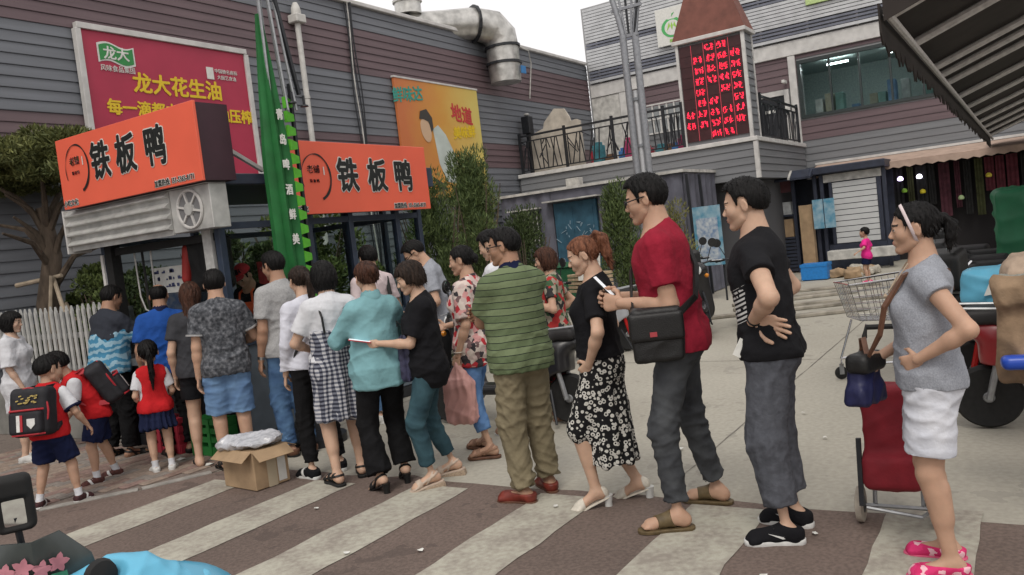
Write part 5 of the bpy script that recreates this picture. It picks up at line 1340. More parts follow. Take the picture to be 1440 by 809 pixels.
P['reach'] = person('heavy man in blue tie-dye tee reaching towards the kiosk counter', (4.42, 7.42), 2, 1.62, 'm', tan, ('short', HBL),
    dict(m=pat('tie_dye_jersey', ombre((0.030, 0.034, 0.045), (0.06, 0.22, 0.36), (0.28, 0.45, 0.55), .9, 1.20)), sleeve=.78, sw=.044, se=.052, hem=.49, hemr=.112, fold=.013),
    dict(kind='trousers', m=blackp, len=.95, rad=(.068, .054, .046), fold=.015), dict(kind='sandal', m=rubb, sole=rubb, strap=leatherb),
    dict(fat=1.3, lean=.14, head=(-.05, .15, 0), feet=((4.40, 7.52), (4.46, 7.30)),
         armR=dict(wrist=(.10, .24, .735), pole=(.6, -.4, -1), curl=.5), armL=dict(wrist=(-.10, .20, .72), pole=(-.6, -.5, -1))))
boyshort = dict(kind='shorts', m=navy, len=.42, rad=(.072, .074, .076), fold=.015)
boyshoe = dict(kind='sneaker', m=mat('black_red_mesh', (0.05, 0.016, 0.018), rough=.8, noise=.6, nscale=40), sole=rubw, lace=rubw, trim=rubw, sock=white)
P['boy1'] = person('schoolboy striding with arm held back, red vest and navy shorts', (3.28, 6.46), 30, 1.13, 'm', warm, ('fade', HBL, dict(thick=.015)),
    dict(m=white, sleeve=.80, sw=.046, se=.052, hem=.52, trim=navy, fold=.005, ease=.004, collar=white), boyshort, boyshoe,
    dict(kid=1, vest=dict(m=red, hem=.50), feet=((3.20, 6.56), (3.40, 6.36)), lean=.16, head=(-.5, .0, 0),
         armR=dict(wrist=(.20, .10, .56), pole=(.6, -1, -.3)), armL=dict(wrist=(-.12, .08, .56))))
P['boy2'] = person('schoolboy stooping forward with pink purse, red vest and backpack', (3.84, 6.72), 150, 1.17, 'm', warm, ('fade', HBL, dict(thick=.015)),
    dict(m=white, sleeve=.80, sw=.046, se=.052, hem=.52, trim=navy, fold=.005, ease=.004, collar=white), boyshort, dict(boyshoe, m=mat('brown_mesh', (0.09, 0.03, 0.025), rough=.8, noise=.5, nscale=40)),
    dict(kid=1, vest=dict(m=red, hem=.50), feet=((3.70, 6.72), (3.92, 6.80)), lean=.48, head=(-.35, .05, 0),
         armR=dict(wrist=(.06, .20, .60), pole=(.8, -.6, -.3), curl=.9), armL=dict(wrist=(-.10, .20, .60), pole=(-.8, -.6, -.3))))
P['wdress'] = person('woman with black bob in long white tee dress by the picket fence', (4.10, 8.50), -45, 1.47, 'f', pale, ('bob', HBL, dict(thick=.01)),
    dict(m=white, name='dress', sleeve=.95, sw=.050, se=.056, hem=.335, hemr=.125, fold=.015, ease=.014),
    dict(kind='shorts', m=white, len=.2), dict(kind='sneaker', m=mat('white_canvas', (0.6, 0.6, 0.58), rough=.8, noise=.1), sole=rubw, lace=rubw),
    dict(head=(-.15, .12, 0), armL=dict(wrist=(-.12, .06, .50)), armR=dict(wrist=(.12, .06, .50))))
# ---- at the kiosk and beyond the queue
P['cook'] = person('cook in red cap and orange apron bending inside the kiosk', (5.62, 6.62, 0.12), 190, 1.60, 'm', tan, ('short', HBL),
    dict(m=black, sleeve=.85, sw=.042, hem=.49), dict(kind='trousers', m=blackp, len=.95), dict(kind='loafer', m=leatherb, sole=rubb),
    dict(lean=.32, head=(.1, .3, 0), armL=dict(wrist=(-.08, .20, .62)), armR=dict(wrist=(.08, .20, .62))))
P['specs'] = person('man with glasses in grey tee looking down beside the scooter', (6.30, 4.88), 128, 1.74, 'm', warm, ('fade', HBL, dict(thick=.015)),
    dict(m=heather, sleeve=.70, sw=.042, se=.046, hem=.49, fold=.015), dict(kind='trousers', m=blackp, len=.95), dict(kind='loafer', m=leatherb, sole=rubb),
    dict(lean=.20, head=(.05, .45, 0), fat=.3, armL=dict(wrist=(-.10, .12, .58), pole=(-.8, -1, 0)), armR=dict(wrist=(.08, .15, .60))))
glasses(P['specs'], wirem)
P['strap'] = person('black-haired man in pale pink shirt with dark bag strap by kiosk', (5.98, 5.44), 70, 1.70, 'm', warm, ('fade', HBL, dict(thick=.02)),
    dict(m=cloth('pale_pink_cotton', (0.62, 0.52, 0.53)), sleeve=.7, hem=.49), dict(kind='trousers', m=denim('blue_denim', (0.10, 0.19, 0.33)), len=.95), dict(kind='sneaker', m=mat('white_canvas', (0.6, 0.6, 0.58)), sole=rubw), dict(head=(-.1, .1, 0)))
P['floral'] = person('woman with low bun in red floral blouse and cropped jeans', (5.06, 3.68), 102, 1.60, 'f', warm, ('bun', HBL, dict(bz=-.02)),
    dict(m=pat('red_floral_print', cells([(0.55, 0.47, 0.42), (0.60, 0.50, 0.45), (0.42, 0.035, 0.045), (0.045, 0.04, 0.045), (0.55, 0.28, 0.27), (0.58, 0.50, 0.45), (0.50, 0.40, 0.37), (0.16, 0.10, 0.10)], 25)), sleeve=.85, sw=.044, se=.050, hem=.43, hemr=.118, fold=.015, ease=.012),
    dict(kind='trousers', m=denim('bright_denim', (0.13, 0.25, 0.46), (0.06, 0.13, 0.29)), len=.82, rad=(.060, .044, .037), fold=.013, ff=34),
    dict(kind='sandal', m=brownl, sole=brownl, strap=tanl),
    dict(heel=.008, feet=((4.98, 3.60), (5.20, 3.80)), head=(.15, .12, 0), fat=.2, armL=dict(wrist=(-.13, .03, .50), curl=1.1), armR=dict(wrist=(.06, .16, .62))))
P['wtee'] = person('man in plain white tee hidden behind the green polo', (5.80, 3.80), 100, 1.70, 'm', fair, ('bob', HBL, dict(thick=-.04)) if False else ('short', HBL, dict(thick=.04, topz=.03)),
    dict(m=white, sleeve=.7, hem=.48), dict(kind='trousers', m=cloth('stone_twill', (0.33, 0.29, 0.23)), len=.95), dict(kind='loafer', m=tanl, sole=rubw), dict(head=(.1, .25, 0), lean=.06))
P['patp'] = person('woman in red patterned trousers and pink socks holding up printed paper', (6.22, 3.66), 110, 1.50, 'f', warm, ('bob', HAU),
    dict(m=pat('green_red_print', cells([(0.05, 0.10, 0.05), (0.35, 0.03, 0.03), (0.30, 0.26, 0.20), (0.03, 0.03, 0.03)], 20)), sleeve=.6, hem=.47),
    dict(kind='trousers', m=pat('dark_red_print', cells([(0.25, 0.02, 0.03), (0.02, 0.015, 0.015), (0.07, 0.06, 0.03), (0.03, 0.02, 0.02), (0.30, 0.10, 0.10)], 26)), len=.86, rad=(.062, .054, .050), fold=.015),
    dict(kind='flat', m=tanl, sole=tanl, sock=mat('pink_sock', (0.62, 0.10, 0.20), rough=.9), sh=.09),
    dict(feet=((6.20, 3.55), (6.30, 3.72)), head=(.1, .15, 0), armL=dict(wrist=(-.12, .10, .70), pole=(-.6, -.6, -1), dir=(0, .5, 1)), armR=dict(wrist=(.10, .02, .60))))
P['child'] = person('small girl in pink tee and dark shorts walking near the blue crate', (17.1, 2.73), 80, 1.06, 'f', warm, ('up', HBL),
    dict(m=cloth('hot_pink_jersey', (0.72, 0.03, 0.25)), sleeve=.8, sw=.048, se=.054, hem=.46, fold=.01), dict(kind='shorts', m=navy, len=.33, rad=(.07, .07, .072)),
    dict(kind='sneaker', m=pinkf, sole=rubw), dict(kid=1, armL=dict(wrist=(-.27, .06, .62), pole=(0, -1, 0)), armR=dict(wrist=(.12, .06, .56))), voxel=1.6)
# ------------------------------------------------------------------ kiosk
kiosk = empty('food_kiosk', (6.15, 7.0, 0), 0, 'navy steel framed glass food kiosk with two orange signs on top', 'kiosk')
KX0, KX1, KY0, KY1, KH = 4.80, 7.62, 6.09, 7.86, 2.42
K = lambda mb, nm, m, **kw: W_(mb.build(nm, m, kiosk, **kw), kiosk)
K(MB().box(KX0-.05, KX1+.05, KY0-.05, KY1+.05, KH, KH+.10), 'roof', navy_steel, bevel=.008)
K(MB().box(KX0-.02, KX1+.02, KY0-.02, KY1+.02, .01, .12), 'floor', dark_steel)
for x in (KX0, 5.86, 6.46, 7.22, KX1):
    K(MB().box(x-.035, x+.035, KY0-.035, KY0+.035, .12, KH), 'post', navy_steel, bevel=.004)
    if x != 6.46: K(MB().box(x-.035, x+.035, KY1-.035, KY1+.035, .12, KH), 'post', navy_steel, bevel=.004)
for y in (6.62, 7.25):
    K(MB().box(KX1-.03, KX1+.03, y-.03, y+.03, .12, KH), 'post', navy_steel)
for zz in (.95, 2.02):
    K(MB().box(KX0+.036, KX1-.036, KY0-.028, KY0+.028, zz, zz+.06), 'cross_rail', navy_steel)
    K(MB().box(KX0+.036, KX1-.036, KY1-.028, KY1+.028, zz, zz+.06), 'cross_rail', navy_steel)
    K(MB().box(KX1-.028, KX1+.028, KY0+.036, KY1-.036, zz, zz+.06), 'cross_rail', navy_steel)
kpanel = mat('kiosk_panel', (.13, .16, .19), rough=.5, noise=.2, nscale=6)
xs = [KX0, 5.86, 6.46, 7.22, KX1]
for i in range(4):
    K(MB().box(xs[i]+.04, xs[i+1]-.04, KY0-.012, KY0+.012, .13, .945), 'lower_panel', kpanel)
    K(MB().box(xs[i]+.04, xs[i+1]-.04, KY0-.004, KY0+.004, 1.015, 2.015), 'pane', glass)
    K(MB().box(xs[i]+.04, xs[i+1]-.04, KY0-.004, KY0+.004, 2.085, KH-.005), 'pane', glass)
    K(MB().box(xs[i]+.04, xs[i+1]-.04, KY1-.012, KY1+.012, .13, .945), 'lower_panel', kpanel)
    K(MB().box(xs[i]+.04, xs[i+1]-.04, KY1-.004, KY1+.004, 1.015, 2.015), 'pane', glass)
for y0, y1 in ((KY0, 6.62), (6.62, 7.25), (7.25, KY1)):
    K(MB().box(KX1-.012, KX1+.012, y0+.04, y1-.04, .13, .945), 'lower_panel', kpanel)
    K(MB().box(KX1-.004, KX1+.004, y0+.04, y1-.04, 1.015, 2.015), 'pane', glass)
# open serving end with dark counter
K(MB().box(KX0-.30, KX0+.30, KY0+.30, KY1-.06, .86, .93), 'counter_top', mat('steel_counter', (.35, .35, .35), rough=.4, metal=.8, noise=.2), bevel=.006)
K(MB().box(KX0+.03, KX0+.06, KY0+.05, KY1-.05, .13, .855), 'counter_front', dark_steel)
K(MB().box(KX0-.05, KX0+.05, KY1-.16, KY1-.05, .0, KH), 'front_post', rubb)
K(MB().box(KX0-.02, KX0+.04, KY0+.06, KY1-.18, 1.93, 2.0), 'header_rail', rubb)
K(MB().box(KX0-.045, KX0-.01, KY0+.07, KY0+.19, .96, 2.03), 'white_jamb', mat('pale_jamb', (.42, .42, .41), rough=.6, noise=.2))
K(MB().box(KX0-.06, KX0-.04, KY1-.02, KY1+.02, .95, 1.95), 'white_edge', offwhite)
# roller shutter box with fan
shm = mat('galvanised_sheet', (.50, .50, .48), rough=.45, metal=.25, noise=.25, nscale=8)
prof = [(.0, 2.02), (.02, 2.02)]
for i in range(8): prof += [(.02+(.045 if i % 2 else 0), 2.028+i*.048), (.02+(.045 if i % 2 else 0), 2.028+i*.048+(.012 if i % 2 else .036))]
prof += [(.02, 2.415), (.0, 2.415)]
sh = K(MB().prism(prof, 6.46, 8.10, lambda a, b, d: (4.62-a, d, b)), 'shutter_box', shm)
W_(MB().box(4.56, 4.80, 8.102, 8.13, 2.00, 2.43).build('end_plate', offwhite, sh), kiosk); sh.children[-1].location = (0, 0, 0)
K(MB().box(4.60, 4.80, 5.92, 8.098, 2.418, 2.425), 'sign_ledge', offwhite)
K(MB().box(4.605, 4.79, 5.90, 6.455, 2.03, 2.415), 'fan_housing', shm, bevel=.006)
fan = MB(); fc = (6.18, 2.222)
fan.tube([(4.595, fc[0]+.165*math.cos(t), fc[1]+.165*math.sin(t)) for t in [2*PI*i/24 for i in range(24)]], .014, 6, closed=True)
K(fan, 'fan_guard', offwhite, smooth=True)
for i in range(6):
    t = 2*PI*i/6+.2; K(MB().bar((4.592, fc[0]+.04*math.cos(t), fc[1]+.04*math.sin(t)), (4.592, fc[0]+.16*math.cos(t), fc[1]+.16*math.sin(t)), .018), 'fan_spoke', offwhite)
K(MB().lathe([(.055, 4.575), (.06, 4.60)], 16, (0, fc[0], fc[1]), axis='x'), 'fan_hub', shm)
K(MB().lathe([(.15, 4.598), (.15, 4.6045)], 24, (0, fc[0], fc[1]), axis='x'), 'fan_shade_disc', mat('fan_shadow_grey', (.16, .16, .165), rough=.7))  # grey disc on the closed housing, shade of the fan hole put into its colour
# signs
orange = mat('orange_vinyl', (.80, .135, .075), rough=.42, noise=.06, nscale=2); purple = mat('dark_plum_sheet', (.050, .020, .030), rough=.5, noise=.2, nscale=4)
s1 = empty('end_sign', (4.65, 6.9, 2.43), 0, 'orange duck shop sign box above the serving end of the kiosk', 'sign')
W_(MB().box(4.53, 4.86, 5.84, 7.95, 2.432, 3.09).build('box', purple, s1), s1)
W_(MB().box(4.50, 4.529, 5.83, 7.96, 2.427, 3.10).build('face', orange, s1, bevel=.003), s1)
s2 = empty('front_sign', (6.5, 5.95, 2.1), 0, 'orange duck shop sign board along the long kiosk front', 'sign')
W_(MB().box(5.41, 7.57, 5.87, 6.04, 2.11, 2.80).build('box', purple, s2), s2)
W_(MB().box(5.40, 7.58, 5.84, 5.869, 2.10, 2.81).build('face', orange, s2, bevel=.003), s2)
W_(MB().box(7.585, 7.72, 5.87, 5.99, 2.36, 2.58).build('lamp_box', navy_steel, s2, bevel=.005), s2)
def sign_print(root, o, xd, L, cs, rc):
    """lettering, brush circle and small print; o = lower left corner of the face"""
    o = Vector(o); x = Vector(xd); u = Vector((0, 0, 1)); n = x.cross(u)
    pt = lambda a, b, e=.0: tuple(o+x*a+u*b+n*e)
    for ch, c in zip('铁板鸭', cs):
        wtext(root, ch, .36, whitep, root, pt(c, .355, .003), xd, (0, 0, 1), fat=.021, sx=.86, depth=.002)
        wtext(root, ch, .36, blackpr, root, pt(c, .355, .008), xd, (0, 0, 1), fat=.010, sx=.86, depth=.002)
    mb = MB(); cx, cz, rr = rc, .36, .225; inn = []; out = []
    for i in range(31):
        t = math.radians(205-i*9.3); w = .003+.012*(i/30)**1.5+.002*math.sin(i); out.append((cx+(rr*.86+w)*math.cos(t), cz+(rr+w)*math.sin(t))); inn.append((cx+(rr*.86-w)*math.cos(t), cz+(rr-w)*math.sin(t)))
    pl = [pt(a, b, .005) for a, b in out]+[pt(a, b, .005) for a, b in inn]; k = len(out)
    mb.add(pl, [(i, i+1, k+i+1, k+i) for i in range(k-1)]); W_(mb.build('brush_circle', blackpr, root), root)
    dr = mat('dark_red_print', (.25, .03, .02), rough=.5)
    wtext(root, '老铺', .085, dr, root, pt(cx-.03, .43, .004), xd, (0, 0, 1)); wtext(root, '铁 板 鸭', .035, dr, root, pt(cx-.03, .32, .004), xd, (0, 0, 1)); 
    W_(MB().add([pt(cx+.10, .38, .004), pt(cx+.115, .38, .004), pt(cx+.115, .46, .004), pt(cx+.10, .46, .004)], [(0, 1, 2, 3)]).build('seal', whitep, root), root)
    wtext(root, '加盟热线: 151-5365-8171', .062, whitep, root, pt(L-.37, .045, .003), xd, (0, 0, 1), fat=.006, sx=.85, depth=.001); wtext(root, '加盟热线: 151-5365-8171', .062, blackpr, root, pt(L-.37, .045, .006), xd, (0, 0, 1), fat=.001, sx=.85, depth=.001)
    wtext(root, '小吃文化', .062, whitep, root, pt(.14, .045, .003), xd, (0, 0, 1), fat=.006, depth=.001); wtext(root, '小吃文化', .062, blackpr, root, pt(.14, .045, .006), xd, (0, 0, 1), fat=.001, depth=.001)
sign_print(s1, (4.498, 7.96, 2.43), (0, -1, 0), 2.13, (.72, 1.12, 1.56), .32)
sign_print(s2, (5.40, 5.838, 2.10), (1, 0, 0), 2.18, (.86, 1.31, 1.74), .42)
brace = tag(MB().bar((4.87, 5.98, 2.75), (5.35, 6.05, 2.55), .035).build('sign_brace', offwhite), 'pale diagonal brace bar behind the end sign box', 'brace')
# things in the kiosk
o = MB().box(5.02, 5.03, 6.95, 7.45, 1.50, 1.76).build('paper_notice', whitep); tag(o, 'handwritten white paper notice hanging in the kiosk end window', 'notice')
r = random.Random(2); mb = MB()
for i in range(26):
    y = r.uniform(7.0, 7.4); zz = 1.56+.07*(i % 3); mb.box(5.012, 5.018, y, y+r.uniform(.01, .04), zz, zz+r.uniform(.008, .04))
q = mb.build('ink_marks', mat('blue_ink', (.06, .07, .16)), o); tag(q, kind='stuff')
jk = empty('hanging_jacket', (5.0, 6.55, 1.3), 0, 'black jacket with red sleeve hung in the kiosk end window', 'jacket')
V, F = nets([('u', 0, rbox((5.0, 6.52, 1.74), (.10, .25, .27), .08)), ('u', .06, rbox((5.0, 6.52, 1.95), (.07, .20, .05), .04))], .012, 1); V = V+vnorm(V, F)*(.012*folds(V, RNG, 18))[:, None]
W_(npmesh('jacket_body', V, F, leatherb, jk), jk)
V, F = nets([('u', 0, cap((4.98, 6.80, 1.90), (4.96, 6.85, 1.62), .06, .05))], .012, 1); W_(npmesh('sleeve', V, F, mat('red_nylon', (.35, .03, .025), rough=.6)), jk) if False else W_(npmesh('sleeve', V, F, mat('red_nylon', (.35, .03, .025), rough=.6), jk), jk)
cord = tag(MB().tube([(4.90, 7.55, 1.98), (4.90, 7.54, 1.5), (4.90, 7.48, 1.36), (4.90, 7.38, 1.33), (4.90, 7.30, 1.4), (4.90, 7.28, 1.97)], .008, 6).build('power_cord', offwhite, smooth=True), 'white looped cord hanging in the kiosk end opening', 'cord')
cord = tag(MB().tube([(4.86, 7.36, 1.95), (4.86, 7.35, .95)], .012, 6).build('black_cable', rubb, smooth=True), 'straight black cable hanging in the kiosk end opening', 'cable')
for i, (x, y, c, nm) in enumerate(((6.1, 7.70, (.5, .52, .53), 'white'), (5.55, 7.72, (.45, .48, .55), 'pale blue'))):
    o = MB().box(x-.18, x+.18, y+.10, y+.11, 1.30, 1.75).build('poster_sheet', mat('sheet_%d' % i, c, rough=.6, noise=.5, nscale=18, col2=(.10, .20, .45))); tag(o, nm+' printed sheet taped inside the far kiosk glass', 'poster')
o = MB().box(6.55, 7.05, 7.70, 7.72, 1.40, 1.72).build('red_placard', mat('red_placard', (.45, .03, .03), rough=.5, noise=.3, nscale=12)); tag(o, 'red placard with white strokes inside the kiosk glass', 'sign')
# under-counter crates seen between legs
for k, (y, c, cn) in enumerate(((6.35, (.03, .22, .05), 'green'), (6.95, (.35, .03, .05), 'red'))):
    mb = MB(); mb.box(4.56, 4.74, y-.22, y+.22, .02, .10); 
    for zz in (.14, .22, .30): mb.box(4.56, 4.74, y-.22, y+.22, zz, zz+.05)
    for yy_ in (-.21, -.07, .07, .17): mb.box(4.552, 4.748, y+yy_, y+yy_+.04, .018, .352)
    tag(mb.build('plastic_crate', mat('crate_'+cn, c, rough=.5)), cn+' slatted plastic crate under the kiosk counter', 'crate')
# cook's cap and apron are parts of the figure
g = P['cook']; hs = g.hsz; T = lambda v: np.asarray(g.hc+(g.Mh@np.asarray(v, float))*hs)
capm = mat('red_cap_cloth', (.42, .02, .025), rough=.85, noise=.2)
V, F = nets([('u', 0, ell((0, -.05, .16), (.40, .48, .42))), ('i', 0, half((0, 0, .20), (0, .15, -1)))], .03, 1); npmesh('cap', g.hc+(V*hs)@g.Mh.T, F, capm, g.root)
V, F = nets([('u', 0, ell((0, .36, .19), (.33, .30, .035)))], .022, 1); npmesh('cap_brim', g.hc+(V*hs)@g.Mh.T, F, capm, g.root)
pr = torso(g, .028*g.H, el=.028*g.H); pr += [('i', 0, half(g.mid((0, .02, .6)), g.Rt@np.array([0, -1.0, 0]))), ('i', 0, half(g.up((0, 0, .775)), g.Rt@np.array([0, 0, 1.0])))]
V, F = nets(pr, .012, 1); npmesh('apron', V, F, mat('orange_apron', (.60, .09, .03), rough=.85, noise=.15), g.root)
mb = MB()
for s in (-1, 1): mb.tube([g.up((s*.05, .075, .77)), g.up((s*.045, .05, .83)), g.up((s*.03, -.035, .85))], .012, 6)
mb.build('apron_strap', mat('orange_apron', (.6, .09, .03)), g.root)

# ------------------------------------------------------------------ green folded parasol by the kiosk
par = empty('folded_parasol', (5.16, 5.62, 0), 0, 'tall folded green market parasol with white lettering and grey ribs', 'parasol')
pc = (5.16, 5.60)
fabg = mat('green_canvas', (.012, .13, .030), rough=.7, noise=.25, nscale=6); limeg = mat('lime_valance', (.10, .42, .03), rough=.7, noise=.15); galv = mat('galvanised_tube', (.33, .34, .35), rough=.4, metal=.6, noise=.2)
W_(MB().tube([(*pc, 0), (*pc, 4.6)], .022, 10).build('pole', galv, par, smooth=True), par)
W_(MB().lathe([(.28, .0), (.28, .07), (.10, .12), (.04, .30)], 18, (*pc, 0)).build('base', dark_steel, par, smooth=True), par)
rings_ = []
for i in range(18):
    zz = 3.86-i*.165; w = .022+.085*min(1, (i/8.0))**.9; ring = []
    for j in range(24):
        t = 2*PI*j/24; rr = w*(1+.28*math.cos(6*t+.25*math.sin(i*.8))); ring.append((pc[0]-.03+rr*math.cos(t)*.95, pc[1]+rr*math.sin(t), zz))
    rings_.append(ring)
W_(MB().loft(rings_).build('canopy', fabg, par, smooth=True), par)
for i in range(16):     # scalloped valance edges stacked in the fold
    zz = 3.02-i*.125; W_(MB().prism([(0, 0), (.10, .015), (.10, .075), (.0, .10)], -.02, .02, lambda a, b, d, zz=zz: (pc[0]+.035+a, pc[1]-.11+d+a*.2, zz+b)).build('valance_scallop', limeg, par), par)
for dx, dy in ((.05, -.10), (.09, -.05), (.12, -.12), (-.06, -.05)):
    W_(MB().tube([(pc[0]+dx*.4, pc[1]+dy*.5, 4.55), (pc[0]+dx*1.1, pc[1]+dy*1.3, 3.0)], .013, 6).build('rib', galv, par, smooth=True), par)
W_(MB().bar((pc[0]+.15, pc[1]-.08, 3.25), (pc[0]+.14, pc[1]-.08, 1.25), .028).build('frame_bar', dark_steel, par), par)
W_(MB().bar((pc[0]+.0, pc[1]-.10, 4.5), (pc[0]+.21, pc[1]-.13, 3.15), .03).build('frame_bar', dark_steel, par), par)
for dx, zz in ((.10, 3.06), (.24, 3.04)):
    W_(MB().lathe([(.012, .10), (.012, .02), (.035, .012), (.038, .0)], 10, (pc[0]+dx, pc[1]-.15, zz)).build('knob', dark_steel, par, smooth=True), par)
for i, ch in enumerate('青岛啤酒鲜美'):
    wtext(par, ch, .10, whitep, par, (pc[0]-.045, pc[1]-.125, 2.95-i*.22), (1, -.15, 0), (0, 0, 1), fat=.003, sx=.7)

# ------------------------------------------------------------------ fence, wall and planting on the left
lw_ = tag(MB().box(4.86, 5.0, 8.05, 10.88, 0, .60).build('low_wall', mat('rendered_wall', (.26, .255, .235), rough=.9, noise=.35, nscale=3, bump=.4, bscale=25), bevel=.01), 'low grey rendered wall below the white picket fence', 'wall')
fence = empty('picket_fence', (5.12, 9.5, 0), 0, 'white picket fence with pointed tops behind the low wall', 'fence')
pk = MB().prism([(-.024, 0), (.024, 0), (.024, .87), (0, .93), (-.024, .87)], 0, .02, lambda a, b, d: (d, a, b)).mesh('picket')
pk.materials.append(mat('white_fence_paint', (.50, .50, .48), rough=.7, noise=.3, nscale=8))
y = 8.15
while y < 10.85:
    o = bpy.data.objects.new('picket', pk); COL.objects.link(o); o.parent = fence; o.location = (5.08-5.12, y-9.5, .55+random.uniform(-.008, .008)); o.rotation_euler = (random.uniform(-.012, .012), 0, 0); y += .112
for zz in (.72, 1.10): W_(MB().box(5.105, 5.145, 8.1, 10.86, zz, zz+.06).build('rail', mat('grey_rail', (.20, .20, .20), rough=.7), fence), fence)
for yy_ in (8.2, 9.5, 10.7): W_(MB().box(5.15, 5.22, yy_, yy_+.08, .0, 1.4).build('fence_post', mat('grey_rail', (.2, .2, .2)), fence), fence)
bark = mat('pine_bark', (.10, .075, .055), rough=.95, noise=.5, nscale=14, bump=1.0, bscale=30, stretch=(1, 1, .3))
def leafmat(name, a, b_, sc=3.0):
    m = mat(name, a, rough=.6, spec=.25)
    nt, bs = nodes_of(m); ge = N(nt, 'ShaderNodeNewGeometry'); tc = N(nt, 'ShaderNodeTexCoord')
    rp = N(nt, 'ShaderNodeValToRGB'); rp.color_ramp.elements[0].color = (*b_, 1); rp.color_ramp.elements[1].color = (*a, 1); rp.color_ramp.elements[0].position = .25; rp.color_ramp.elements[1].position = .8
    f = M(nt, 'ADD', M(nt, 'MULTIPLY', ge.outputs['Random Per Island'], .55), M(nt, 'MULTIPLY', noise(nt, tc.outputs['Object'], sc), .5)); nt.links.new(f, rp.inputs[0]); nt.links.new(rp.outputs[0], bs.inputs['Base Color'])
    bs.inputs['Transmission Weight'].default_value = 0.0; bs.inputs['Subsurface Weight'].default_value = .0
    return m
def leaves(name, pts, dirs, ln, wd, m, parent, rng):
    """one small folded leaf face per point"""
    n = len(pts); d = dirs+rng.normal(size=(n, 3))*.55; d /= np.linalg.norm(d, axis=1)[:, None]
    s = np.cross(d, rng.normal(size=(n, 3))); s /= np.linalg.norm(s, axis=1)[:, None]
    L = ln*rng.uniform(.6, 1.3, n)[:, None]; w = wd*rng.uniform(.7, 1.2, n)[:, None]
    V = np.stack([pts-d*L*.5, pts+s*w*.5, pts+d*L*.5, pts-s*w*.5], 1).reshape(-1, 3); F = np.arange(n*4).reshape(-1, 4)
    return npmesh(name, V, F, m, parent, smooth=False)
def clump_pts(rng, blobs, n):
    """points near the surfaces of many small clumps"""
    out = []; dr = []; w = np.array([b[3] for b in blobs])**2; cnt_ = np.maximum(8, (n*w/w.sum())).astype(int)
    for (x, y, z, rr, sq), c in zip(blobs, cnt_):
        u = rng.normal(size=(c, 3)); u /= np.linalg.norm(u, axis=1)[:, None]; rad = rr*rng.uniform(.45, 1.05, c)**.6
        out.append(np.array([x, y, z])+u*rad[:, None]*np.array([1, 1, sq])); dr.append(u+np.array([0, 0, .5]))
    return np.concatenate(out), np.concatenate(dr)
rg = np.random.default_rng(5)
pine_l = leafmat('pine_needles', (.17, .18, .06), (.06, .075, .025), 2.5); shrub_l = leafmat('shrub_leaf', (.14, .18, .055), (.04, .06, .018)); jun_l = leafmat('juniper_leaf', (.13, .175, .06), (.035, .058, .02), 4.0); yel_l = leafmat('yellowing_leaf', (.25, .235, .08), (.09, .10, .035)); dk_l = leafmat('hedge_leaf', (.08, .11, .04), (.025, .04, .014))
pine = empty('pine_tree', (5.55, 10.25, 0), 0, 'flat topped pine tree behind the picket fence', 'tree')
px_, py_ = 5.55, 10.25
trunkpts = [(px_, py_, 0), (px_+.05, py_-.05, .8), (px_-.08, py_+.12, 1.5), (px_+.02, py_+.02, 2.1), (px_+.0, py_+.06, 2.7)]
W_(MB().tube(trunkpts, [.17, .15, .13, .11, .08], 10).build('trunk', bark, pine, smooth=True), pine)
for k in range(11):
    a = rg.uniform(0, 6.28); h0 = rg.uniform(1.7, 2.5); L = rg.uniform(.3, .75)
    W_(MB().tube([(px_, py_+.04, h0), (px_+.4*L*math.cos(a), py_+.4*L*math.sin(a), h0+.35), (px_+L*math.cos(a), py_+L*math.sin(a), h0+.55+rg.uniform(-.1, .2))], [.05, .035, .015], 6).build('limb', bark, pine, smooth=True), pine)
bl = [(px_-.1+rg.normal()*.32, py_+rg.uniform(-1.05, .5), rg.uniform(3.0, 3.5), rg.uniform(.20, .38), .45) for _ in range(48)]
p_, d_ = clump_pts(rg, bl, 42000); W_(leaves('crown', p_, d_, .10, .020, pine_l, pine, rg), pine)
for k, (a, b) in enumerate((((5.25, 10.35, 0), (5.45, 10.15, 1.85)), ((5.3, 9.55, .9), (5.5, 10.2, 1.82)), ((5.9, 9.6, 0), (5.6, 10.2, 1.5)), ((5.3, 10.7, 1.78), (5.55, 10.1, 1.84)))):
    o = MB().tube([a, b], [.030, .024], 8).build('support_pole', mat('bare_timber', (.33, .27, .20), rough=.9, noise=.35, nscale=10)); tag(o, 'bare timber pole propping up the pine tree', 'pole', 'props of the pine tree')
def shrub(label, x, y, h, w, n, m, ls=.05, lw2=.022, tall=False, seed=0, stem=True, group=None, z0=0.0):
    rg = np.random.default_rng(seed); root = empty('shrub', (x, y, z0), 0, label, 'shrub', group); bl = []
    if tall:
        for k in range(int(70*h/2.5)):
            t = rg.uniform(.06, 1)**.8; a = rg.uniform(0, 6.28); rr = w*(1-t*.72)*rg.uniform(.2, 1); bl.append((rr*math.cos(a), rr*math.sin(a), t*h, rg.uniform(.10, .22), 1.5))
    else:
        for k in range(40): a = rg.uniform(0, 6.28); t = rg.uniform(.12, 1); rr = w*math.sqrt(max(0, 1-(t-.45)**2*2.6))*rg.uniform(.1, 1); bl.append((rr*math.cos(a), rr*math.sin(a), t*h*.92, rg.uniform(.12, .26)*max(.7, w), .9))
    p_, d_ = clump_pts(rg, bl, n); d_ = d_+np.array([0, 0, .9 if tall else .2]); leaves('foliage', p_, d_, ls, lw2, m, root, rg)
    if stem:
        for k in range(7):
            a = rg.uniform(0, 6.28); MB().tube([(0, 0, 0), (.3*w*math.cos(a), .3*w*math.sin(a), h*.45), (.6*w*math.cos(a), .6*w*math.sin(a), h*.85)], [.03, .02, .006], 6).build('stem', bark, root, smooth=True)
    return root
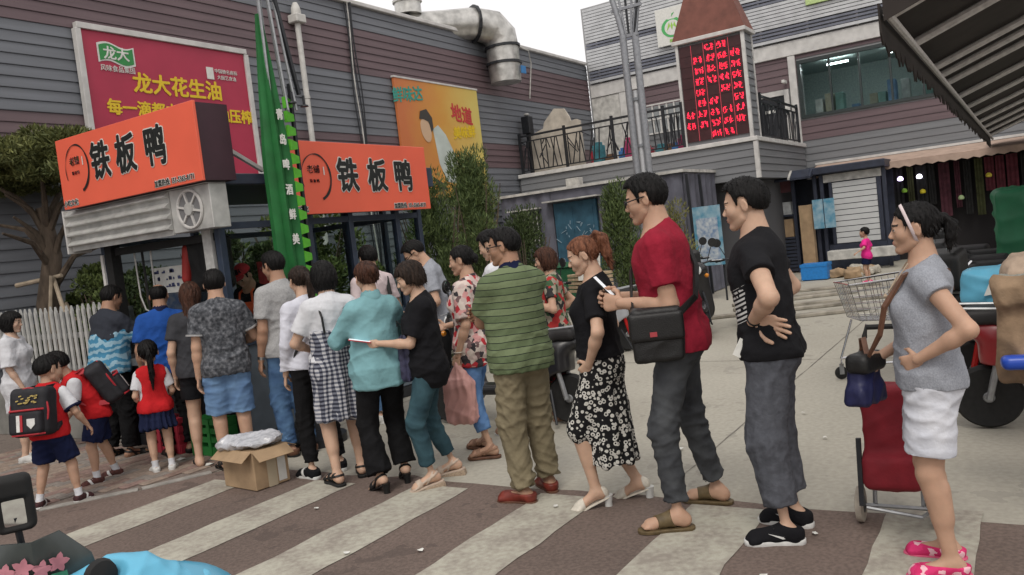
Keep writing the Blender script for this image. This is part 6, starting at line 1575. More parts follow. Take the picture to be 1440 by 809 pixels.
shrub('dense dark hedge shrub behind the kiosk and picket fence', 7.2, 9.2, 2.3, .9, 9000, dk_l, .085, .045, seed=1)
shrub('broad yellow green shrub beside the pine tree', 5.9, 9.5, 1.75, .55, 8000, shrub_l, .08, .04, seed=2)
shrub('bright green rounded shrub behind the pine tree', 6.2, 10.3, 2.1, .5, 8000, shrub_l, .10, .05, seed=3)
shrub('tall leafy shrub seen through the kiosk glass', 8.6, 9.1, 2.5, 1.1, 9000, shrub_l, .09, .045, seed=4)
shrub('leafy hedge shrub between the fence and kiosk post', 5.75, 8.75, 1.95, .50, 7000, dk_l, .06, .03, seed=21)
shrub('mixed green hedge shrub behind the fence pickets', 5.95, 9.9, 1.85, .5, 7000, shrub_l, .06, .03, seed=22)
shrub('dark hedge shrub against the hall cladding', 5.6, 10.65, 1.5, .3, 5000, dk_l, .06, .03, seed=23)
shrub('feathery tall juniper next to the kiosk end', 8.7, 6.75, 2.55, .75, 16000, jun_l, .085, .016, tall=True, seed=5)
shrub('tallest feathery juniper between kiosk and container shed', 10.3, 7.15, 2.95, .80, 17000, jun_l, .085, .016, tall=True, seed=6)
shrub('dark low juniper in front of the container window', 11.0, 6.75, 1.9, .75, 9000, dk_l, .07, .02, tall=True, seed=7)
shrub('yellowing bushy juniper against the orange poster', 11.6, 8.0, 2.9, .7, 10000, yel_l, .09, .022, tall=True, seed=8)
shrub('feathery green juniper by the lamp post and container', 13.0, 6.0, 2.25, .50, 10000, jun_l, .09, .018, tall=True, seed=9)
shrub('small light green shrub beside the blue metal door', 14.6, 5.6, 1.8, .4, 4500, yel_l, .07, .02, tall=True, seed=10)

# ------------------------------------------------------------------ container shed, second kiosk, lamp post
plum = mat('plum_grey_paint', (.118, .120, .150), rough=.55, noise=.3, nscale=4, bump=.1)
shed = empty('container_shed', (17, 8, 0), 0, 'plum grey corrugated container shed with blue door below the terrace', 'shed')
def corr(y0, y1, x, z0, z1, dirn='y'):
    pts = []; n = int((y1-y0)/.16)
    for i in range(n+1):
        yy_ = y0+(y1-y0)*i/n; pts += [(yy_, -.015 if i % 2 else .015), (yy_+.05, -.015 if i % 2 else .015)]
    pts = [p for p in pts if p[0] <= y1]
    poly = pts+[(y1, .05), (y0, .05)]
    return MB().prism(poly, z0, z1, lambda a, b, d: (x+b, a, d) if dirn == 'y' else (a, x+b, d))
for nm, mb in (('front_sheet', corr(8.95, 10.3, 16.0, .02, 2.60)), ('front_sheet', corr(5.90, 7.80, 16.0, .02, 2.60)), ('end_sheet', corr(16.1, 18.0, 5.88, .02, 2.60, 'x'))): W_(mb.build(nm, plum, shed), shed)
W_(MB().box(16.06, 18.0, 5.94, 10.3, .01, 2.58).build('core', wall_core, shed), shed)
W_(MB().box(15.99, 16.06, 7.8, 8.95, 2.33, 2.60).build('lintel', plum, shed), shed)
W_(MB().box(15.92, 18.1, 5.82, 10.4, 2.602, 2.66).build('roof', dirty, shed), shed)
bluem = mat('teal_blue_paint', (.035, .10, .15), rough=.5, noise=.35, nscale=5)
dr_ = W_(MB().box(15.97, 16.05, 7.86, 8.90, .05, 2.32).build('door', bluem, shed), shed)
for y0 in (7.94, 8.44): MB().box(15.955, 15.969, y0, y0+.38, .2, 2.2).build('door_panel', bluem, dr_)
r = random.Random(6); mb = MB()
for i in range(26):
    y0 = r.uniform(7.95, 8.8); z0 = r.uniform(1.3, 1.9); mb.bar((15.948, y0, z0), (15.948, y0+r.uniform(-.12, .12), z0+r.uniform(-.12, .12)), .012)
tag(mb.build('chalk_scribble', mat('chalk_blue', (.25, .35, .42), rough=.9), dr_), kind='stuff')
W_(MB().box(15.72, 15.99, 7.70, 9.05, 2.36, 2.39).build('door_hood', dirty, shed), shed)
sw_ = W_(MB().box(15.975, 16.02, 9.30, 9.95, 1.45, 2.22).build('window', dark_steel, shed), shed)
for k in range(6): MB().box(15.95, 15.97, 9.34+k*.11, 9.36+k*.11, 1.45, 2.22).build('window_bar', dirty, sw_)
W_(MB().box(15.80, 15.99, 9.22, 10.03, 2.26, 2.29).build('window_hood', dirty, shed), shed)
for x0 in (15.98, 16.75): o = MB().bar((x0, 5.74, .02), (x0+.05, 5.80, 2.55), .05).build('leaning_bar', dark_steel); tag(o, 'dark steel bar leaning against the container end', 'bar', 'bars leaning on the container')
jb = tag(MB().box(17.6, 17.85, 9.05, 9.4, 2.62, 2.95).build('junction_box', dirty, bevel=.01), 'weathered junction box on a pipe above the container roof', 'box')
k2 = empty('navy_stall', (21, 4.6, 0), 0, 'navy market stall with roller shutter and open shelf front', 'stall')
K2 = lambda mb, nm, m, **kw: W_(mb.build(nm, m, k2, **kw), k2)
nv = mat('stall_navy', (.028, .034, .055), rough=.5, noise=.3, nscale=6)
K2(MB().box(20.75, 22.5, 2.75, 6.5, 2.34, 2.52), 'roof', nv, bevel=.02)
K2(MB().prism([(20.75, 2.34), (20.45, 2.28), (20.45, 2.33), (20.75, 2.50)], 4.35, 6.5, lambda a, b, d: (a, d, b)), 'eave', nv)
for k in range(5): K2(MB().prism([(20.43, 2.30), (20.43, 2.34), (20.76, 2.53), (20.78, 2.51)], 4.4+k*.43, 4.4+k*.43+.05, lambda a, b, d: (a, d, b)), 'eave_rib', dirty if k % 2 else nv)
for y in (2.82, 4.22, 4.38, 4.90, 6.38): K2(MB().box(20.96, 21.04, y-.04, y+.04, 0, 2.33), 'post', nv)
K2(MB().box(21.0, 21.06, 2.87, 4.17, .02, .62), 'base_panel', nv); K2(MB().box(22.3, 22.35, 2.8, 6.4, .02, 2.3), 'back_panel', nv)
for k in range(11): K2(MB().box(20.99+.006*(k % 2), 21.02, 3.0, 3.98, .64+k*.135, .64+k*.135+.118), 'shutter_slat', mat('shutter_white', (.50, .51, .51), rough=.5, noise=.06, nscale=3))
K2(MB().box(20.98, 21.05, 3.99, 4.06, .63, 2.13), 'shutter_guide', nv); K2(MB().box(20.98, 21.05, 2.90, 2.99, .63, 2.13), 'shutter_guide', nv); K2(MB().box(20.97, 21.05, 2.87, 4.17, 2.135, 2.32), 'shutter_head', dirty)
for k in range(9): K2(MB().box(20.985, 21.03, 4.95, 6.33, .05+k*.09, .05+k*.09+.06), 'louvre', nv)
K2(MB().box(21.0, 21.5, 4.95, 6.33, .86, .90), 'shelf', nv); K2(MB().box(21.0, 21.5, 4.95, 6.33, 1.42, 1.46), 'shelf', nv)
K2(MB().box(20.99, 21.02, 4.95, 6.33, 2.02, 2.3), 'fascia', mat('dull_maroon', (.09, .03, .035), rough=.6))
card = mat('brown_cardboard', (.36, .25, .15), rough=.9, noise=.25, nscale=6, bump=.15, bscale=60)
for i, (y, w, h, z0) in enumerate(((5.2, .42, .45, .902), (5.75, .46, .42, .902), (5.15, .3, .32, 1.462), (5.6, .3, .25, 1.462), (6.0, .28, .35, 1.462))):
    cc = card if z0 < 1 else [goods[0], goods[2], mat('dark_pot', (.03, .03, .035), rough=.4)][i-2]
    o = MB().box(21.05, 21.40, y-w/2, y+w/2, z0, z0+h).build('shelf_box', cc, bevel=.01); tag(o, ('brown carton' if z0 < 1 else ('white carton', 'pale teal tin', 'dark pot')[i-2])+' standing on a shelf of the navy stall', 'box', 'goods on the stall shelves')
o = MB().box(20.70, 20.95, 4.45, 4.75, .02, 1.65).build('tall_carton', card, bevel=.01); tag(o, 'tall narrow brown carton standing by the navy stall', 'carton')
pb = mat('blue_flyer', (.30, .42, .48), rough=.5, noise=.8, nscale=7, col2=(.05, .22, .34))
for k, y in enumerate((4.28, 4.02)):
    o = MB().box(20.62, 20.63, y-.12, y+.12, 1.05, 1.75).build('hanging_flyer', pb); tag(o, 'blue printed flyer hanging at the stall corner', 'poster', 'flyers at the stall corner')
st = empty('standing_poster', (15.4, 5.35, 0), 0, 'blue and white printed display board leaning on the container end', 'poster')
W_(MB().box(15.38, 15.42, 4.98, 5.52, .70, 1.85).build('board', pb, st), st)
W_(MB().box(15.372, 15.379, 5.04, 5.46, .78, 1.62).build('print', mat('white_blue_print', (.50, .54, .56), rough=.5, noise=.6, nscale=14, col2=(.12, .20, .34)), st), st)
for y in (5.02, 5.48): W_(MB().bar((15.44, y, 0), (15.435, y, 1.85), .03).build('leg', dark_steel, st), st)
bc = empty('blue_crate', (18.6, 4.0, 0), 0, 'bright blue plastic crate on the ground by the navy stall', 'crate')
bcm = mat('crate_blue', (.02, .20, .55), rough=.45, noise=.15)
for bx in ((18.4, 18.43, 3.75, 4.3, .02, .34), (18.87, 18.9, 3.75, 4.3, .02, .34), (18.431, 18.869, 3.75, 3.78, .02, .34), (18.431, 18.869, 4.27, 4.3, .02, .34)): W_(MB().box(*bx).build('side', bcm, bc, bevel=.005), bc)
W_(MB().box(18.39, 18.91, 3.74, 4.31, .30, .36).build('rim', bcm, bc), bc); W_(MB().box(18.43, 18.87, 3.78, 4.27, .01, .04).build('bottom', bcm, bc), bc)
r = random.Random(9)
for k in range(9):
    x, y = 18.6+r.uniform(-.5, .9), 3.35+r.uniform(-.35, .35); h = r.uniform(.08, .26); 
    V, F = nets([('u', 0, rbox((x, y, h*.45), (.20, .17, h*.6), .06)), ('i', 0, half((0, 0, .005), (0, 0, -1)))], .03, 1); V = V+vnorm(V, F)*(.05*folds(V, RNG, 16))[:, None]
    o = npmesh('scrap_bag', V, F, mat('pale_sack', (.42, .39, .33), rough=.9, noise=.3)if k % 2 else card, None); tag(o, ('pale crumpled sack' if k % 2 else 'flattened brown carton')+' in the heap beside the blue crate', 'sack' if k % 2 else 'carton', 'pale sacks by the crate' if k % 2 else 'flat cartons by the crate')
o = MB().box(20.3, 20.7, 2.6, 4.1, .28, .5).build('white_ledge', dirty, bevel=.01); tag(o, 'white ledge along the foot of the navy stall', 'ledge')
# lamp post: cluster of tubes
lamp = empty('lamp_post', (13.3, 5.58, 0), 0, 'tall grey lamp post of bundled tubes with splayed head', 'lamp post')
lm = mat('painted_tube_grey', (.27, .28, .30), rough=.45, metal=.3, noise=.2); lmw = mat('pale_tube', (.52, .53, .55), rough=.4, noise=.1)
for dx, dy, m_ in ((-.0, .10, lm), (.06, -.10, lm), (.10, .02, lmw)):
    top_ = 4.9 if m_ is not lmw else 3.95
    W_(MB().tube([(13.3+dx, 5.58+dy, 0), (13.3+dx, 5.58+dy, top_)], .062 if m_ is lm else .05, 12).build('tube', m_, lamp, smooth=True), lamp)
    if m_ is lm: W_(MB().tube([(13.3+dx, 5.58+dy, 4.9), (13.3+dx*1.2, 5.58+dy*1.5, 5.2), (13.3+dx*2, 5.58+dy*4.2, 6.4)], .05, 10).build('arm', lm, lamp, smooth=True), lamp)
for k in range(5): t = -1+k*.5; W_(MB().tube([(13.33, 5.58+t*.10, 4.88), (13.33, 5.58+t*.42, 6.4)], .022, 8).build('head_rod', lm if k % 2 else dark_steel, lamp, smooth=True), lamp)
for zz, w in ((4.88, .17), (5.35, .28)): W_(MB().bar((13.33, 5.58-w, zz), (13.33, 5.58+w, zz), .05).build('cross_band', lm, lamp), lamp)
for zz in (2.2, 3.0, 3.8): W_(MB().lathe([(.20, 0), (.205, .04), (.20, .08)], 16, (13.35, 5.58, zz)).build('collar', lm, lamp) if False else MB().bar((13.36, 5.44, zz), (13.36, 5.72, zz), .05).build('clamp', lm, lamp), lamp)
W_(MB().lathe([(.26, 0), (.26, .05), (.18, .12)], 16, (13.35, 5.58, 0)).build('base', lm, lamp), lamp)
gb = empty('green_wheelie_bin', (14.9, 7.95, 0), 0, 'green wheeled rubbish bin in front of the container shed', 'bin')
gm = mat('bin_green', (.018, .10, .045), rough=.5, noise=.2)
W_(MB().loft([[(14.68, 7.70, .06), (15.12, 7.70, .06), (15.12, 8.2, .06), (14.68, 8.2, .06)], [(14.6, 7.62, .95), (15.2, 7.62, .95), (15.2, 8.28, .95), (14.6, 8.28, .95)]]).build('body', gm, gb, bevel=.02), gb)
W_(MB().prism([(14.56, .952), (15.24, .952), (15.2, 1.02), (14.75, 1.06), (14.58, .99)], 7.58, 8.32, lambda a, b, d: (a, d, b)).build('lid', gm, gb, bevel=.01), gb)
for y in (7.72, 8.18): W_(MB().lathe([(.09, -.03), (.10, -.02), (.10, .02), (.09, .03)], 14, (15.2, y, .10), axis='y').build('wheel', rubb, gb), gb)
# ------------------------------------------------------------------ dark awning over the parked scooters
ra = empty('dark_awning', (12, -.4, 2.7), 0, 'dark brown awning on steel frame over the parked scooters', 'awning')
dk = mat('dark_brown_canvas', (.030, .024, .021), rough=.85, noise=.3, nscale=4); bart = mat('brown_steel_tube', (.62, .60, .58), rough=.5, noise=.2)
AY0, AZ0, AY1, AZ1, AX0, AX1 = .63, 2.72, -3.6, 4.3, 5.25, 22.0
W_(MB().prism([(AY0, AZ0), (AY1, AZ1), (AY1, AZ1+.02), (AY0, AZ0+.02)], AX0, AX1, lambda a, b, d: (d, a, b)).build('canvas', dk, ra), ra)
fr_ = MB(); xs_ = np.arange(AX0, AX1, .06); low = [(x, AZ0-.14-.10*random.random()-.04*(i % 2)) for i, x in enumerate(xs_)]
W_(MB().prism([(AX1, AZ0+.01), (AX0, AZ0+.01)]+low, AY0+.02, AY0+.03, lambda a, b, d: (a, d, b)).build('fringe', dk, ra), ra)
W_(MB().prism([(AY0, AZ0-.1), (AY0-.6, AZ0+.12), (AY0-.6, AZ0+.26), (AY0, AZ0+.03)], AX0-.02, AX0-.01, lambda a, b, d: (d, a, b)).build('end_flap', dk, ra), ra)
for x in (AX0+.15, 6.6, 8.1, 8.7, 9.4, 11.0, 12.6, 14.2, 15.8, 17.4, 19.0, 20.6): W_(MB().tube([(x, AY0, AZ0-.045), (x, AY1, AZ1-.045)], .032, 8).build('rafter', bart, ra, smooth=True), ra)
for t in (.0, .45, .9): W_(MB().tube([(AX0, AY0+(AY1-AY0)*t-.02, AZ0+(AZ1-AZ0)*t-.06), (AX1, AY0+(AY1-AY0)*t-.02, AZ0+(AZ1-AZ0)*t-.06)], .025, 8).build('purlin', bart, ra, smooth=True), ra)
for x in (8.0, 13.5, 19.0): W_(MB().tube([(x, AY1+.1, 0), (x, AY1+.1, AZ1-.06)], .04, 8).build('post', bart, ra, smooth=True), ra)
# ------------------------------------------------------------------ things carried or worn
def own(o, g, label, cat, group=None):
    """a thing of its own, standing in the figure's frame"""
    o.location = tuple(g.pos); o.rotation_euler = g.root.rotation_euler; return tag(o, label, cat, group)
def own_empty(name, g, label, cat, group=None):
    e = empty(name, tuple(g.pos), g.root.rotation_euler[2], label, cat, group); return e
def frame_of(Rm): return np.asarray(Rm, np.float32)
# crossbody bag of the man in crimson
g = P['red']; H = g.H
bag = own_empty('crossbody_bag', g, 'black leather crossbody bag at the hip of the crimson tee man', 'bag')
bc_ = g.lo((-.135, .035, .555)); Rb = rotz(.25)
V, F = nets([('u', 0, rbox(bc_, (.045, .135, .145), .03, Rb))], .009, 1); V = V+vnorm(V, F)*(.006*folds(V, RNG, 30))[:, None]; npmesh('body', V, F, leatherb, bag)
V, F = nets([('u', 0, rbox(bc_+np.array([-.012, 0, .045]), (.047, .140, .075), .02, Rb))], .009, 1); npmesh('flap', V, F, leatherb, bag)
clasp = MB().box(-.008, .008, -.018, .018, -.012, .012); o = clasp.build('clasp', mat('red_enamel', (.35, .05, .06), rough=.3), bag); o.location = tuple(bc_+np.array([-.062, .01, .01])); o.rotation_euler = (0, 0, .25)
def strap(pts, w, m, parent, name='strap', t=.006):
    mb = MB(); pts = [Vector(p) for p in pts]; k = len(pts); rings = []
    cen = Vector((float(np.mean([p.x for p in pts])), float(np.mean([p.y for p in pts])), 0))
    for i, p in enumerate(pts):
        d = (pts[min(i+1, k-1)]-pts[max(i-1, 0)]).normalized(); out = Vector((p.x-cen.x, p.y-cen.y, .3*(p.z > 1.25))); s_ = d.cross(out).normalized(); n_ = s_.cross(d).normalized()
        rings.append([tuple(p+s_*w/2*a+n_*t*b) for a, b in ((-1, -1), (1, -1), (1, 1), (-1, 1))])
    mb.loft(rings); return mb.build(name, m, parent)
strap([bc_+np.array([0, .12, .10]), g.up((-.06, .098, .66)), g.up((.02, .098, .74)), g.up((.055, .065, .80)), g.up((.06, .0, .845)), g.up((.05, -.075, .80)), g.up((-.01, -.095, .72)), g.up((-.09, -.085, .64)), bc_+np.array([0, -.12, .10])], .035, leatherb, bag)
def phone(g, c, d, u, label, lit=False, m=None):
    c = np.asarray(c); d = _n(d); u = _n(np.asarray(u)-d*(np.asarray(u)@d)); s_ = np.cross(d, u)
    e = own_empty('mobile_phone', g, label, 'phone'); Mx = Matrix(((s_[0], d[0], u[0], c[0]), (s_[1], d[1], u[1], c[1]), (s_[2], d[2], u[2], c[2]), (0, 0, 0, 1)))
    a = MB().box(-.037, .037, -.077, .077, -.004, .004).mesh('case', bevel=.003, seg=2); a.transform(Mx); link('case', a, m or rubb, e)
    b_ = MB().box(-.034, .034, -.072, .072, .0042, .0052).mesh('screen'); b_.transform(Mx); link('screen', b_, lit_screen if lit else screen_glass, e)
hm = (g.wr['L']+g.wr['R'])/2
phone(g, hm+np.array([.0, .10, .085]), g.Rt@np.array([0, .55, .8]), g.Rt@np.array([0, -.8, .55]), 'dark phone tilted up in the hands of the crimson tee man', lit=True)
g = P['phone']; phone(g, g.wr['L']+np.array([.0, .125, .035]), g.Rt@np.array([0, .9, .25]), g.Rt@np.array([0, -.3, 1]), 'phone in red case held by the woman in teal jeans', lit=True, m=mat('red_case', (.4, .04, .05), rough=.4))
# paper held up behind the green polo
g = P['patp']; w = g.wr['L']
o = MB().box(-.075, .075, -.002, .002, -.10, .10).build('printed_paper', mat('printed_paper', (.58, .58, .62), rough=.8, noise=.5, nscale=26, col2=(.30, .32, .48))); own(o, g, 'sheet of printed paper held up behind the green polo man', 'paper')
o.location = tuple(g.w(w+np.array([0, .05, .13]))); o.rotation_euler = (.2, .5, g.root.rotation_euler[2]+.4)
# woman with hairband: band, bag, strap
g = P['band']; hs = g.hsz; H = g.H
V, F = nets([('u', 0, bound(ell((0, -.06, .12), (.405, .485, .452)), lambda P_: np.abs(P_[:, 1]*.92-.04-P_[:, 2]*.28)-.030))], .014, 0); npmesh('hairband', g.hc+(V*hs)@g.Mh.T, F, mat('pink_white_band', (.62, .52, .52), rough=.6, noise=.1), g.root)
mb = MB(); mb.tube([g.up((-.03, .030, .845)), g.up((-.028, .062, .80)), g.up((0, .085, .765)), g.up((.028, .062, .80)), g.up((.03, .03, .845))], .003, 5); mb.lathe([(.002, -.012), (.009, 0), (.002, .012)], 8, g.up((0, .092, .757))); mb.build('necklace', mat('cord_beige', (.45, .35, .25)), g.root)
hb_ = own_empty('navy_handbag', g, 'navy handbag with brown tag hanging before the woman with hairband', 'bag')
bcn = g.lo((.045, .165, .520)); nvb = mat('navy_leather', (.012, .014, .060), rough=.5, noise=.2, bump=.2)
V, F = nets([('u', 0, rbox(bcn, (.085, .050, .105), .035, rotz(-.5))), ('u', .03, rbox(bcn+np.array([0, 0, -.07]), (.11, .058, .05), .03, rotz(-.5)))], .009, 1); V = V+vnorm(V, F)*(.012*folds(V, RNG, 26))[:, None]; npmesh('body', V, F, nvb, hb_)
V, F = nets([('u', 0, rbox(bcn+np.array([-.01, -.01, .075]), (.095, .056, .045), .03, rotz(-.5)))], .009, 1); npmesh('flap', V, F, leatherb, hb_)
o = MB().prism([(-.02, -.03), (.02, -.03), (.024, .01), (0, .035), (-.024, .01)], 0, .008, lambda a, b, d: (-d, a, b)).build('tag', brownl, hb_); o.location = tuple(bcn+np.array([-.075, .0, .07])); o.rotation_euler = (0, 0, -.45)
strap([bcn+np.array([-.06, -.02, .10]), g.up((-.055, .115, .66)), g.up((-.062, .098, .735)), g.up((-.058, .045, .815)), g.up((-.050, -.02, .842)), g.up((-.02, -.062, .82)), g.up((.05, -.075, .76))], .026, brownl, hb_)
strap([bcn+np.array([.05, .0, .10]), bcn+np.array([.04, .0, .17]), bcn+np.array([-.03, -.01, .185]), bcn+np.array([-.055, -.02, .10])], .022, brownl, hb_, name='handle')
# pink bag
g = P['floral']; w = g.wr['L']; pk_ = own_empty('pink_carrier_bag', g, 'crumpled pink carrier bag hanging from the hand in floral blouse', 'bag')
pinkb = mat('pink_plastic', (.56, .30, .27), rough=.45, noise=.15, nscale=10)
V, F = nets([('u', 0, rbox(w+np.array([0, .02, -.36]), (.075, .125, .17), .05)), ('u', .05, cap(w+np.array([0, .05, -.2]), w+np.array([0, .02, -.09]), .06, .025)), ('u', .05, cap(w+np.array([0, -.04, -.2]), w+np.array([0, .01, -.09]), .05, .022))], .010, 1); V = V+vnorm(V, F)*(.022*folds(V, RNG, 34, .8, 1.4, 7))[:, None]; npmesh('bag', V, F, pinkb, pk_)
mb = MB(); mb.tube([w+np.array([0, .10, -.18]), w+np.array([0, .03, -.07]), w+np.array([0, -.07, -.18])], .010, 6); mb.build('handle', pinkb, pk_)
mb = MB(); wv = g.wr['L']; u = _n(g.el['L']-wv); mb.tube([wv+u*.02+np.array([math.cos(t)*.032, math.sin(t)*.032, 0]) for t in [2*PI*i/14 for i in range(14)]], .004, 5, closed=True); mb.build('bracelet', creaml, g.root)
# umbrella with the teal shirt
g = P['teal']; um = own_empty('folded_umbrella', g, 'small folded navy umbrella hanging beside the teal shirt', 'umbrella')
uc = g.lo((.095, -.105, .585)); um_m = mat('navy_patterned_nylon', (.015, .016, .035), rough=.6, noise=.6, nscale=30, col2=(.06, .06, .12))
ring = []
for i, (rr, zz) in enumerate(((.012, .13), (.03, .11), (.042, .03), (.048, -.08), (.05, -.16), (.035, -.19), (.01, -.2))):
    ring.append([tuple(uc+np.array([rr*(1+.3*math.cos(5*t+i*.4))*math.cos(t), rr*(1+.3*math.cos(5*t+i*.4))*math.sin(t), zz])) for t in [2*PI*k/18 for k in range(18)]])
MB().loft(ring).build('cloth', um_m, um, smooth=True); MB().tube([uc+np.array([0, 0, .12]), uc+np.array([0, 0, .19])], .012, 8).build('handle', rubb, um); MB().tube([uc+np.array([0, 0, .19]), uc+np.array([-.03, .03, .23]), uc+np.array([-.03, .02, .19])], .004, 5).build('wrist_loop', rubb, um)
# shoulder straps that belong to what is worn
g = P['tail']; strap([g.up((.05, .085, .72)), g.up((.06, .04, .82)), g.up((.05, -.03, .842)), g.up((-.0, -.085, .76)), g.up((-.075, -.085, .66)), g.lo((-.105, -.03, .57))], .018, leatherb, g.root, 'bag_strap')
g = P['ging']
for s_ in (-1, 1): strap([g.up((s_*.05, .085, .72)), g.up((s_*.06, .04, .815)), g.up((s_*.058, -.03, .835)), g.up((s_*.052, -.085, .76)), g.up((s_*.05, -.090, .69))], .014, leatherb, g.root, 'dress_strap')
g = P['strap']
for s_ in (-1, 1): strap([g.up((s_*.07, .08, .72)), g.up((s_*.075, .03, .825)), g.up((s_*.07, -.05, .82)), g.up((s_*.06, -.09, .72))], .04, leatherb, g.root, 'bag_strap')
# backpacks
for key, lab in (('boy1', 'black and red school backpack on the striding boy'), ('boy2', 'black and red school backpack on the stooping boy')):
    g = P[key]; H = g.H; bp_ = own_empty('school_backpack', g, lab, 'backpack', 'school backpacks'); c = g.up((0, -.165, .685)); Rm = frame_of(g.Rt)
    bm_ = mat('backpack_black', (.014, .014, .018), rough=.7, noise=.3, nscale=30); br = mat('backpack_red', (.38, .02, .03), rough=.6)
    V, F = nets([('u', 0, rbox(c, (.150, .085, .185), .05, Rm))], .009, 1); V = V+vnorm(V, F)*(.005*folds(V, RNG, 30))[:, None]; npmesh('main_compartment', V, F, bm_, bp_)
    V, F = nets([('u', 0, rbox(c+g.Rt@np.array([0, -.085, -.075]), (.125, .045, .09), .03, Rm))], .009, 1); npmesh('front_pocket', V, F, bm_, bp_)
    T = lambda a, b, z_: tuple(c+g.Rt@np.array([a, b, z_]))
    for (zz, w_, yb) in ((.015, .13, -.128), (-.165, .125, -.110)):
        MB().tube([T(-w_, yb+.04, zz), T(-w_*.8, yb, zz), T(w_*.8, yb, zz), T(w_, yb+.04, zz)], .008, 6).build('piping', br, bp_)
    MB().tube([T(math.cos(t)*.146, -.055, math.sin(t)*.178) for t in [2*PI*i/20 for i in range(20)]], .008, 6, closed=True).build('piping', br, bp_)
    MB().prism([(-.05, -.02), (-.025, -.02), (-.025, -.14), (-.05, -.14)], 0, .004, lambda a, b, d: T(a, -.132-d, b)).build('stripe', rubw, bp_); MB().prism([(-.022, -.02), (-.004, -.02), (-.004, -.14), (-.022, -.14)], 0, .004, lambda a, b, d: T(a, -.132-d, b)).build('stripe', br, bp_)
    MB().prism([(.03, -.05), (.09, -.05), (.09, -.095), (.06, -.125), (.03, -.095)], 0, .005, lambda a, b, d: T(a, -.132-d, b)).build('shield_badge', rubw, bp_)
    gold = mat('gold_print', (.42, .32, .10), rough=.5); mb = MB(); r = random.Random(4)
    for k in range(22):
        a = r.uniform(-.09, .08); b = r.uniform(.055, .12); mb.prism([(a, b), (a+.022, b+.004), (a+.02, b+.012), (a, b+.009)], 0, .003, lambda p_, q_, d: T(p_, -.090-d, q_))
    tag(mb.build('crest_print', gold, bp_), kind='stuff')
    for s_ in (-1, 1):
        strap([T(s_*.07, .06, .17), g.up((s_*.065, -.02, .855)), g.up((s_*.075, .06, .80)), g.up((s_*.085, .075, .72)), g.up((s_*.10, .0, .62)), T(s_*.12, .06, -.15)], .04, br if key == 'boy2' else bm_, bp_)
g = P['boy2']; w = g.wr['R']; V, F = nets([('u', 0, ell(w+np.array([0, .05, -.06]), (.035, .05, .055)))], .008, 1); o = npmesh('pink_purse', V, F, mat('pink_purse', (.50, .14, .30), rough=.6), None); own(o, g, 'small pink purse in the hand of the stooping boy', 'purse')
g = P['youth']; w = g.wr['L']; u = _n(g.el['L']-w); a1 = _n(np.cross(u, [0, 0, 1])); a2 = np.cross(u, a1)
MB().tube([w+u*.012+a1*math.cos(t)*.031+a2*math.sin(t)*.031 for t in [2*PI*i/16 for i in range(16)]], .005, 5, closed=True).build('wristband', rubb, g.root)
o = MB().box(-.004, .004, -.02, .02, -.045, .045).build('folded_paper', whitep); own(o, g, 'folded white paper tucked at the waist of the young man', 'paper'); o.location = tuple(g.w(g.lo((-.088, .066, .545)))); o.rotation_euler = (.5, 0, g.root.rotation_euler[2])
g = P['gman']; w = g.wr['L']; u = _n(g.el['L']-w); MB().tube([w+u*.015-u*.01, w+u*.03], .030, 14).build('wristwatch', steel, g.root)

# ------------------------------------------------------------------ box, trolleys
bx_ = empty('cardboard_box', (4.06, 5.10, 0), -.12, 'open brown cardboard box with crumpled plastic on the crosswalk edge', 'box')
MB().box(-.15, .15, -.21, .21, .009, .30).build('carton', card, bx_, bevel=.006)
for nm, a, b_, c, d in (('flap', (-.155, -.21, .30), (-.155, .21, .30), (-.24, .21, .24), (-.24, -.21, .24)), ('flap', (.155, -.21, .30), (.155, .21, .30), (.24, .21, .26), (.24, -.21, .26)), ('flap', (-.15, -.215, .30), (.15, -.215, .30), (.15, -.30, .235), (-.15, -.30, .235))):
    n_ = (Vector(b_)-Vector(a)).cross(Vector(d)-Vector(a)).normalized()*.005; q = [Vector(v) for v in (a, b_, c, d)]
    MB().add([tuple(v) for v in q]+[tuple(v+n_) for v in q], [(0, 1, 2, 3), (7, 6, 5, 4), (0, 4, 5, 1), (1, 5, 6, 2), (2, 6, 7, 3), (3, 7, 4, 0)]).build('flap', card, bx_)
MB().box(-.04, .04, -.2125, -.2105, .009, .298).build('tape', mat('pale_tape', (.45, .38, .27), rough=.35), bx_); MB().box(.05, .12, -.2135, -.2126, .03, .22).build('label', whitep, bx_)
plas = mat('crumpled_plastic', (.46, .47, .50), rough=.2, noise=.2, nscale=14, spec=.6)
V, F = nets([('u', 0, ell((-.02, 0, .34), (.17, .24, .055))), ('u', .05, ell((-.1, .14, .33), (.12, .12, .06))), ('u', .05, ell((.08, -.10, .36), (.10, .14, .06)))], .009, 1); V = V+vnorm(V, F)*(.030*folds(V, RNG, 24, 1, 1, 6)+.008*folds(V, RNG, 70, 1, 1, 5))[:, None]
o = npmesh('plastic_sheet', V, F, plas, None); o.location = bx_.location; o.rotation_euler = bx_.rotation_euler; tag(o, 'crumpled clear plastic sheeting heaped in the open cardboard box', 'plastic')
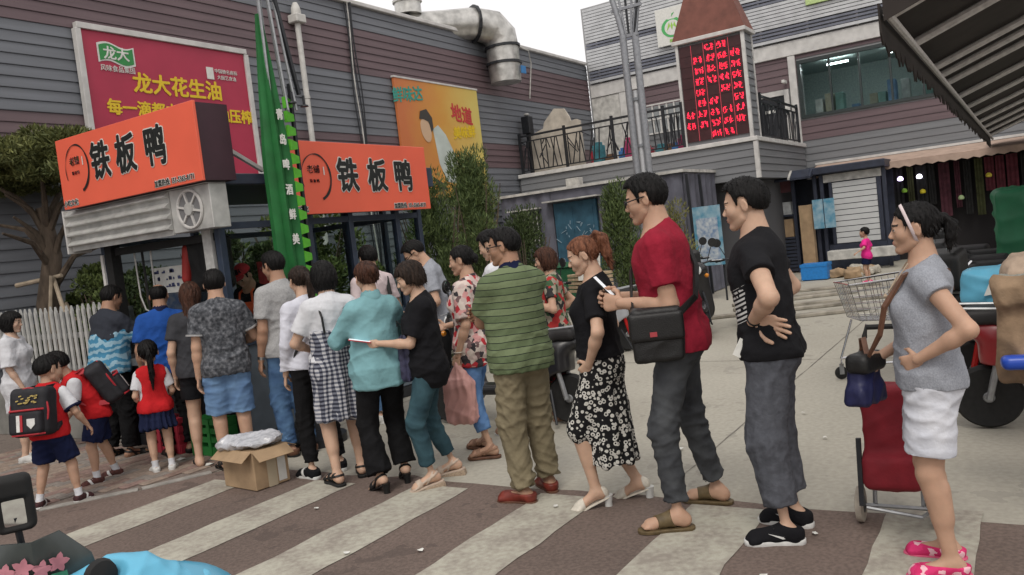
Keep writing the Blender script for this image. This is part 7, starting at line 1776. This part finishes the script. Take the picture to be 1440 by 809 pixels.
for k in range(14):
    x, y = [(4.42, 6.55), (4.50, 6.2), (4.30, 6.75), (4.35, 6.05), (4.05, 1.0), (5.8, 1.3), (3.3, 2.9), (3.7, 4.1), (5.4, 2.2), (4.55, 6.9), (3.15, 3.3), (6.5, 1.6), (4.1, 2.5), (3.5, 1.1)][k]
    s_ = .05 if k in (0, 1, 2, 3, 9) else .022; pts = [(s_*random.uniform(.5, 1.1)*math.cos(t), s_*random.uniform(.5, 1.1)*math.sin(t)) for t in [2*PI*i/7 for i in range(7)]]
    mb = MB(); mb.add([(a, b, .002+random.random()*s_*.35) for a, b in pts]+[(0, 0, s_*.4)], [(i, (i+1) % 7, 7) for i in range(7)]); o = mb.build('litter_scrap', whitep); o.location = (x, y, .013); tag(o, 'crumpled white paper scrap on the ground '+('beside the kiosk counter' if s_ > .03 else 'along the crosswalk'), 'litter', 'paper scraps by the kiosk' if s_ > .03 else 'paper scraps by the crosswalk')
tr = empty('shopping_trolley_bag', (4.30, .645, 0), 0, 'red wheeled shopping trolley bag behind the woman with hairband', 'trolley')
rcl = mat('red_trolley_cloth', (.22, .012, .022), rough=.75, noise=.2, nscale=9, bump=.2)
V, F = nets([('u', 0, rbox((0, -.0, .45), (.11, .125, .26), .035)), ('u', .03, rbox((-.03, 0, .30), (.13, .135, .09), .04))], .012, 1); V = V+vnorm(V, F)*(.010*folds(V, RNG, 18))[:, None]; npmesh('bag', V, F, rcl, tr)
for y in (-.11, .11): MB().tube([(.02, y, .09), (.12, y, .40), (.14, y, .92)], .011, 8).build('frame_tube', galv, tr, smooth=True)
MB().tube([(.14, -.11, .92), (.16, -.10, .97), (.16, .10, .97), (.14, .11, .92)], .014, 8).build('handle', rubb, tr, smooth=True)
MB().bar((-.13, .145, .13), (-.10, .14, .46), .022).build('front_bar', dark_steel, tr); MB().tube([(-.15, .12, .13), (-.15, -.12, .10), (.02, -.16, .09)], .009, 6).build('foot_bar', galv, tr); MB().tube([(.0, -.165, .09), (.0, .165, .09)], .010, 6).build('axle', galv, tr)
for y in (-.175, .175):
    w_ = MB(); w_.lathe([(.072, -.018), (.088, -.014), (.09, 0), (.088, .014), (.072, .018)], 24, (0, y, .092), axis='y'); wh = w_.build('wheel', mat('cream_rubber', (.40, .36, .30), rough=.8, noise=.2), tr, smooth=True)
    MB().lathe([(.015, -.024), (.07, -.012), (.07, .012), (.015, .024)], 20, (0, y, .092), axis='y').build('rim', dark_steel, wh, smooth=True)
# wire shopping cart
ct = empty('shopping_cart', (7.85, 1.08, 0), R(-62), 'chrome wire supermarket cart standing on the concrete yard', 'shopping cart')
def wires(nm, A, B, C_, D, n1, n2):
    mb = MB(); A, B, C_, D = map(Vector, (A, B, C_, D))
    for i in range(n1+1): t = i/n1; mb.tube([A.lerp(D, t), B.lerp(C_, t)], .0035, 5)
    for i in range(n2+1): t = i/n2; mb.tube([A.lerp(B, t), D.lerp(C_, t)], .0035, 5)
    return tag(mb.build(nm, chrome, ct, smooth=True), kind='stuff')
fb, ff_ = .46, -.42     # back, front x
b0 = [(fb, -.24, .52), (fb, .24, .52), (ff_+.08, .17, .58), (ff_+.08, -.17, .58)]; t0 = [(fb+.04, -.27, .94), (fb+.04, .27, .94), (ff_, .20, .90), (ff_, -.20, .90)]
wires('side_mesh', b0[0], b0[3], t0[3], t0[0], 6, 15); wires('side_mesh', b0[1], b0[2], t0[2], t0[1], 6, 15); wires('front_mesh', b0[3], b0[2], t0[2], t0[3], 6, 8); wires('back_mesh', b0[0], b0[1], t0[1], t0[0], 6, 9); wires('floor_mesh', b0[0], b0[1], b0[2], b0[3], 12, 8)
for a, b_ in zip(t0, t0[1:]+t0[:1]): MB().tube([a, b_], .009, 8).build('rim_tube', chrome, ct, smooth=True)
MB().tube([(fb+.12, -.27, 1.0), (fb+.12, .27, 1.0)], .014, 10).build('handle', rubb, ct, smooth=True); MB().box(fb-.02, fb+.0, -.2, .2, .70, .78).build('child_seat_flap', dark_steel, ct)
for s_ in (-1, 1):
    MB().tube([(fb+.12, s_*.27, 1.0), (fb+.02, s_*.26, .9), (fb-.10, s_*.25, .50), (fb-.02, s_*.26, .14)], .012, 8).build('leg', chrome, ct, smooth=True); MB().tube([(fb-.05, s_*.25, .2), (-.42, s_*.2, .20), (-.42, s_*.2, .14)], .012, 8).build('chassis_tube', chrome, ct, smooth=True); MB().tube([(-.42, s_*.2, .2), (-.30, s_*.19, .55)], .010, 8).build('strut', chrome, ct, smooth=True)
    for x in (fb-.02, -.42):
        w_ = MB(); w_.lathe([(.045, -.014), (.058, -.010), (.06, 0), (.058, .010), (.045, .014)], 18, (x, s_*.23, .062), axis='y'); c_ = w_.build('caster', rubb, ct, smooth=True); MB().box(x-.02, x+.02, s_*.23-.022, s_*.23-.016, .05, .15).build('fork', galv, c_)

# ------------------------------------------------------------------ scooters
paint_c = dict(red=(.25, .015, .02), blue=(.06, .30, .45), black=(.014, .014, .016), silver=(.35, .36, .38), white=(.50, .50, .49), maroon=(.12, .015, .03), green=(.02, .10, .06))
paints = {k: mat('scooter_paint_'+k, v, rough=.28, spec=.6, noise=.15, nscale=6) for k, v in paint_c.items()}
seat_m = mat('seat_vinyl', (.018, .017, .018), rough=.6, bump=.2, bscale=150); amber = mat('amber_lens', (.55, .20, .02), rough=.2); redl_ = mat('red_lens', (.40, .01, .01), rough=.2); clearl = mat('clear_lens', (.6, .62, .62), rough=.1); mirror_m = mat('mirror_glass', (.72, .74, .76), rough=.03, metal=1.0)
def make_scooter(variant=0):
    root = empty('electric_scooter', (0, 0, 0), 0); W2 = .215
    bodyp = [('u', 0, rbox((.10, 0, .31), (.33, .135, .045), .03)), ('u', .06, rbox((-.30, 0, .52), (.30, .13, .17), .09)), ('u', .08, cap((-.35, 0, .66), (-.74, 0, .70), .12, .07, (0, 0, 1), 1.3)),
             ('u', .05, cap((.40, 0, .38), (.50, 0, .86), .19, .16, (1, 0, -.2), 2.6)), ('u', .05, ell((.50, 0, .93), (.13, .155, .10))), ('u', .03, ell((.66, 0, .42), (.25, .075, .085))), ('s', .01, cap((.66, -.06, .215), (.66, .06, .215), .235, .235)), ('s', .01, cap((-.56, -.07, .215), (-.56, .07, .215), .24, .24))]
    V, F = nets(bodyp, .014, 1); npmesh('body', V, F, paints['black'], root)
    V, F = nets([('u', 0, rbox((-.22, 0, .74), (.26, .13, .055), .045)), ('u', .04, rbox((-.52, 0, .77), (.16, .12, .055), .045))], .012, 1); npmesh('seat', V, F, seat_m, root)
    for x in (.66, -.56):
        w_ = MB(); w_.lathe([(W2-.055, -.040), (W2-.02, -.046), (W2-.004, -.026), (W2, 0), (W2-.004, .026), (W2-.02, .046), (W2-.055, .040)], 28, (x, 0, W2), axis='y'); wh = w_.build('wheel', rubb, root, smooth=True)
        rim = MB(); rim.lathe([(.03, -.05), (.05, -.02), (W2-.07, -.022), (W2-.054, -.036), (W2-.054, .036), (W2-.07, .022), (.05, .02), (.03, .05)], 24, (x, 0, W2), axis='y'); rim.build('rim', galv, wh, smooth=True)
        for k in range(5): t = 2*PI*k/5; MB().bar((x+.04*math.cos(t), 0, W2+.04*math.sin(t)), (x+(W2-.06)*math.cos(t), 0, W2+(W2-.06)*math.sin(t)), .03, .05, (0, 1, 0)).build('spoke', galv, wh)
    for s_ in (-1, 1):
        MB().tube([(.66, s_*.075, W2), (.60, s_*.075, .45), (.54, s_*.05, .62)], .016, 8).build('fork_leg', dark_steel, root, smooth=True)
        MB().tube([(-.56, s_*.09, W2), (-.48, s_*.09, .55)], .022, 8).build('shock', redl_ if variant else galv, root, smooth=True)
        MB().tube([(.44, s_*.22, 1.01), (.39, s_*.35, 1.00)], .019, 10).build('grip', rubb, root, smooth=True)
        MB().tube([(.47, s_*.24, 1.02), (.47, s_*.36, 1.01)], .006, 6).build('brake_lever', galv, root)
        mir = MB().tube([(.45, s_*.18, 1.02), (.44, s_*.24, 1.16), (.43, s_*.27, 1.22)], .006, 6).build('mirror', dark_steel, root, smooth=True)
        MB().lathe([(.01, -.018), (.055, -.012), (.062, 0), (.058, .006)], 16, (.43, s_*.29, 1.26), axis='x').build('mirror_shell', rubb, mir, smooth=True); MB().lathe([(.0, -.0215), (.052, -.0205), (.052, -.019)], 16, (.43, s_*.29, 1.26), axis='x').build('mirror_face', mirror_m, mir)
        MB().lathe([(.02, 0), (.03, .02), (.012, .05)], 10, (.585, s_*.13, .84), axis='x').build('turn_signal', amber, root, smooth=True)
    MB().tube([(.46, -.24, 1.02), (.50, -.08, 1.0), (.50, .08, 1.0), (.46, .24, 1.02)], .014, 8).build('handlebar', dark_steel, root, smooth=True)
    MB().lathe([(.07, 0), (.068, .03), (.04, .05)], 18, (.60, 0, .93), axis='x').build('headlight', clearl, root, smooth=True)
    MB().box(-.80, -.775, -.07, .07, .60, .66).build('tail_light', redl_, root, bevel=.006); MB().box(-.80, -.795, -.10, .10, .46, .56).build('number_plate', whitep, root)
    MB().tube([(-.42, .10, .30), (-.50, .20, .02)], .012, 6).build('kickstand', dark_steel, root); MB().tube([(-.45, -.10, .82), (-.80, -.08, .84), (-.80, .08, .84), (-.45, .10, .82)], .011, 6).build('rear_rack', galv, root, smooth=True)
    if variant == 1:
        V, F = nets([('u', 0, rbox((-.74, 0, 1.0), (.17, .20, .15), .05))], .014, 1); tb = npmesh('top_box', V, F, leatherb, root); MB().box(-.925, -.905, -.12, .12, .92, .96).build('reflector', redl_, tb)
    if variant == 2:
        mb = MB()
        for zz in (.70, .80, .90): mb.tube([(.62, -.15, zz), (.86, -.14, zz), (.86, .14, zz), (.62, .15, zz)], .005, 5, closed=True)
        for k in range(7): y = -.14+k*.047; mb.tube([(.86, y, .70), (.86, y, .92)], .004, 4); mb.tube([(.62, y, .70), (.86, y, .70)], .004, 4)
        tag(mb.build('front_basket', galv, root), kind='stuff')
    return root
protos = [make_scooter(0), make_scooter(1), make_scooter(2)]; used_p = [False]*3
def scooter(v, x, y, head, colr, label, group='parked electric scooters', lean=.06):
    o = protos[v] if not used_p[v] else copy_tree(protos[v]); used_p[v] = True
    o.location = (x, y, 0.006); o.rotation_euler = (lean, 0, R(head)); tag(o, label, 'scooter', group)
    for ch in o.children:
        if ch.name.startswith('body'):
            ch.material_slots[0].link = 'OBJECT'; ch.material_slots[0].material = paints[colr]
    return o
scooter(0, 6.28, -.24, -84, 'red', 'red electric scooter with its rear wheel out on the concrete')
scooter(1, 7.15, -.12, -97, 'black', 'black scooter with top box beside the red electric scooter')
scooter(2, 7.9, .0, -80, 'silver', 'silver scooter with wire basket behind the black boxed scooter')
scooter(1, 8.7, .08, -92, 'maroon', 'maroon scooter with top box deep in the parked row')
scooter(0, 9.5, .12, -102, 'black', 'plain black scooter next to the maroon boxed scooter')
scooter(2, 10.3, .20, -86, 'green', 'green scooter with wire basket far down the parked row')
scooter(1, 11.2, .28, -95, 'black', 'black scooter with top box before the green tarpaulin')
scooter(0, 12.2, .36, -84, 'white', 'white scooter at the far end of the parked row')
scooter(2, 13.3, .55, -98, 'red', 'red scooter with wire basket beyond the green tarpaulin')
scooter(0, 6.02, 3.98, 94, 'black', 'black scooter half hidden behind the floral blouse woman')
scooter(1, 11.2, 4.05, 205, 'black', 'black scooter with top box behind the tall man in crimson', 'scooters parked by the container')
scooter(2, 11.9, 3.5, 190, 'silver', 'silver scooter with wire basket behind the young man in black', 'scooters parked by the container')
scooter(0, 12.2, 4.6, 215, 'maroon', 'maroon scooter standing close to the container shed', 'scooters parked by the container')
scooter(2, 9.3, 4.85, 150, 'silver', 'silver scooter with cane load beside the blue metal door', 'scooters parked by the container')
cb = empty('cane_crate', (9.35, 4.85, .86), R(150), 'pale cane crate with blue bag on the silver scooter', 'crate')
mb = MB()
for k in range(5): MB().box(-.28, .16, -.2, .2, .0+k*.05, .035+k*.05).build('slat', mat('cane', (.40, .30, .19), rough=.8, noise=.3), cb, bevel=.004)
V, F = nets([('u', 0, ell((-.06, 0, .30), (.17, .16, .08)))], .016, 1); V = V+vnorm(V, F)*(.05*folds(V, RNG, 26))[:, None]; npmesh('blue_bag', V, F, mat('blue_poly', (.03, .25, .48), rough=.4, noise=.2), cb)
o = MB().prism([(-.14, .0), (.14, .0), (.16, .34), (-.12, .36)], 0, .012, lambda a, b, d: (d, a, b)).build('white_card', whitep); o.location = (9.05, 4.65, 1.02); o.rotation_euler = (.1, -.2, .6); tag(o, 'white card leaning on the cane crate load', 'card')
# cloth covers over scooters
def drape(name, prims, h, m, label, cat, amp=.03, fr=16):
    V, F = nets(prims, h, 1); V = V+vnorm(V, F)*(amp*folds(V, RNG, fr, .8, 1.3, 7))[:, None]; return tag(npmesh(name, V, F, m, None), label, cat)
sky_b = mat('sky_blue_nylon', (.12, .42, .60), rough=.5, noise=.12, nscale=5)
cv = drape('scooter_cover', [('u', 0, rbox((6.55, .22, .93), (.20, .24, .14), .10)), ('u', .08, rbox((6.45, .0, .88), (.16, .22, .18), .08))], .016, sky_b, 'sky blue rain cover with white sail print over a scooter', 'cover')
MB().prism([(.30, .88), (.16, .90), (.20, 1.0), (.24, 1.02)], 0, .004, lambda a, b, d: (6.330-d, a, b)).build('sail_print', whitep, cv)
drape('green_tarpaulin', [('u', 0, rbox((12.25, -.10, .80), (.50, .48, .76), .10)), ('s', 0, half((0, 0, .35), (0, 0, 1)))] [:1], .03, mat('green_tarp', (.025, .16, .075), rough=.55, noise=.2, nscale=4), 'green tarpaulin draped over stacked goods behind the scooters', 'tarpaulin', .05, 9)
drape('quilted_cover', [('u', 0, rbox((5.75, -.12, 1.12), (.25, .28, .08), .06)), ('u', .08, rbox((5.6, -.05, 1.05), (.2, .2, .1), .06))], .016, mat('beige_quilt', (.42, .32, .24), rough=.85, noise=.2, nscale=8, bump=.4), 'beige quilted hand cover lying over scooter handlebars', 'cover')
drape('grey_jacket', [('u', 0, rbox((5.35, -.02, 1.02), (.16, .22, .09), .06))], .014, mat('grey_parka', (.25, .25, .22), rough=.85, noise=.35, nscale=12), 'crumpled grey jacket on the scooter by the quilted cover', 'jacket', .04, 22)
scooter(0, 4.78, -.88, 86, 'black', 'black scooter with tan apron at the asphalt edge')
ta = drape('tan_apron', [('u', 0, rbox((4.66, .06, .90), (.05, .13, .28), .04)), ('u', .05, rbox((4.62, .10, 1.08), (.06, .08, .07), .04)), ('u', .05, cap((4.66, .05, 1.08), (4.72, -.42, 1.05), .06, .07))], .012, mat('tan_suede', (.27, .185, .115), rough=.9, noise=.3, nscale=10, bump=.3), 'tan suede wind apron hanging from the black scooter', 'apron', .03, 14)
bh = empty('grip_cover', (4.55, .07, .76), R(100), 'blue plastic grip cover on the black scooter', 'cover')
V, F = nets([('u', 0, rbox((0, 0, 0), (.10, .045, .035), .03)), ('u', .02, ell((-.09, 0, 0), (.04, .04, .03)))], .008, 1); npmesh('shell', V, F, mat('royal_plastic', (.02, .07, .42), rough=.3), bh); MB().lathe([(.02, -.052), (.022, -.045)], 14, (.02, 0, .005), axis='y').build('badge', mat('green_badge', (.15, .5, .2)), bh)
mf = empty('mud_flap', (4.50, -.02, .40), R(95), 'black mud flap with red and white lettering on the tan apron scooter', 'mud flap')
MB().box(-.01, .01, -.09, .09, -.22, .20).build('flap', rubb, mf, bevel=.004); place_text('立马', .08, mat('red_print', (.5, .03, .04)), mf, (-.012, .0, .06), (0, -1, 0), (0, 0, 1)); place_text('58', .07, whitep, mf, (-.012, .0, -.05), (0, -1, 0), (0, 0, 1))
# ------------------------------------------------------------------ scooters right in front of the viewer
def near(v, x, y, head, colr, label):
    o = scooter(v, x, y, head, colr, label, 'scooters on the near roadside')
    for ch in list(o.children):
        if ch.name.startswith(('mirror', 'grip', 'brake', 'handlebar')):
            for q in list(ch.children): bpy.data.objects.remove(q)
            bpy.data.objects.remove(ch)
    return o
near(0, .36, 1.82, -15, 'black', 'black scooter with flowered windscreen on the near roadside')
CAMP = Vector((0, 0, 1.62))
mr = empty('scooter_mirror', (.773, 1.695, 1.09), 0, 'square black rear-view mirror standing above the flowered windscreen', 'mirror')
MX = Matrix.Translation((0, 0, .137)) @ Vector((-.45, -.86, -.12)).to_track_quat('X', 'Z').to_matrix().to_4x4()
V, F = nets([('u', 0, rbox((0, 0, 0), (.016, .036, .058), .014)), ('s', .004, rbox((.019, 0, -.016), (.010, .025, .032), .006))], .0045, 1); o = npmesh('mirror_shell', V, F, rubb, mr); o.matrix_local = MX
o = MB().box(.0085, .0095, -.025, .025, -.047, .015).build('mirror_face', mirror_m, mr); o.matrix_local = MX
MB().tube([(0, 0, .11), (.01, .01, .03), (.0, .06, -.13)], .007, 8).build('stalk', dark_steel, mr, smooth=True)
ws = empty('flowered_windscreen', (.785, 1.675, 1.055), R(-115), 'smoked windscreen with pink flower print on the near scooter', 'windscreen')
rings_ = []
for zz, w_, xx in ((-.35, .14, .0), (-.1, .13, .02), (.04, .10, .035), (.10, .05, .04)): rings_.append([(xx-abs(math.sin(t))*.04, w_*math.sin(t), zz) for t in [-PI/2+PI*i/10 for i in range(11)]]+[(xx-.008-abs(math.sin(t))*.04, w_*math.sin(t), zz) for t in [PI/2-PI*i/10 for i in range(11)]])
MB().loft(rings_).build('screen', mat('smoked_acrylic', (.05, .06, .058), rough=.25, noise=.2, spec=.5), ws, smooth=True)
pf = mat('flower_pink', (.50, .20, .24), rough=.5, noise=.3, nscale=40); gf = mat('flower_leaf', (.05, .25, .15), rough=.5, noise=.4, nscale=40)
for k in range(4):
    cx_, cz_ = -.05+.03*k, .052-.004*k+.008*(k % 2)
    MB().prism([(cx_+.015*(1+.3*math.cos(5*t))*math.cos(t), cz_+.015*(1+.3*math.cos(5*t))*math.sin(t)) for t in [2*PI*i/20 for i in range(20)]], .0, .004, lambda a, b, d: (.042+d-abs(a)*.30, a, b)).build('flower_print', pf, ws)
    MB().prism([(cx_-.016, cz_-.018), (cx_+.012, cz_-.02), (cx_+.016, cz_-.06), (cx_-.012, cz_-.058)], .0, .003, lambda a, b, d: (.043+d-abs(a)*.30, a, b)).build('leaf_print', gf, ws)
near(0, .66, 1.14, 60, 'blue', 'scooter under a sky blue rain cover on the near roadside')
cv2 = drape('rain_cover', [('u', 0, ell((.905, 1.575, .975), (.10, .10, .115))), ('u', .06, cap((.84, 1.62, .985), (.985, 1.505, .965), .085, .065)), ('u', .06, ell((.88, 1.52, .86), (.2, .2, .14))), ('s', .02, ell((.845, 1.56, 1.085), (.04, .04, .045)))], .007, sky_b, 'sky blue rain cover bunched over the near scooter front', 'cover', .014, 30)
tag(MB().lathe([(.010, -.016), (.030, -.010), (.034, .003), (.028, .010)], 16, (.852, 1.57, 1.065), axis='y').build('cover_mirror', rubb, smooth=True), 'round black mirror peeking out of the sky blue rain cover', 'mirror')
